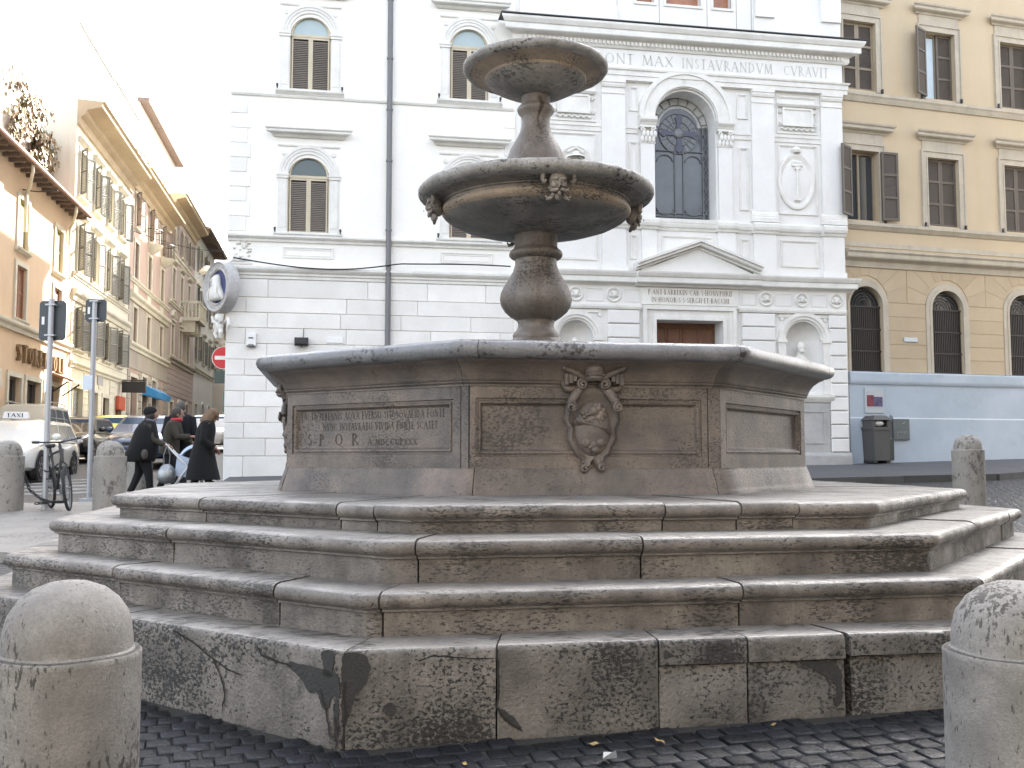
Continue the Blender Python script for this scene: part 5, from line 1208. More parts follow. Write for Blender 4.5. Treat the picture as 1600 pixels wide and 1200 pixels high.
part('soot_patch', MB().prism([(-.05, .66), (.2, .66), (.2, 1.16), (.13, 1.22), (.06, 1.05), (-.02, .98), (-.12, .85), (-.16, .7)], -.012, .005), sm_, eb, smooth=0)
bi = thing('litter_bin', 'dark grey hooded litter bin against the pale blue wall', 'litter bin', onw(.56, ground_z(13, 22.7) + .10, .40), R(6.6))
hs = .235
part('body', MB().hexa([(-hs*.9, -hs*.9, .06), (hs*.9, -hs*.9, .06), (hs*.9, hs*.9, .06), (-hs*.9, hs*.9, .06), (-hs, -hs, .80), (hs, -hs, .80), (hs, hs, .80), (-hs, hs, .80)]), M_BIN, bi, smooth=0)
part('collar', MB().box(-hs-.02, hs+.02, -hs-.02, hs+.02, .80, .87), M_BIN, bi, smooth=0)
for sx in (-1, 1): part('post', MB().box(sx*.205-.03, sx*.205+.03, -.2, .2, .87, 1.05), M_BIN, bi, smooth=0)
part('back_plate', MB().box(-.2, .2, .15, .2, .87, 1.05), M_BIN, bi, smooth=0)
part('hood', MB().hexa([(-hs-.03, -hs-.03, 1.04), (hs+.03, -hs-.03, 1.04), (hs+.03, hs+.03, 1.04), (-hs-.03, hs+.03, 1.04), (-.17, -.17, 1.15), (.17, -.17, 1.15), (.17, .17, 1.15), (-.17, .17, 1.15)]), M_BIN, bi, smooth=0)
part('rubbish_bag', jitter(MB().ball((0, -.05, .96), (.15, .16, .08), 12, 8), .012, 12), M_WHITE, bi)
for sx in (-1, 1): part('foot', MB().box(sx*.18-.05, sx*.18+.05, -.2, .2, 0, .06), M_BLACKP, bi, smooth=0)
# ================================================================== STREET ON THE LEFT, facades on x = -9.5
HG = 'old houses along the left side of the street'
_win = {}
def win_meshes(key, w, h, m_tr, m_sh, hood):
    if key in _win: return _win[key]
    s = MB(); a = w/2
    s.box(-a-.14, -a, -.05, 0, -.02, h+.14); s.box(a, a+.14, -.05, 0, -.02, h+.14); s.box(-a, a, -.05, 0, h, h+.14)
    sill = MB().ext_x([(0, -.14), (.06, -.12), (.13, -.06), (.13, -.02), (0, -.02)][::-1], -a-.2, a+.2)
    hd = MB()
    if hood == 1: hd.ext_x([(0, h+.26), (.06, h+.28), (.16, h+.36), (.18, h+.38), (.18, h+.44), (0, h+.47)][::-1], -a-.22, a+.22)
    elif hood == 2:
        hd.arch(0, h+.16, .62, .74, -.16, 0, R(25), R(155), 10); hd.box(-a-.2, a+.2, -.14, 0, h+.2, h+.3)
    elif hood == 3:
        hd.prism([(-a-.24, h+.3), (a+.24, h+.3), (0, h+.72)], -.12, 0).box(-a-.26, a+.26, -.16, 0, h+.2, h+.3)
    pane = MB().box(-a+.005, a-.005, .16, .18, 0, h)
    cas = MB().frame(-a+.003, a-.003, 0, h, .05, .12, .16).box(-.025, .025, .115, .16, .05, h-.05).box(-a+.05, a-.05, .125, .16, h*.66, h*.66+.035)
    f, l = shutter_mesh(a-.005, h-.02, .06, (.5,), .055)
    _win[key] = (s.mesh('surround', m_tr, 0), sill.mesh('sill', m_tr, 0), hd.mesh('hood', m_tr, 0) if hood else None, pane.mesh('pane', M_GLASS, 0),
                 cas.mesh('casement', M_SHUT_BEIGE, 0), f.mesh('shutter', m_sh, 0), l.mesh('louvres', m_sh, 0))
    return _win[key]
def put_window(parent, x, z, w, h, key, m_tr, m_sh, mode, hood=0):
    su, si, hd, pa, ca_, sf, sl = win_meshes(key, w, h, m_tr, m_sh, hood)
    o = ob('window', None, parent, (x, 0, z)); o.empty_display_size = .1
    ob('surround', su, o); ob('sill', si, o); ob('pane', pa, o); ob('casement', ca_, o)
    if hd: ob('hood', hd, o)
    a = w/2
    if mode == 'none': return o
    for s in (0, 1):
        if mode == 'shut': L_, r_ = ((-a+.002 if s == 0 else .002), .05, .01), 0
        else:
            an = {'open': 168, 'half': 150}[mode] + random.uniform(-9, 9)
            r_ = R(-an) if s == 0 else R(180+an) ; L_ = ((-a if s == 0 else a), -.06, .01)
        ob('shutter', sf, o, L_, (0, 0, r_)); ob('louvres', sl, o, L_, (0, 0, r_), kind='stuff')
    return o
def street_house(name, label, y0, y1, ztop, m_wall, m_tr, floors, m_sh, depth=11, shops=(), cornice=.7, group=HG, x=-9.5, rz=90, cm=None, eave=False):
    """floors: (z, h, w, [bay centres], mode, hood)"""
    L = y1 - y0
    h = thing(name, label, 'building', (x, y0, 0), R(rz), group)
    ops = [(c-w/2, c+w/2, z, z+hh, False) for z, hh, w, bays, mode, hood in floors for c in bays] + [(a, b, zb, zt, ar) for a, b, zb, zt, ar, *_ in shops]
    wl = wall_open(0, L, 0, ztop, ops, .3); shell(wl, 0, L, 0, ztop, depth); part('wall', wl, m_wall, h, smooth=0)
    for z, hh, w, bays, mode, hood in floors:
        for c in bays: put_window(h, c, z, w, hh, (name, z, label[:12]), m_tr, m_sh, mode, hood)
    for a, b, zb, zt, ar, kind, *mm in shops:
        s = ob(kind, None, h, ((a+b)/2, 0, 0)); w = (b-a)/2
        if kind == 'shop_window':
            part('glass', MB().box(-w+.01, w-.01, .2, .22, zb, zt), M_GLASS, s, smooth=0)
            part('frame', MB().frame(-w+.005, w-.005, zb, zt, .07, .12, .2).box(-w+.06, w-.06, .13, .2, zt-.75, zt-.68), mm[0] if mm else M_SHUT_DARK, s, smooth=0)
        elif kind == 'roller_shutter':
            m = MB(); z = zb
            while z < zt-.06: m.box(-w+.01, w-.01, .12+.02*(int(z/.09) % 2), .2, z, z+.085); z += .09
            part('slats', m, mm[0] if mm else M_GREYMET, s, kind='stuff', smooth=0)
        else:
            part('door_leaf', MB().box(-w+.01, w-.01, .2, .24, zb, zt), mm[0] if mm else M_SHUT_DARK, s, smooth=0)
            for q in (-1, 1):
                for k in range(3): part('door_panel', MB().box(q*w/2-w*.36, q*w/2+w*.36, .185, .2, zb+.2+k*(zt-zb-.3)/3, zb+.1+(k+1)*(zt-zb-.3)/3, .012), mm[0] if mm else M_SHUT_DARK, s, smooth=0)
        sf = MB().box(-w-.16, -w, -.05, 0, zb, zt+(0 if ar else .16)).box(w, w+.16, -.05, 0, zb, zt+(0 if ar else .16))
        if ar: sf.arch(0, zt, w, w+.16, -.05, 0)
        else: sf.box(-w, w, -.05, 0, zt, zt+.16)
        part('surround', sf, m_tr, s, smooth=0)
    c = cornice
    if eave:
        e = MB().add([(-.2, -c, ztop-.10), (L+.1, -c, ztop-.10), (L+.1, 0, ztop+.02), (-.2, 0, ztop+.02), (-.2, -c, ztop-.04), (L+.1, -c, ztop-.04), (L+.1, 0, ztop+.10), (-.2, 0, ztop+.10)],
              [(0,1,5,4),(1,2,6,5),(2,3,7,6),(3,0,4,7),(4,5,6,7),(3,2,1,0)])
        part('eave', e, M_EAVE, h, smooth=0)
        x_ = .2
        while x_ < L:
            part('rafter', MB().box(x_-.05, x_+.05, -c+.04, 0, ztop-.20, ztop-.09), M_EAVE, h, smooth=0); x_ += .55
        part('gutter', MB().tube([(-.2, -c-.05, ztop-.06), (L+.1, -c-.05, ztop-.06)], .075, 8), plain('copper_brown_gutter', (.16, .085, .06), .5), h)
        for k in range(int(L/.28)):
            part('tile_row', MB().tube([(k*.28, -c-.04, ztop+.0), (k*.28, 3.0, ztop+.85)], .085, 6), M_TILE, h)
        part('roof', MB().hexa([(-.1, -c, ztop-.08), (L, -c, ztop-.08), (L, 3.2, ztop+.75), (-.1, 3.2, ztop+.75), (-.1, -c, ztop-.03), (L, -c, ztop-.03), (L, 3.2, ztop+.83), (-.1, 3.2, ztop+.83)]), M_TILE, h, smooth=0)
    else:
        part('cornice', MB().ext_x([(0, ztop-.9), (.08, ztop-.88), (.12, ztop-.6), (.3*c, ztop-.5), (.35*c, ztop-.35), (.85*c, ztop-.22), (.9*c, ztop-.18), (.9*c, ztop-.06), (c, ztop), (0, ztop+.06)][::-1], 0, L), cm or m_tr, h, smooth=0)
    return h
def band(h, x0, x1, z, hh=.3, o=.14, m=None, name='string_course'):
    part(name, MB().ext_x([(0, z), (o*.4, z), (o*.5, z+hh*.4), (o*.9, z+hh*.6), (o, z+hh*.75), (o, z+hh), (0, z+hh+.04)][::-1], x0, x1), m or M_YTRIM, h, smooth=0)

M_ORANGE = mat('orange_stucco', (.62, .46, .31), .88, (.55, .41, .28), .5, .8, .05, 25, .1, 30, streak=.25, scol=(.5, .33, .2))
M_CREAM = mat('cream_stucco', (.66, .62, .51), .88, (.60, .56, .45), .5, .8, .05, 25, .1, 30, streak=.3, scol=(.38, .34, .25))
M_CREAMT = mat('pale_cream_trim', (.60, .56, .46), .8, (.48, .45, .37), 1.5, .8, .06, 25, .08, 30)
M_PINK = mat('faded_pink_stucco', (.44, .32, .27), .88, (.39, .30, .25), .5, .8, .05, 25, .1, 30, streak=.3, scol=(.33, .24, .2))
M_TAUPE = mat('taupe_stone', (.38, .335, .285), .85, (.31, .275, .235), .6, .8, .08, 25, .1, 30, streak=.35)
M_ROSE = mat('grey_rose_stucco', (.40, .315, .285), .88, (.34, .275, .25), .5, .8, .06, 25, .1, 30, streak=.35)
M_PALE = mat('pale_grey_stucco', (.55, .54, .52), .88, (.46, .45, .43), .5, .8, .06, 25, .1, 30, streak=.35)
M_AWN = plain('sky_blue_awning', (.04, .22, .48), .7)
M_SIGNRED = plain('orange_red_sign', (.50, .09, .035), .6)
# --- orange corner house
l1 = street_house('orange_house', 'low orange rendered house with wide wooden eaves, stone portal and shop letters', 22.0, 37.68, 10.25, M_ORANGE, M_CREAMT,
      [(5.62, 1.6, .95, [2.2, 6.0, 9.9, 13.85], 'shut', 0), (7.75, 1.5, .95, [2.2, 6.0, 9.9, 13.85], 'shut', 0)], mat('rust_brown_shutter', (.30, .13, .07), .6, bump=.05), 9,
      [(4.9, 7.0, .8, 3.4, True, 'portal_door', M_SHUT_DARK), (9.05, 10.2, .9, 3.85, False, 'shop_window'), (10.75, 12.2, .9, 3.85, False, 'shop_window'), (12.75, 14.3, .9, 3.85, False, 'shop_window')], .5, eave=True)
band(l1, 0, 15.66, 5.2, .28, .16, M_CREAMT)
for z in (7.75,):                                     # upper-floor shutters are olive yellow
    for w in [c for c in l1.children if c.name.startswith('window') and abs(c.location.z-z) < .1]:
        for s in w.children:
            if s.name.startswith(('shutter', 'louvres')):
                me = s.data
                if me.materials[0] != M_SHUT_GREEN: me.materials[0] = M_SHUT_GREEN
pr = ob('stone_portal', None, l1, (5.95, 0, 0))
for k in range(11):                                   # rusticated voussoirs and quoins of the portal
    a0, a1_ = PI*k/11+.012, PI*(k+1)/11-.012; r1 = 2.0 if k % 2 == 0 else 1.75
    part('voussoir', MB().prism([(1.06*math.cos(a0), 3.42+1.06*math.sin(a0)), (r1*math.cos(a0), 3.42+r1*math.sin(a0)), (r1*math.cos(a1_), 3.42+r1*math.sin(a1_)), (1.06*math.cos(a1_), 3.42+1.06*math.sin(a1_))], -.20, .02), M_CREAMT, pr, smooth=0)
for s in (-1, 1):
    for k in range(6):
        x1 = 1.7 if k % 2 else 1.5
        part('quoin', MB().box(min(s*1.06, s*x1), max(s*1.06, s*x1), -.18, .02, .9+k*.42, 1.3+k*.42, .03), M_CREAMT, pr, smooth=0)
    part('impost', MB().box(min(s*1.05, s*1.85), max(s*1.05, s*1.85), -.25, .02, 3.42, 3.62), M_CREAMT, pr, smooth=0)
sg = thing('shop_letters', 'row of brown metal shop letters on the orange house wall', 'shop sign', (-9.5, 31.6, 4.35), R(90))
for k, (c, x) in enumerate(zip('STORENOLI', [0, .58, 1.12, 1.68, 2.22, 2.76, 3.8, 4.4, 4.85])):
    l = lettering(c, .52, x, 0, -.10, fit=.46, bold=1.7); b = MB()
    n = len(l.v); b.v = l.v + [(x_, 0, z_) for x_, y_, z_ in l.v]
    b.f = l.f + [(f[i], f[(i+1) % len(f)], f[(i+1) % len(f)]+n, f[i]+n) for f in l.f for i in range(len(f))]
    part('letter', b, mat('brown_sign_letter', (.20, .12, .05), .6, bump=.05), sg, smooth=0)
cn = thing('shop_canopy', 'small brown tiled canopy above the shop door of the orange house', 'canopy', (-9.5, 36.2, 4.0), R(90))
part('roof', MB().hexa([(-.9, -.7, 0), (.9, -.7, 0), (.9, 0, .25), (-.9, 0, .25), (-.9, -.7, .06), (.9, -.7, .06), (.9, 0, .33), (-.9, 0, .33)]), M_TILE, cn, smooth=0)
for s in (-1, 1): part('bracket', MB().tube([(s*.75, 0, -.4), (s*.75, -.55, 0)], .03, 6), M_IRON, cn)
# roof terrace of the orange house with ivy
tr = thing('roof_terrace', 'pale roof terrace block set back above the orange house eaves', 'building', (-10.6, 29.5, 0), R(90))
wl = wall_open(0, 7.9, 10.2, 13.1, [(1.2, 2.1, 10.6, 12.2, False), (4.4, 5.3, 10.6, 12.2, False)], .2); shell(wl, 0, 7.9, 10.2, 13.1, 4); part('wall', wl, M_STUCCO, tr, smooth=0)
for x in (1.65, 4.85): put_window(tr, x, 10.6, .9, 1.6, 'terrace', M_CREAMT, M_SHUT_GREEN, 'none')
iv = thing('ivy', 'autumn ivy with green and russet leaves spilling over the roof terrace', 'climbing plant', (-10.45, 35.2, 10.9))
lf = MB(); rr = random.Random(12)
for k in range(5200):
    t = rr.random(); y = rr.gauss(1.35 if t < .65 else -.9, .75); z = (rr.random()**.6)*2.9
    if z > 2.9 - .35*max(0, y-.6) or y > 2.35: continue
    if NZ.noise(Vector((y*1.6, z*1.6, 4))) < -.06: continue
    x = rr.gauss(.12, .16); s = rr.uniform(.06, .13); a = rr.uniform(0, 6.28); b = rr.uniform(-1, 1)
    u = Vector((.3*b, math.cos(a), math.sin(a))).normalized()*s; v = Vector((rr.uniform(-.6, .6), -math.sin(a), math.cos(a))).normalized()*s*.8
    p = Vector((x, y, z)); lf.add([p-u, p+v, p+u, p-v], [(0, 1, 2, 3)])
part('foliage', lf, M_LEAF, iv, kind='stuff', smooth=0)
for k in range(6): part('stem', MB().tube([(0, -1+.5*k, -.6), (.02, -.8+.5*k, .4), (.05, -.9+.55*k, 1.4), (.1, -.7+.5*k, 2.2)], [.03, .025, .018, .01], 6), M_EAVE, iv)
# --- cream house
l2 = street_house('cream_house', 'tall cream house with banded ground storey, grey shutters and dark heavy cornice', 37.7, 47.5, 14.5, M_CREAM, M_CREAMT,
      [(5.42, 1.5, .95, [1.0, 3.3, 5.6, 7.9], 'half', 0), (8.25, 1.75, .95, [1.0, 3.3, 5.6, 7.9], 'half', 1), (11.1, 1.7, .95, [1.0, 3.3, 5.6, 7.9], 'half', 1)], M_SHUT_GREY, 12,
      [(.5, 1.9, 1.2, 4.0, False, 'roller_shutter'), (3.0, 4.3, 1.2, 4.0, False, 'portal_door', M_SHUT_DARK), (5.2, 6.3, 1.2, 3.9, False, 'shop_window'), (7.5, 8.7, 1.2, 3.9, False, 'shop_window', M_SIGNRED)], .95, cm=mat('ochre_brown_cornice', (.46, .36, .24), .85, (.36, .28, .18), 1, .8))
band(l2, 0, 9.8, 7.15, .40, .20, M_CREAMT); band(l2, 0, 9.8, 8.0, .16, .10, M_CREAMT); band(l2, 0, 9.8, 4.72, .22, .14, M_CREAM)
for k in range(9):                                    # channelled render courses, broken by the openings
    z = 4.95 + k*.245
    edges = [0, .45, 1.55, 2.75, 3.85, 5.05, 6.15, 7.35, 8.45, 9.8] if 5.2 < z < 6.95 else [0, 9.8]
    for i in range(0, len(edges)-1, 2): part('render_course', MB().box(edges[i]+.004, edges[i+1]-.004, -.03, .01, z+.008, z+.237, .008), M_CREAM, l2, smooth=0)
for k in range(8):
    z = 2.7 + k*.245
    for x0, x1 in ((0, .3), (2.1, 2.8), (4.5, 5.0), (6.5, 7.3), (8.9, 9.8)): part('render_course', MB().box(x0+.004, x1-.004, -.03, .01, z+.008, z+.237, .008), M_CREAM, l2, smooth=0)
part('attic', MB().box(3.6, 9.79, .9, 9, 14.5, 18.9), M_STUCCO, l2, smooth=0)
part('attic_cornice', MB().box(3.5, 9.79, .82, .9, 18.84, 18.92), M_GREYMET, l2, smooth=0)
part('roof_wall', MB().box(.2, 3.6, 1.6, 9, 14.5, 18.8), M_STUCCO, l2, smooth=0)
for x in (5.2, 7.9): put_window(l2, x, 15.6, .9, 1.9, 'attic', M_CREAMT, M_SHUT_GREY, 'none').location.y = .9
s = thing('red_shop_front', 'orange red shop front panel with goods between the cream house doors', 'shop front', (-9.44, 45.8, 1.3), R(90))
part('fascia', MB().box(-.65, .65, -.15, 0, 2.2, 2.8, .02), M_SIGNRED, s, smooth=0)
part('stand', MB().box(-.5, .5, -.35, -.02, 0, 1.6, .03), plain('dark_red_stand', (.30, .05, .04), .6), s, smooth=0)
for k in range(4): part('shelf', MB().box(-.48, .48, -.40, -.35, .3+k*.35, .34+k*.35), M_WHITE, s, smooth=0)
s = thing('hanging_shop_sign', 'dark double hanging shop sign on the cream house corner', 'shop sign', (-8.9, 46.2, 4.3))
part('board', MB().box(-.5, .5, -.08, .08, 0, .5, .02), M_BLACKP, s, smooth=0); part('arm', MB().tube([(-.6, 0, .55), (.5, 0, .55)], .025, 6), M_IRON, s)
s = thing('street_name_stone', 'grey stone street plaque on the banded cream house wall', 'plaque', (-9.52, 42.4, 4.35), R(90))
part('slab', MB().box(-.45, .45, -.06, 0, 0, .42, .01), plain('grey_stone', (.33, .33, .34), .7), s, smooth=0)
# --- pink and taupe house
l3 = street_house('pink_house', 'pink and taupe house with tall windows, rounded balconies and blue shop awnings', 47.52, 58.3, 14.9, M_PINK, M_CREAMT,
      [(6.85, 1.65, .95, [1.5, 4.9, 8.6], 'shut', 0), (9.85, 1.75, .95, [1.5, 4.9, 8.6], 'shut', 0), (12.3, 1.6, .95, [1.5, 4.9, 8.6], 'half', 0)], mat('brown_shutter', (.20, .155, .12), .6, bump=.05), 12,
      [(3.6, 4.9, 1.5, 5.4, False, 'shop_window', M_GREYMET), (6.2, 7.5, 1.5, 5.4, False, 'shop_window', M_GREYMET), (.8, 2.4, 1.5, 5.2, False, 'portal_door', M_SHUT_DARK)], .9, cm=mat('ochre_brown_cornice', (.40, .26, .12)))
band(l3, 0, 10.78, 6.45, .34, .2, M_CREAMT); band(l3, 0, 10.78, 8.72, .4, .22, M_CREAMT); band(l3, 0, 10.78, 9.62, .2, .12, M_CREAMT)
for x0, x1 in ((0, .9), (2.1, 4.3), (5.5, 8.0), (9.2, 10.78)): part('wall_field', MB().box(x0+.01, x1-.01, -.02, .01, 6.82, 8.70), M_TAUPE, l3, smooth=0)
part('ground_storey_facing', MB().box(0, 10.78, -.03, .01, 5.6, 6.44), M_TAUPE, l3, smooth=0)
for x in (1.5, 4.9, 8.6): part('apron_panel', MB().box(x-.5, x+.5, -.03, .01, 9.12, 9.58, .01), M_CREAMT, l3, smooth=0)
for x0, x1 in ((0, .55), (2.65, 3.4), (5.1, 6.0), (7.7, 8.6), (9.6, 10.78)):
    for k in range(12): part('rustic_block', MB().box(x0+.005, x1-.005, -.06, .01, 1.4+k*.34, 1.72+k*.34, .02), M_TAUPE, l3, smooth=0)
for x in (4.25, 6.85): part('awning', MB().hexa([(x-.7, -.75, 4.35), (x+.7, -.75, 4.35), (x+.7, -.03, 4.5), (x-.7, -.03, 4.5), (x-.7, -.8, 4.65), (x+.7, -.8, 4.65), (x+.7, -.03, 5.05), (x-.7, -.03, 5.05)]), M_AWN, l3, smooth=0)
for x in (4.9, 8.6):
    b = ob('balcony', None, l3, (x, 0, 12.2))
    part('floor', MB().lathe([(0, -.5), (.35, -.35), (.6, -.1), (.66, 0), (0, 0)], 12, (0, 0, 0), PI, 2*PI), M_CREAMT, b)
    part('railing', MB().tube([(.62*math.cos(a), .62*math.sin(a), .75) for a in [PI+PI*i/10 for i in range(11)]], .025, 6), M_IRON, b)
    for i in range(11):
        a = PI+PI*i/10; part('baluster', MB().tube([(.62*math.cos(a), .62*math.sin(a), 0), (.62*math.cos(a), .62*math.sin(a), .75)], .014, 5), M_IRON, b)
part('attic', MB().box(0, 6.2, .95, 9, 14.9, 19.1), M_STUCCO, l3, smooth=0); part('attic_cornice', MB().box(0, 6.3, .87, .95, 19.04, 19.12), M_GREYMET, l3, smooth=0)
part('tower_attic', MB().box(6.4, 10.78, 1.0, 9, 14.9, 20.3), M_STUCCO, l3, smooth=0); part('attic_eave', MB().box(6.3, 10.78, .5, 1.1, 20.2, 20.42), M_EAVE, l3, smooth=0)
for k, (y, n) in enumerate(((49.5, 'leafy green potted plants on the pink house roof terrace'), (54.5, 'bright yellow green shrub on the pink house roof terrace'))):
    p = thing('terrace_plant', n, 'plant', (-9.7, y, 15.0)); part('pot', MB().lathe([(.16, 0), (.24, .4), (.26, .42), (0, .42)], 12), M_TILE, p); m = MB(); rr = random.Random(k)
    for q in range(260):
        c = Vector((rr.gauss(0, .3), rr.gauss(0, .42), .8 + rr.gauss(0, .28))); u = Vector((rr.gauss(0, 1), rr.gauss(0, 1), rr.gauss(0, 1))).normalized()*.07; v = u.orthogonal().normalized()*.05
        m.add([c-u, c+v, c+u, c-v], [(0, 1, 2, 3)])
    part('foliage', m, mat('yellow_green_leaf', (.14, .17, .03), .6, bump=0), p, kind='stuff', smooth=0)
# --- grey rose house with stone balcony
l4 = street_house('grey_rose_house', 'grey rose house with arched window heads and a stone balcony over the street', 58.32, 68.5, 16.5, M_ROSE, M_CREAMT,
      [(7.35, 1.75, .95, [1.6, 4.6, 7.6], 'shut', 2), (10.6, 1.8, .95, [1.6, 4.6, 7.6], 'shut', 1), (13.6, 1.5, .95, [1.6, 4.6, 7.6], 'open', 0)], mat('brown_shutter', (.20, .155, .12)), 12,
      [(1.0, 2.2, 2.0, 4.6, False, 'portal_door', M_SHUT_DARK), (4.0, 5.2, 2.0, 4.2, True, 'shop_window'), (7.0, 8.2, 2.0, 4.2, True, 'portal_door', M_SHUT_DARK)], .9, cm=mat('ochre_brown_cornice', (.40, .26, .12)))
band(l4, 0, 10.18, 6.85, .38, .22, M_TAUPE); band(l4, 0, 10.18, 13.0, .25, .14, M_CREAMT); band(l4, 0, 10.18, 10.2, .22, .12, M_CREAMT)
for k in range(6): part('render_course', MB().box(.005, 10.17, -.03, .01, 5.0+k*.30, 5.29+k*.30, .01), M_ROSE, l4, smooth=0)
b = ob('stone_balcony', None, l4, (6.2, 0, 10.0))
part('slab', MB().box(-1.6, 1.6, -1.1, 0, -.22, 0, .02), M_CREAMT, b, smooth=0)
part('tower_attic', MB().box(.02, 7.6, 1.0, 9, 16.5, 20.3), M_STUCCO, l4, smooth=0); part('attic_eave', MB().box(.02, 7.8, .5, 1.1, 20.2, 20.42), M_EAVE, l4, smooth=0)
for q in (-1.2, 0, 1.2): part('corbel', MB().prism([(q-.12, -.9), (q+.12, -.9), (q+.12, -.22), (q-.12, -.22)], -.8, 0), M_CREAMT, b, smooth=0)
part('handrail', MB().box(-1.62, 1.62, -1.12, -.96, .85, 1.0).box(-1.62, -1.46, -.96, 0, .85, 1.0).box(1.46, 1.62, -.96, 0, .85, 1.0), M_CREAMT, b, smooth=0)
for i in range(13): part('baluster', MB().lathe([(.05, 0), (.08, .2), (.05, .45), (.06, .85)], 8, (-1.5+.25*i, -1.04, 0)), M_CREAMT, b)
for q in (-1.54, 1.54):
    for i in range(4): part('baluster', MB().lathe([(.05, 0), (.08, .2), (.05, .45), (.06, .85)], 8, (q, -.2-.22*i, 0)), M_CREAMT, b)
# --- farther houses
l5 = street_house('pale_grey_house', 'pale grey house with projecting eaves and dark shutters farther up the street', 68.52, 79.0, 16.8, M_PALE, M_CREAMT,
      [(8.0, 1.7, .95, [1.6, 5.0, 8.4], 'open', 1), (11.2, 1.7, .95, [1.6, 5.0, 8.4], 'open', 3), (14.2, 1.5, .95, [1.6, 5.0, 8.4], 'open', 0)], M_SHUT_DARK, 12,
      [(1.0, 2.2, 2.2, 5.0, False, 'portal_door', M_SHUT_DARK), (4.4, 5.6, 2.2, 4.6, True, 'shop_window'), (7.8, 9.0, 2.2, 4.6, True, 'shop_window')], .9, eave=True)
band(l5, 0, 10.4, 7.2, .3, .16, M_CREAMT)
l6 = street_house('brown_house', 'narrow brown house with deep eaves near the far end of the street', 79.02, 92.0, 15.4, M_TAUPE, M_CREAMT,
      [(8.4, 1.7, .95, [1.6, 5.0, 8.4, 11.2], 'open', 1), (11.6, 1.6, .95, [1.6, 5.0, 8.4, 11.2], 'open', 0)], M_SHUT_DARK, 12, [(2.2, 3.6, 2.4, 5.0, False, 'shop_window'), (7.0, 8.4, 2.4, 5.0, False, 'shop_window')], .9, eave=True)
l7 = street_house('end_house', 'pale house with a small window closing the far end of the street', -9.5, 6.0, 21, M_STUCCO, M_CREAMT,
      [(8.4, 1.7, .95, [2, 5, 8, 11, 14], 'shut', 0), (12, 1.7, .95, [2, 5, 8, 11, 14], 'shut', 0), (16, 1.7, .95, [2, 5, 8, 11, 14], 'shut', 0)], M_SHUT_DARK, 8, x=-14.0, rz=0, group=None)
l7.location = (-14.0, 106, 0)
# --- right side of the street, beyond the lane behind the palazzo: unseen house, lane wall set along the sun's azimuth for the sunlit strip
r1 = thing('lane_house', 'unseen rendered house beyond the lane behind the white palazzo, shaped for sun and shade on the street', 'building', (-2.44, 50.1, 0))
q = [(0, 0), (18, 31), (18, 50), (0, 50)]
wm = MB().add([(x, y, 0) for x, y in q] + [(x, y, 18) for x, y in q], [(0, 1, 5, 4), (1, 2, 6, 5), (2, 3, 7, 6), (3, 0, 4, 7), (4, 5, 6, 7)])
part('wall', wm, M_CREAM, r1, smooth=0)
for y0, y1, zt_ in ((9.8, 21.8, 22.4), (21.8, 49.8, 25.8)): part('shading_storey', MB().box(.02, 10 if y0 > 20 else 5.5, y0, y1, 17.9, zt_), M_CREAM, r1, smooth=0)  # unseen storeys added, heights set to shade the houses across the street
wp = ob('west_front', None, r1, (0, 46, 0), (0, 0, R(-90)))
for z in (7.2, 10.4, 13.6):
    for k in range(12): put_window(wp, 3 + k*3.4, z, .95, 1.7, 'lane', M_CREAMT, M_SHUT_GREY, 'none').location.y = -.2
# --- things hung across the street
la = thing('street_lamp', 'small cream lampshade hanging from a wire across the street', 'street lamp', (-6.35, 50.0, 10.45))
part('shade', MB().lathe([(.10, .35), (.18, .32), (.42, .04), (.43, 0), (.40, .02), (.16, .28), (0, .3)], 20), mat('cream_enamel', (.62, .58, .48), .4, bump=0), la)
part('bulb', MB().ball((0, 0, .12), .08, 10, 7), M_WHITE, la); part('hanger', MB().tube([(0, 0, .33), (0, 0, .9)], .015, 5), M_IRON, la)
tagd(part('overhead_wire', MB().tube([(-9.5 + 7.06*i/16, 48.2 + .35*i/16*16/5, 12.0 - .7*math.sin(PI*i/16)) for i in range(17)], .014, 5), M_BLACKP, None), 'thin black wire crossing the street above the hanging lampshade', 'cable')
tagd(part('overhead_wire', MB().tube([(-9.6 + 1.1*i/8, 31.8, 9.6 - .06*math.sin(PI*i/8)) for i in range(9)], .02, 5), M_BLACKP, None), 'short dark wire under the orange house eaves', 'cable')
for n, (p, q_, r_) in enumerate((((-9.0, 31.0, 10.18), (-9.25, 31.6, 9.6), (-9.42, 31.9, 9.5)), ((-9.0, 36.0, 10.18), (-9.25, 36.6, 9.65), (-9.42, 36.9, 9.55)))):
    tagd(part('gutter_pipe', MB().tube([p, (p[0], p[1], p[2]-.25), q_, r_, (r_[0], r_[1], r_[2]-1.2 if n == 0 else r_[2]-.6)], .05, 8), M_CREAMT, None), ('white bent gutter pipe under the left part of the orange house eaves', 'white bent gutter pipe at the right end of the orange house eaves')[n], 'pipe')
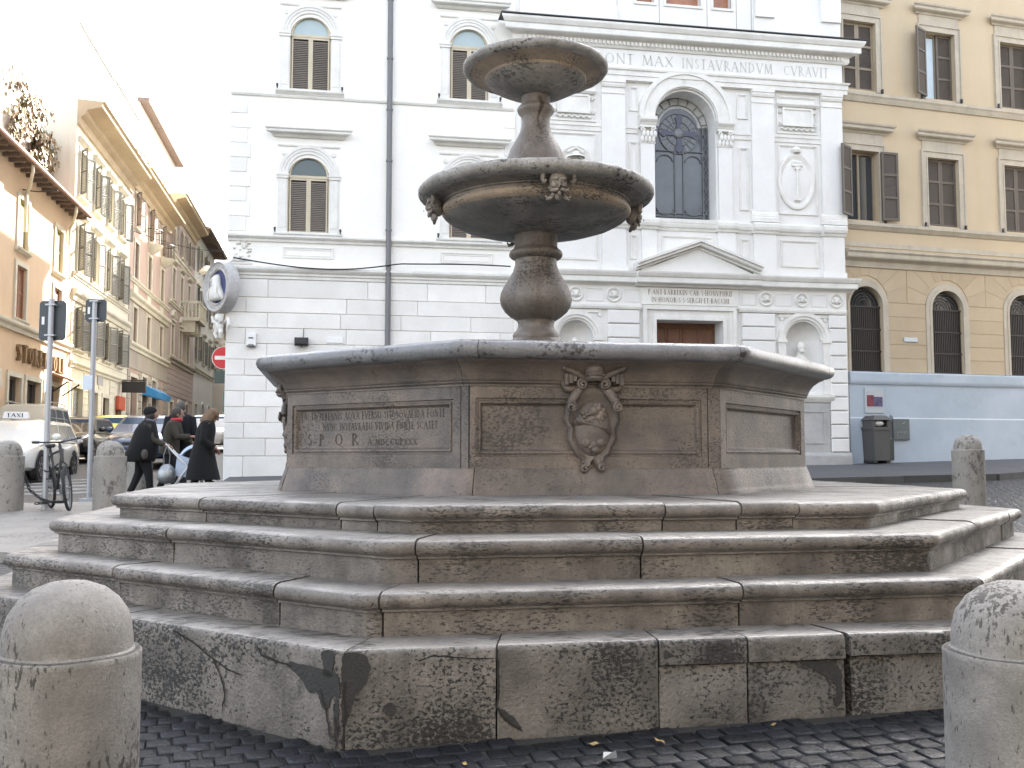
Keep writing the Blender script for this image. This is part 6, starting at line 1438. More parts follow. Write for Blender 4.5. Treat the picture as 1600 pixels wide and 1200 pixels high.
# ================================================================== VEHICLES
M_TYRE = M_RUBBER; M_RIM = plain('alloy_rim', (.38, .38, .40), .35, metal=.7)
M_CARGL = mat('car_glass', (.014, .045, .095), .12, amt=.1, fine=0, bump=0, spec=.16)
M_LENS = mat('headlamp_lens', (.55, .57, .58), .1, amt=.1, fine=0, bump=0)
def paint(n, c): return mat(n, c, .25, amt=.1, fine=0, bump=0, coat=.8)
def car(name, label, cat, loc, rz, L, Wd, H, m, kind='hatch', belt=.62, rails=False, group='cars parked and driving in the side street'):
    """local +x forward; stations give the body, a tapered greenhouse stands on the belt line"""
    c = thing(name, label, cat, loc, rz, group)
    w = Wd/2; zb = belt*H; hl = L/2
    hood = {'wagon': .30, 'suv': .27, 'hatch': .26, 'mono': .20}[kind]*L
    rear = {'wagon': .02, 'suv': .01, 'hatch': .05, 'mono': .04}[kind]*L
    hz = zb*.93
    st = [(-hl, .80, .32, zb*.90), (-hl+.10, .93, .24, zb*.99), (-hl+.5, 1, .20, zb), (-.2*L, 1, .20, zb), (0, 1, .20, zb), (hl-hood, 1, .20, zb), (hl-hood*.6, .99, .20, hz*.99), (hl-.35, .95, .22, hz*.90), (hl-.10, .86, .26, hz*.80), (hl, .74, .34, hz*.62)]
    mb = MB(); sec = []
    for x, k, z0, z1 in st:
        a = w*k; dz = z1-z0
        sec.append([(x, -a*.86, z0), (x, -a*.98, z0+.12*dz), (x, -a, z0+.5*dz), (x, -a*.985, z0+.78*dz), (x, -a*.93, z0+.94*dz), (x, -a*.8, z1), (x, 0, z1+.015),
                    (x, a*.8, z1), (x, a*.93, z0+.94*dz), (x, a*.985, z0+.78*dz), (x, a, z0+.5*dz), (x, a*.98, z0+.12*dz), (x, a*.86, z0)])
    n = 13
    for s in sec: mb.v += s
    for j in range(len(sec)-1):
        for i in range(n): mb.f.append((j*n+i, (j+1)*n+i, (j+1)*n+(i+1) % n, j*n+(i+1) % n))
    mb.f += [tuple(range(n)), tuple((len(sec)-1)*n+i for i in range(n))[::-1]]
    part('body', mb, m, c, smooth=45)
    # greenhouse
    xb0, xb1 = -hl+rear+.06, hl-hood+.05
    xr0 = -hl + {'wagon': .36, 'suv': .22, 'hatch': .48, 'mono': .42}[kind]; xr1 = xb1 - {'wagon': .78, 'suv': .62, 'hatch': .72, 'mono': .95}[kind]
    wb, wr = w*.93, w*.72
    def gp(u, v, s):             # side point: u along 0 rear..1 front, v 0 belt..1 roof
        x0, x1 = xb0+(xr0-xb0)*v, xb1+(xr1-xb1)*v
        return Vector((x0+(x1-x0)*u, s*(wb+(wr-wb)*v), zb-.02+(H-.05-zb)*v))
    g = MB(); rg = []
    for v in (0, .5, .93): rg.append([gp(0, v, -1), gp(1, v, -1), gp(1, v, 1), gp(0, v, 1)])
    rg.append([gp(.03, 1, -1)*1 + Vector((.04, .07, .02)), gp(.97, 1, -1) + Vector((-.06, .07, .02)), gp(.97, 1, 1) + Vector((-.06, -.07, .02)), gp(.03, 1, 1) + Vector((.04, -.07, .02))])
    rg.append([p + Vector(((.25 if p.x < 0 else -.2), -.2*(1 if p.y > 0 else -1), .03)) for p in rg[-1]])
    for r_ in rg: g.v += [tuple(p) for p in r_]
    for j in range(len(rg)-1):
        for i in range(4): g.f.append((j*4+i, j*4+(i+1) % 4, j*4+4+(i+1) % 4, j*4+4+i))
    e = (len(rg)-1)*4; g.f.append((e, e+1, e+2, e+3)); part('roof', g, m, c, smooth=30)
    def pane(pts, nm='window'):
        ns = (pts[1]-pts[0]).cross(pts[3]-pts[0]).normalized(); ctr = sum(pts, Vector())/4
        if ns.dot(ctr - Vector((0, 0, .6*H))) < 0: ns = -ns
        part(nm, MB().add([tuple(p + ns*.006) for p in pts] + [tuple(p - ns*.01) for p in pts], [(0,1,2,3),(0,4,5,1),(1,5,6,2),(2,6,7,3),(3,7,4,0)]), M_CARGL, c, smooth=0)
    cuts = {'wagon': ((.05, .24), (.27, .57), (.60, .90)), 'suv': ((.04, .26), (.31, .61), (.65, .92)), 'hatch': ((.06, .16), (.20, .53), (.57, .88)), 'mono': ((.05, .16), (.2, .5), (.54, .84))}[kind]
    for s in (-1, 1):
        for u0, u1 in cuts: pane([gp(u0, .10, s), gp(u1, .10, s), gp(min(u1, .93), .86, s), gp(max(u0, .06), .86, s)])
        part('wing_mirror', MB().ball((xb1-.45, s*(wb+.12), zb+.10), (.07, .11, .08), 8, 6), m, c)
        part('headlight', MB().ball((hl-.13, s*w*.66, hz*.70), (.10, .17, .09), 10, 6), M_LENS, c)
        part('tail_light', MB().box(-hl+.02, -hl+.10, s*w*.78-.09, s*w*.78+.09, zb*.72, zb*.92), M_RED, c, smooth=0)
        if rails: part('roof_rail', MB().tube([(xr0+.1, s*(wr-.06), H-.03), (xr0+.2, s*(wr-.05), H+.03), (xr1-.3, s*(wr-.05), H+.03), (xr1-.15, s*(wr-.06), H-.03)], .018, 6), M_GREYMET, c)
        for x in (hl-.19*L, -hl+.19*L):
            R_ = .31 if kind != 'suv' else .35
            t = part('wheel', MB().lathe([(R_-.09, -.09), (R_-.03, -.10), (R_, -.07), (R_, .07), (R_-.03, .10), (R_-.09, .09)], 22).xf(rot), M_TYRE, c, (x, s*(w-.09), R_))
            rm = MB().lathe([(0, .085), (.06, .09), (R_-.12, .075), (R_-.085, .095)], 20)
            for q in range(6): rm.box(-.022, .022, .05, R_-.1, .078, .094); rm.xf(Matrix.Rotation(PI/3, 4, 'Z'))
            part('rim', rm.xf(Matrix.Rotation(-s*PI/2, 4, 'X')), M_RIM, t)
            part('wheel_arch', MB().lathe([(R_+.055, 0), (0, 0)], 22).xf(Matrix.Rotation(-s*PI/2, 4, 'X')).xf(Matrix.Translation((x, s*(w*.994+.004), R_+.01))), M_BLACKP, c)
    pane([gp(.995, .08, -1)+Vector((.0, .10, 0)), gp(.995, .08, 1)+Vector((0, -.10, 0)), gp(.995, .88, 1)+Vector((0, -.09, 0)), gp(.995, .88, -1)+Vector((0, .09, 0))], 'windscreen')
    pane([gp(.005, .2, 1)+Vector((0, -.10, 0)), gp(.005, .2, -1)+Vector((0, .10, 0)), gp(.005, .84, -1)+Vector((0, .09, 0)), gp(.005, .84, 1)+Vector((0, -.09, 0))], 'rear_window')
    part('bumper', MB().box(hl-.14, hl+.02, -w*.72, w*.72, .26, .44, .03).xf(Matrix.Identity(4)), m, c, smooth=0)
    part('grille', MB().box(hl-.12, hl-.015, -w*.38, w*.38, hz*.56, hz*.76), M_BLACKP, c, smooth=0)
    part('number_plate', MB().box(hl+.015, hl+.03, -.26, .26, .32, .43), M_WHITE, c, smooth=0)
    return c
GZ = lambda x, y: ground_z(x, y) - .03
tx = car('taxi', 'white taxi estate car with roof sign facing the piazza', 'car', (-7.45, 25.5, GZ(-7.45, 25.5)), R(-90), 4.6, 1.72, 1.44, paint('white_car_paint', (.74, .74, .71)), 'wagon', rails=True)
ts = part('taxi_sign', MB().hexa([(.35, -.28, 1.43), (.52, -.28, 1.43), (.52, .28, 1.43), (.35, .28, 1.43), (.38, -.25, 1.58), (.49, -.25, 1.58), (.49, .25, 1.58), (.38, .25, 1.58)]), M_WHITE, tx, smooth=0)
part('lettering', lettering('TAXI', .09, -.19, 0, 0, fit=.38, bold=1.3).xf(Matrix.Translation((.515, 0, 1.455)) @ Matrix.Rotation(PI/2, 4, 'Z')), M_BLACKP, ts, smooth=0, kind='stuff')
part('door_crest', MB().box(-.40, -.15, .862, .868, .45, .72), plain('dark_crest', (.10, .08, .12), .5), tx, smooth=0)
car('off_road_car', 'beige boxy off-road car parked behind the white taxi', 'car', (-8.55, 29.85, GZ(-8.55, 29.85)), R(-90), 3.9, 1.62, 1.86, paint('beige_car_paint', (.50, .47, .39)), 'suv', .58, rails=True)
car('black_car', 'black hatchback parked behind the beige off-road car', 'car', (-8.3, 34.3, GZ(-8.3, 34.3)), R(-93), 3.9, 1.66, 1.48, paint('black_car_paint', (.018, .018, .02)), 'hatch')
car('blue_car', 'dark blue people carrier approaching down the street with wide windscreen', 'car', (-5.45, 30.6, GZ(-5.45, 30.6)), R(-90), 4.1, 1.72, 1.50, paint('dark_blue_paint', (.03, .055, .11)), 'mono')
car('silver_car', 'silver car farther up the street behind the blue people carrier', 'car', (-5.0, 41.5, GZ(-5.0, 41.5)), R(-90), 4.0, 1.68, 1.48, paint('silver_paint', (.40, .41, .42)), 'hatch')
car('yellow_car', 'small yellow car glimpsed behind the black hatchback', 'car', (-8.3, 39.5, GZ(-8.3, 39.5)), R(-90), 3.6, 1.6, 1.50, paint('yellow_paint', (.62, .50, .12)), 'hatch')
car('grey_car', 'dark grey car parked far up the street by the pink house', 'car', (-8.35, 46.0, GZ(-8.35, 46.0)), R(-90), 4.0, 1.66, 1.48, paint('dark_grey_paint', (.09, .095, .10)), 'hatch')
car('white_van', 'white van glimpsed between the walking people far up the street', 'van', (-4.1, 49.0, GZ(-4.1, 49.0)), R(-90), 4.4, 1.75, 1.9, paint('white_car_paint', (.74, .74, .71)), 'suv', .55)

# ================================================================== SIGN POLES AND BICYCLE
for nm, lb, px, py, zb, zt, sw_, sh_, zc_ in (('sign_pole', 'grey sign pole with large sign seen from behind, bicycle leaning on it', -4.31, 15.99, .70, 3.90, .41, .61, 3.57),
                                            ('sign_pole', 'thinner grey sign pole with small sign seen from behind and a white notice', -4.08, 17.70, .76, 4.12, .36, .39, 3.98)):
    p = thing(nm, lb, 'sign pole', (px, py, zb), R(-12))
    part('pole', MB().tube([(0, 0, -.2), (0, 0, zt-zb)], .042, 14), M_GALV, p)
    rs = MB(); a, b, k = sw_/2, sh_/2, .04
    rs.prism([(-a+k, zc_-zb-b), (a-k, zc_-zb-b), (a, zc_-zb-b+k), (a, zc_-zb+b-k), (a-k, zc_-zb+b), (-a+k, zc_-zb+b), (-a, zc_-zb+b-k), (-a, zc_-zb-b+k)], .045, .062)
    part('sign_panel', rs, M_SIGNBACK, p, smooth=0)
    for z in (-.32, .32): part('clamp', MB().box(-.075, .075, -.05, .046, zc_-zb+z*sh_*1.2-.012, zc_-zb+z*sh_*1.2+.012), M_GALV, p, smooth=0)
    part('sticker', MB().box(-a+.04, -a+.08, .042, .0455, zc_-zb-.06, zc_-zb+.06), M_WHITE, p, smooth=0)
    if sw_ < .4:
        part('notice', MB().box(-.14, .02, -.05, -.044, 2.62-zb, 2.86-zb), mat('paper_notice', (.62, .68, .76), .8, bump=0), p, smooth=0)
        part('base_plate', MB().box(-.12, .12, -.12, .12, -.02, .04), M_GALV, p, smooth=0)
bk = thing('bicycle', 'black city bicycle locked to the larger sign pole', 'bicycle', (-4.06, 15.86, .715), R(-62)); bk.rotation_euler = (R(7), 0, R(-62))
def wheel(x, steer=0):
    w = ob('wheel', None, bk, (x, 0, .33), (0, 0, R(steer)))
    part('tyre', MB().tube([(.315*math.cos(2*PI*i/32), 0, .315*math.sin(2*PI*i/32)) for i in range(32)], .022, 8, closed=True), M_RUBBER, w)
    part('rim', MB().tube([(.285*math.cos(2*PI*i/32), 0, .285*math.sin(2*PI*i/32)) for i in range(32)], .011, 6, closed=True), M_GREYMET, w)
    sp_ = MB()
    for k in range(20):
        a = 2*PI*k/20; sp_.tube([(0, .02*(-1)**k, 0), (.28*math.cos(a), 0, .28*math.sin(a))], .0022, 4)
    part('spokes', sp_, M_GREYMET, w, kind='stuff'); part('hub', MB().tube([(0, -.05, 0), (0, .05, 0)], .02, 8), M_GREYMET, w)
wheel(-.52); wheel(.53, -22)
f = MB()
for a, b, r_ in (((.40, 0, .80), (-.05, 0, .30), .02), ((.38, 0, .88), (-.20, 0, .82), .018), ((-.05, 0, .30), (-.22, 0, .92), .018), ((-.05, .03, .30), (-.52, .05, .33), .011), ((-.05, -.03, .30), (-.52, -.05, .33), .011), ((-.20, .02, .80), (-.52, .05, .33), .009), ((-.20, -.02, .80), (-.52, -.05, .33), .009), ((.36, 0, .95), (.42, 0, .72), .024)): f.tube([a, b], r_, 8)
part('frame', f, M_BLACKP, bk)
part('fork', MB().tube([(.42, 0, .72), (.43, .05, .66), (.53, .05, .33)], .014, 7).tube([(.42, 0, .72), (.43, -.05, .66), (.53, -.05, .33)], .014, 7).tube([(.34, 0, .99), (.42, 0, .72)], .015, 7), M_BLACKP, bk)
part('handlebar', MB().tube([(.24, -.31, 1.03), (.33, -.20, 1.02), (.36, 0, 1.0), (.33, .20, 1.02), (.24, .31, 1.03)], .013, 7), M_BLACKP, bk)
for s in (-1, 1): part('grip', MB().tube([(.20, s*.33, 1.035), (.285, s*.265, 1.028)], .02, 7), M_RUBBER, bk); part('brake_lever', MB().tube([(.34, s*.18, 1.0), (.33, s*.26, .97)], .008, 5), M_GREYMET, bk)
part('saddle', MB().rings([(-.24, 0, .92, .13, .05), (-.24, 0, .95, .15, .08), (-.25, 0, .975, .14, .075)], 12), M_RUBBER, bk)
part('crank', MB().lathe([(.085, -.006), (.085, .006), (.02, .006)], 18).xf(rot).xf(Matrix.Translation((-.05, .045, .30))).tube([(-.05, .06, .30), (-.02, .06, .14)], .010, 6).tube([(-.05, -.06, .30), (-.08, -.06, .46)], .010, 6), M_GREYMET, bk)
for z, y in ((.13, .10), (.47, -.10)): part('pedal', MB().box(-.06, .02, y-.04, y+.04, z-.01, z+.01), M_BLACKP, bk, smooth=0)
part('mudguard', MB().tube([(-.52+.36*math.cos(a), 0, .33+.36*math.sin(a)) for a in [R(20)+R(140)*i/12 for i in range(13)]], .02, 6), M_BLACKP, bk)
part('lock_cable', MB().tube([(-.25+.14*math.cos(a), .12*math.sin(a), .62+.05*math.sin(2*a)) for a in [2*PI*i/18 for i in range(18)]], .012, 6, closed=True), M_RUBBER, bk)

# ================================================================== PEOPLE
M_SKIN = mat('skin', (.30, .175, .13), .6, (.25, .14, .10), 8, .6, .05, 60, .05)
M_BLACKCL = mat('black_wool', (.004, .004, .0046), .95, (.0065, .0065, .007), 10, .6, .2, 90, .3, 90)
M_NAVY = mat('dark_navy_coat', (.004, .0045, .008), .95, (.007, .0075, .011), 10, .6, .2, 90, .3, 90)
M_OLIVE = mat('olive_coat', (.045, .04, .028), .9, (.03, .028, .02), 8, .6, .2, 90, .3, 90)
M_TROUS = mat('dark_trousers', (.006, .006, .007), .9, bump=.2)
M_SHOE = plain('black_shoe', (.015, .014, .014), .4)
M_HAIRD = mat('dark_hair', (.02, .015, .012), .6, (.04, .03, .02), 14, .8, .2, 80, .4, 60)
M_HAIRG = mat('grey_hair', (.09, .085, .08), .7, (.05, .047, .045), 14, .8, .2, 80, .4, 60)
M_HAIRB = mat('blond_hair', (.17, .105, .055), .6, (.11, .068, .034), 14, .9, .2, 80, .4, 60)
def skin_mesh(name, J, edges, m, face=None):
    """one continuous skinned figure: J = {joint: (x, y, z, radius)}"""
    keys = list(J); me = bpy.data.meshes.new(name)
    me.from_pydata([J[k][:3] for k in keys], [(keys.index(a), keys.index(b)) for a, b in edges], [])
    o = bpy.data.objects.new(name, me); COL.objects.link(o)
    md_ = o.modifiers.new('s', 'SKIN'); md_.use_smooth_shade = True
    if not me.skin_vertices: me.attributes  # the modifier adds the layer when it is created through bpy.ops only
    bm_ok = len(me.skin_vertices) > 0
    if not bm_ok:
        import bmesh
        bm = bmesh.new(); bm.from_mesh(me); bm.verts.layers.skin.verify(); bm.to_mesh(me); bm.free()
    for i, k in enumerate(keys):
        sv = me.skin_vertices[0].data[i]; r = J[k][3]; sv.radius = (r, r); sv.use_root = (k == 'pelvis')
    o.modifiers.new('sub', 'SUBSURF').levels = 1
    bpy.context.view_layer.update()
    dg = bpy.context.evaluated_depsgraph_get()
    out = bpy.data.meshes.new_from_object(o.evaluated_get(dg))
    bpy.data.objects.remove(o); bpy.data.meshes.remove(me)
    if face:
        n = len(out.vertices); v = [tuple(p.co) for p in out.vertices] + face.v
        f_ = [tuple(p.vertices) for p in out.polygons] + [tuple(i+n for i in q) for q in face.f]
        bpy.data.meshes.remove(out); out = bpy.data.meshes.new(name); out.from_pydata(v, [], f_); out.update()
    out.materials.clear(); out.materials.append(m); out.polygons.foreach_set('use_smooth', [True]*len(out.polygons)); out.name = name
    return out
def figure(parent, P):
    """P: joints of a figure facing +x; returns the body and the head centre"""
    J = dict(pelvis=(*P['pelvis'], .13), spine=(*P['spine'], .115), chest=(*P['chest'], .125), neck=(*P['neck'], .052), head0=(*P['head0'], .062))
    E = [('pelvis', 'spine'), ('spine', 'chest'), ('chest', 'neck'), ('neck', 'head0')]
    for s in 'lr':
        sh, el, wr, ha = (Vector(P[k+s]) for k in ('sh_', 'el_', 'wr_', 'ha_'))
        J.update({'sh_'+s: (*sh, .062), 'el_'+s: (*el, .042), 'wr_'+s: (*wr, .028), 'pa_'+s: (*((wr+ha)/2), .030), 'ha_'+s: (*ha, .026)})
        E += [('chest', 'sh_'+s), ('sh_'+s, 'el_'+s), ('el_'+s, 'wr_'+s), ('wr_'+s, 'pa_'+s), ('pa_'+s, 'ha_'+s)]
        for k in ('hip', 'kn_', 'an_', 'toe'): J[k+s] = (*P[k+s], {'hip': .085, 'kn_': .055, 'an_': .038, 'toe': .03}[k])
        E += [('pelvis', 'hip'+s), ('hip'+s, 'kn_'+s), ('kn_'+s, 'an_'+s), ('an_'+s, 'toe'+s)]
    hc = Vector(P['head']); yaw, pitch = P.get('look', (0, 0))
    F = MB(); F.ball((0, 0, .02), (.098, .078, .115), 16, 12); F.ball((.02, 0, -.055), (.068, .058, .058), 12, 8)          # skull and jaw
    F.ball((.098, 0, -.005), (.022, .014, .022), 8, 6); F.ball((.086, 0, -.055), (.012, .024, .008), 8, 5); F.ball((.078, 0, -.093), (.02, .022, .018), 8, 6)
    for s in (-1, 1): F.ball((.0, s*.078, 0), (.022, .010, .032), 8, 6); F.ball((.082, s*.032, .022), (.012, .014, .009), 8, 6); F.ball((.086, s*.032, .042), (.012, .022, .007), 8, 5)
    Mh = Matrix.Translation(hc) @ Euler((0, pitch, yaw)).to_matrix().to_4x4(); F.xf(Mh)
    for s in 'lr':                                     # five separate, bent fingers on each hand
        wr, ha = Vector(P['wr_'+s]), Vector(P['ha_'+s]); d = (ha-wr).normalized(); sd = d.cross(Vector((0, 0, 1))); sd = sd.normalized() if sd.length > .05 else Vector((0, 1, 0))
        dn = Vector(P.get('curl_'+s, (0, 0, -1)))
        for k, (o_, L_) in enumerate(((-.027, .062), (-.009, .072), (.009, .068), (.026, .054))):
            b = ha + sd*o_ - d*.012; F.tube([b, b + d*L_*.45 + dn*.008, b + d*L_*.75 + dn*.03, b + d*L_*.8 + dn*.055], [.0095, .009, .008, .006], 6)
        t = wr + d*.03; sg_ = 1 if s == 'l' else -1
        F.tube([t - sd*sg_*.022, t + d*.025 - sd*sg_*.042 + dn*.01, t + d*.055 - sd*sg_*.04 + dn*.03], [.013, .010, .007], 6)
    part('body', skin_mesh('body', J, E, M_SKIN, F), None, parent)
    return Mh
def shoes(parent, P):
    for s in 'lr':
        a, t = Vector(P['an_'+s]), Vector(P['toe'+s]); d = (t-a); d.z = 0; d.normalize()
        part('shoe', MB().tube([a - d*.07 + Vector((0, 0, -.045)), a + Vector((0, 0, -.02)), a + d*.09 + Vector((0, 0, -.035)), t + d*.05 + Vector((0, 0, -.008))], [.032, .044, .038, .024], 10), M_SHOE, parent)
def legs(parent, P, m, r=(.105, .075, .062)):
    for s in 'lr':
        h, k, a = (Vector(P[q+s]) for q in ('hip', 'kn_', 'an_'))
        part('trouser_leg', jitter(MB().tube([h + Vector((0, 0, .06)), h.lerp(k, .5), k, k.lerp(a, .5), a + Vector((0, 0, .02))], [r[0], r[0]*.92, r[1], r[2], r[2]], 12), .006, 9), m, parent)
def sleeve(parent, P, m, k=1.0, cut=1.0):
    for s in 'lr':
        h, e, w = (Vector(P[q+s]) for q in ('sh_', 'el_', 'wr_'))
        part('sleeve', jitter(MB().tube([h + Vector((0, 0, .02)), h.lerp(e, .5), e, e.lerp(w, .55*cut), e.lerp(w, .95*cut)], [.085*k, .072*k, .062*k, .055*k, .052*k], 12), .006, 12), m, parent)
PA = dict(pelvis=(0, 0, .88), spine=(.03, 0, 1.05), chest=(.07, 0, 1.25), neck=(.10, 0, 1.38), head0=(.12, 0, 1.45), head=(.145, 0, 1.50), look=(-.1, .15),
          sh_l=(.07, .16, 1.30), el_l=(.16, .22, 1.07), wr_l=(.38, .16, .97), ha_l=(.46, .14, .955), sh_r=(.08, -.16, 1.30), el_r=(.17, -.22, 1.06), wr_r=(.40, -.17, .96), ha_r=(.48, -.15, .945),
          hipl=(0, .09, .84), kn_l=(-.06, .09, .47), an_l=(-.20, .09, .11), toel=(-.07, .09, .04), hipr=(.0, -.09, .84), kn_r=(.12, -.09, .47), an_r=(.16, -.09, .07), toer=(.30, -.09, .03))
gz = lambda x, y: ground_z(x, y) - .028
w1 = thing('person', 'woman in black cape and dark beret pushing a pushchair', 'person', (-3.42, 18.66, gz(-3.42, 18.66)), R(6))
Mh = figure(w1, PA); shoes(w1, PA); legs(w1, PA, M_TROUS); sleeve(w1, PA, M_OLIVE, .9, .85)
cp = MB().rings([(.10, 0, 1.43, .07, .065), (.09, 0, 1.385, .11, .13), (.07, 0, 1.33, .15, .22), (.05, 0, 1.22, .20, .28), (.04, 0, 1.05, .24, .31), (0, 0, .9, .27, .32), (-.05, 0, .76, .30, .31), (-.09, 0, .68, .30, .29)], 24, cap=False)
part('cape', jitter(cp, .022, 5, .035), M_BLACKCL, w1)
part('hair', MB().ball((-.02, 0, .0), (.105, .095, .12), 14, 10).ball((-.05, 0, -.08), (.07, .085, .08), 12, 8).xf(Mh), M_HAIRD, w1)
part('beret', jitter(MB().ball((-.04, 0, .055), (.118, .105, .105), 16, 10), .008, 12).xf(Mh), M_BLACKCL, w1)
part('scarf', MB().tube([(.12+.07*math.cos(a), .075*math.sin(a), 1.405+.01*math.sin(2*a)) for a in [2*PI*i/14 for i in range(14)]], .03, 7, closed=True), mat('grey_blue_scarf', (.12, .13, .17), .9, bump=.2), w1)
part('bag', jitter(MB().ball((.06, -.31, .80), (.06, .04, .10), 12, 8), .01, 14), mat('taupe_bag', (.06, .05, .042), .7, bump=.1), w1)
PB = dict(PA); PB.update(look=(.2, .05), wr_r=(.44, -.16, 1.08), ha_r=(.52, -.15, 1.09), el_r=(.2, -.22, 1.08))
w2 = thing('person', 'person in olive jacket with red scarf half hidden behind the caped woman', 'person', (-3.10, 19.55, gz(-3.10, 19.55)), R(-8))
Mh = figure(w2, PB); shoes(w2, PB); legs(w2, PB, M_TROUS); sleeve(w2, PB, M_OLIVE, 1.05)
part('jacket', jitter(MB().rings([(.10, 0, 1.42, .07, .07), (.08, 0, 1.36, .12, .19), (.06, 0, 1.22, .16, .23), (.03, 0, 1.02, .15, .21), (.0, 0, .85, .17, .22), (0, 0, .76, .175, .225)], 20), .008, 8), M_OLIVE, w2)
part('hair', MB().ball((-.02, 0, .03), (.108, .09, .115), 14, 10).xf(Mh), M_HAIRD, w2)
part('scarf', MB().tube([(.12+.075*math.cos(a), .08*math.sin(a), 1.41) for a in [2*PI*i/14 for i in range(14)]], .035, 7, closed=True), mat('red_scarf', (.45, .03, .04), .8, bump=.2), w2)
PC = dict(pelvis=(0, 0, .95), spine=(.01, 0, 1.13), chest=(.02, 0, 1.36), neck=(.04, 0, 1.49), head0=(.05, 0, 1.57), head=(.07, 0, 1.63), look=(0, .1),
          sh_l=(.02, .20, 1.42), el_l=(-.06, .27, 1.15), wr_l=(.12, .25, .98), ha_l=(.18, .24, .92), sh_r=(.02, -.20, 1.42), el_r=(-.04, -.27, 1.15), wr_r=(.14, -.24, .99), ha_r=(.20, -.23, .93),
          hipl=(0, .10, .91), kn_l=(.12, .10, .5), an_l=(.10, .10, .07), toel=(.24, .10, .03), hipr=(0, -.10, .91), kn_r=(.0, -.10, .5), an_r=(-.18, -.10, .10), toer=(-.06, -.10, .03))
m1 = thing('person', 'man in a dark navy coat walking away up the street', 'person', (-2.98, 19.95, gz(-2.98, 19.95)), R(88))
Mh = figure(m1, PC); shoes(m1, PC); legs(m1, PC, M_TROUS, (.11, .08, .068)); sleeve(m1, PC, M_NAVY, 1.12)
part('coat', jitter(MB().rings([(.04, 0, 1.54, .075, .075), (.03, 0, 1.49, .12, .20), (.02, 0, 1.42, .145, .265), (.02, 0, 1.28, .165, .27), (.0, 0, 1.08, .165, .245), (0, 0, .88, .18, .255), (0, 0, .62, .19, .265)], 22), .008, 8), M_NAVY, m1)
part('hair', MB().ball((-.018, 0, .035), (.103, .087, .11), 14, 10).xf(Mh), M_HAIRG, m1)
PD = dict(PA); PD.update(head=(.175, 0, 1.475), look=(0, .55), wr_l=(.20, .20, .92), ha_l=(.26, .17, .88), el_l=(.02, .25, 1.05), wr_r=(.22, -.20, .92), ha_r=(.28, -.16, .88), el_r=(.03, -.25, 1.05))
w3 = thing('person', 'blond woman in a long black coat looking down beside the palazzo corner', 'person', (-2.33, 18.10, gz(-2.33, 18.10)), R(4))
Mh = figure(w3, PD); shoes(w3, PD); legs(w3, PD, M_TROUS); sleeve(w3, PD, M_BLACKCL, 1.08)
part('coat', jitter(MB().rings([(.11, 0, 1.43, .08, .075), (.09, 0, 1.37, .12, .19), (.07, 0, 1.24, .165, .225), (.04, 0, 1.04, .165, .205), (.02, 0, .85, .20, .235), (.02, 0, .6, .25, .255), (.03, 0, .36, .30, .27)], 22), .012, 7), M_BLACKCL, w3)
hr = MB().ball((-.02, 0, .03), (.112, .095, .115), 16, 10).ball((-.07, 0, -.07), (.085, .10, .11), 14, 9)
for k in range(16):
    a = R(75 + 210*k/15); p = (-.01+.10*math.cos(a), .093*math.sin(a))
    hr.tube([(p[0]*.9, p[1]*.95, .08), (p[0]*1.05, p[1]*1.05, -.02), (p[0]*1.15-.01, p[1]*1.12, -.12), (p[0]*1.1-.015, p[1]*1.08, -.19)], [.026, .028, .024, .010], 6)
part('hair', hr.xf(Mh), M_HAIRB, w3)
part('spectacles', MB().tube([(.10, -.06, .025), (.112, -.02, .025), (.112, .02, .025), (.10, .06, .025)], .006, 5).tube([(.09, -.07, .028), (0, -.085, .03)], .004, 5).xf(Mh), M_BLACKP, w3)
# pushchair and silver bag
pc = thing('pushchair', 'pale blue and pink pushchair with white frame pushed by the caped woman', 'pushchair', (-2.62, 18.50, gz(-2.62, 18.50)), R(4))
M_PB = mat('pale_blue_canvas', (.46, .56, .70), .8, (.52, .58, .68), 5, .5, .05, 60, .15, 40); M_PK = mat('pink_canvas', (.70, .42, .46), .8, bump=.15)
cn_ = MB(); N_ = 9
for i in range(N_):
    a = R(10 + 95*i/(N_-1)); x = .18 - .34*math.cos(a)*1.0; z = .62 + .36*math.sin(a)
    for y in (-.20, -.17, 0, .17, .20): cn_.v.append((x, y, z - (.06 if abs(y) > .19 else 0)))
for i in range(N_-1):
    for j in range(4): cn_.f.append((i*5+j, i*5+j+1, (i+1)*5+j+1, (i+1)*5+j))
part('canopy', cn_, M_PB, pc)
part('canopy_front', MB().hexa([(.14, -.2, .70), (.34, -.18, .66), (.34, .18, .66), (.14, .2, .70), (.16, -.19, .97), (.30, -.17, .86), (.30, .17, .86), (.16, .19, .97)]), M_PK, pc, smooth=0)
part('seat_side', MB().prism([(-.20, .42), (.30, .34), (.40, .52), (.18, .66), (-.16, .80)], -.20, .20), M_PB, pc, smooth=0)
for s in (-1, 1):
    part('frame_tube', MB().tube([(-.36, s*.21, .98), (-.22, s*.22, .82), (.18, s*.23, .42), (.36, s*.22, .16)], .014, 7), M_WHITE, pc); part('frame_tube', MB().tube([(-.28, s*.23, .14), (.02, s*.23, .56)], .013, 7), M_WHITE, pc)
    for x in (-.28, .36):
        w = part('wheel', MB().tube([(.085*math.cos(2*PI*i/18), 0, .085*math.sin(2*PI*i/18)) for i in range(18)], .018, 7, closed=True), M_RUBBER, pc, (x, s*.24, .105)); part('hub', MB().lathe([(.07, -.008), (.07, .008), (0, .01)], 14).xf(rot), M_GREYMET, w)
part('handle', MB().tube([(-.36, -.21, .98), (-.39, -.12, 1.0), (-.39, .12, 1.0), (-.36, .21, .98)], .016, 7), M_BLACKP, pc)
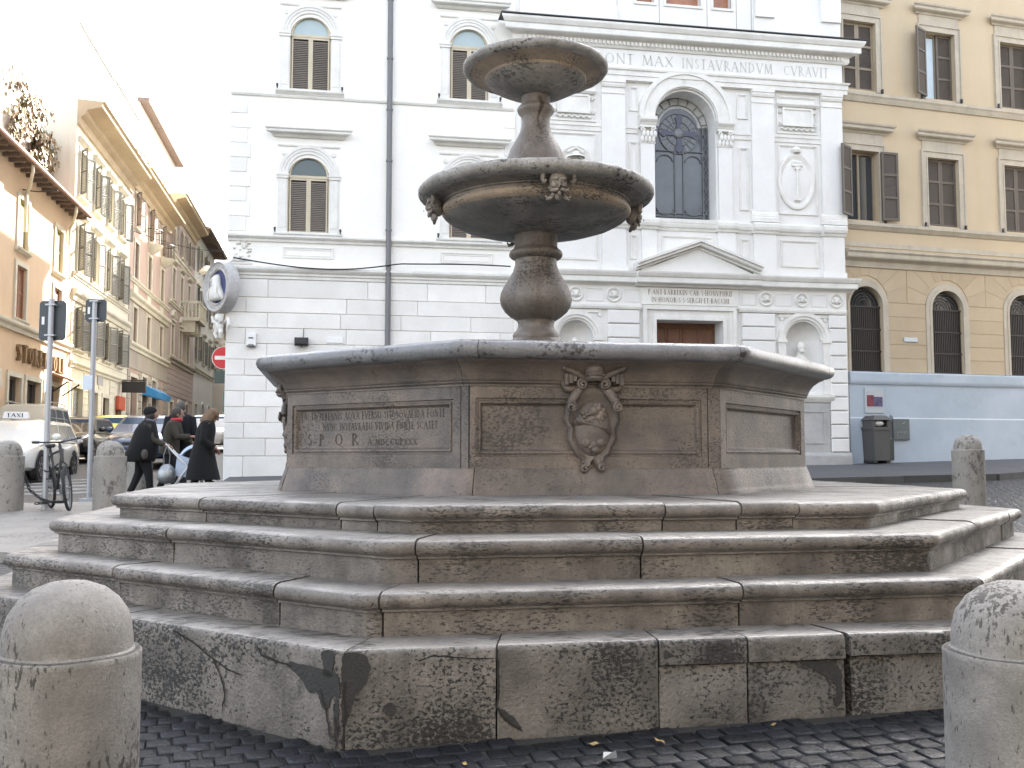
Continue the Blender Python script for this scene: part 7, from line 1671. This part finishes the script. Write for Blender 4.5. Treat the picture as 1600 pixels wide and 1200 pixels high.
part('basket', MB().box(-.2, .26, -.18, .18, .16, .28), M_BLACKP, pc, smooth=0); part('footrest', MB().box(.32, .46, -.15, .15, .28, .32), M_BLACKP, pc, smooth=0)
sb = thing('silver_bag', 'shiny silver puffed bag hanging from the pushchair handle', 'bag', (-2.93, 18.22, gz(-2.9, 18.2) + .30))
part('pouch', jitter(MB().rings([(0, 0, 0, .05, .04), (0, 0, .03, .13, .09), (0, 0, .12, .165, .11), (0, 0, .22, .15, .10), (0, 0, .30, .10, .07), (0, 0, .34, .06, .04)], 18), .014, 11), mat('silver_foil', (.36, .38, .39), .35, metal=.7, bump=.6, bscale=18), sb, smooth=60)
for s in (-1, 1): part('handle', MB().tube([(s*.04, s*.02, .33), (s*.05, s*.02, .5), (.0, s*.02, .66), (-.03, s*.01, .68)], .009, 6), M_GREYMET, sb)

# ================================================================== LITTER ON THE SETTS AND STEPS
lm = MB().add([(-.035, 0, .002), (-.012, -.016, .012), (.02, -.014, .004), (.045, 0, .014), (.018, .016, .006), (-.014, .015, .016)], [(0, 1, 5), (1, 2, 4, 5), (2, 3, 4)]).mesh('fallen_leaf', mat('dry_leaf', (.34, .24, .09), .8, (.20, .12, .05), 20, .8, .1, 60, 0), 0)
for x, y, z, sc, lb in ((1.15, 4.40, None, .95, 'dry yellow leaf on the dark setts below the middle of the lowest step'), (1.45, 4.38, None, .75, 'small curled brown leaf on the setts just right of the yellow leaf'),
                    (.05, 4.25, None, .6, 'tiny dry leaf on the setts at the left corner of the lowest step'), (2.05, 4.5, None, .6, 'tiny pale leaf on the setts near the right end of the lowest step'),
                    (.55, 4.28, None, .55, 'tiny dry leaf on the setts left of the plastic scrap'), (1.35, 4.87, .640, .5, 'tiny dry leaf lying on the lowest fountain tread'), (2.9, 5.6, 1.085, .5, 'tiny pale leaf lying on the third fountain tread at the right')):
    o = ob('fallen_leaf', lm, None, (x, y, z or ground_z(x, y) + .008), (random.uniform(-.2, .2), random.uniform(-.2, .2), random.uniform(0, 6)))
    o.scale = (sc, sc, sc); tagd(o, lb, 'leaf', 'fallen leaves round the fountain')
tagd(part('plastic_scrap', jitter(MB().hexa([(-.03, -.02, 0), (.035, -.015, 0), (.03, .03, 0), (-.02, .025, 0), (-.03, -.02, .008), (.03, .0, .03), (.03, .03, .008), (-.02, .02, .02)]), .008, 20), mat('clear_plastic', (.10, .115, .13), .25, amt=.3, bump=0), None, (1.16, 4.20, ground_z(1.16, 4.2)+.02), smooth=0), 'crumpled scrap of clear plastic on the dark setts', 'litter')
tagd(part('paper_scrap', MB().add([(-.02, -.01, 0), (.025, -.008, .004), (.02, .02, 0), (-.018, .015, .008)], [(0, 1, 2, 3)]), M_WHITE, None, (.30, 4.18, ground_z(.3, 4.18)+.022), smooth=0), 'tiny white paper scrap on the setts near the frame bottom', 'litter')

# ================================================================== THE OTHER SIDES OF THE PIAZZA (behind and beside the camera; they close the square and its light)
M_SQ = mat('greyish_stucco', (.17, .16, .148), .88, (.14, .132, .122), .5, .8, .05, 25, .1, 30)
for nm, lb, x0, x1, y, zt, m in (('south_house', 'taupe house on the south side of the piazza behind the camera', -16, 4, -9.0, 15.5, M_SQ), ('south_house', 'grey house on the south side of the piazza behind the camera', 4.05, 24, -9.0, 14.0, M_SQ)):
    h = thing(nm, lb, 'building', (x1, y, 0), R(180)); L = x1-x0
    ops = [(2.2+3.3*k-.5, 2.2+3.3*k+.5, z, z+1.7, False) for z in (3.9, 7.3, 10.6) for k in range(int((L-2)/3.3))]
    wl = wall_open(0, L, -2, zt, ops, .3); shell(wl, 0, L, -2, zt, 9); part('wall', wl, m, h, smooth=0)
    for a, b, z, _, _ in ops: put_window(h, (a+b)/2, z, 1.0, 1.7, 'south', M_CREAMT, M_SHUT_DARK, 'none')
    part('cornice', MB().ext_x([(0, zt-.6), (.2, zt-.5), (.6, zt-.2), (.7, zt), (0, zt+.05)][::-1], 0, L), M_CREAMT, h, smooth=0)
for nm, lb, y0, y1, x, zt, m in (('east_house', 'taupe house on the east side of the piazza to the right of the camera', -8.9, 16, 19.5, 15.0, M_SQ),):
    h = thing(nm, lb, 'building', (x, y1, 0), R(-90)); L = y1-y0
    ops = [(2.2+3.3*k-.5, 2.2+3.3*k+.5, z, z+1.7, False) for z in (4.2, 7.5, 10.8) for k in range(int((L-2)/3.3))]
    wl = wall_open(0, L, -2, zt, ops, .3); shell(wl, 0, L, -2, zt, 9); part('wall', wl, m, h, smooth=0)
    for a, b, z, _, _ in ops: put_window(h, (a+b)/2, z, 1.0, 1.7, 'south', M_CREAMT, M_SHUT_DARK, 'none')
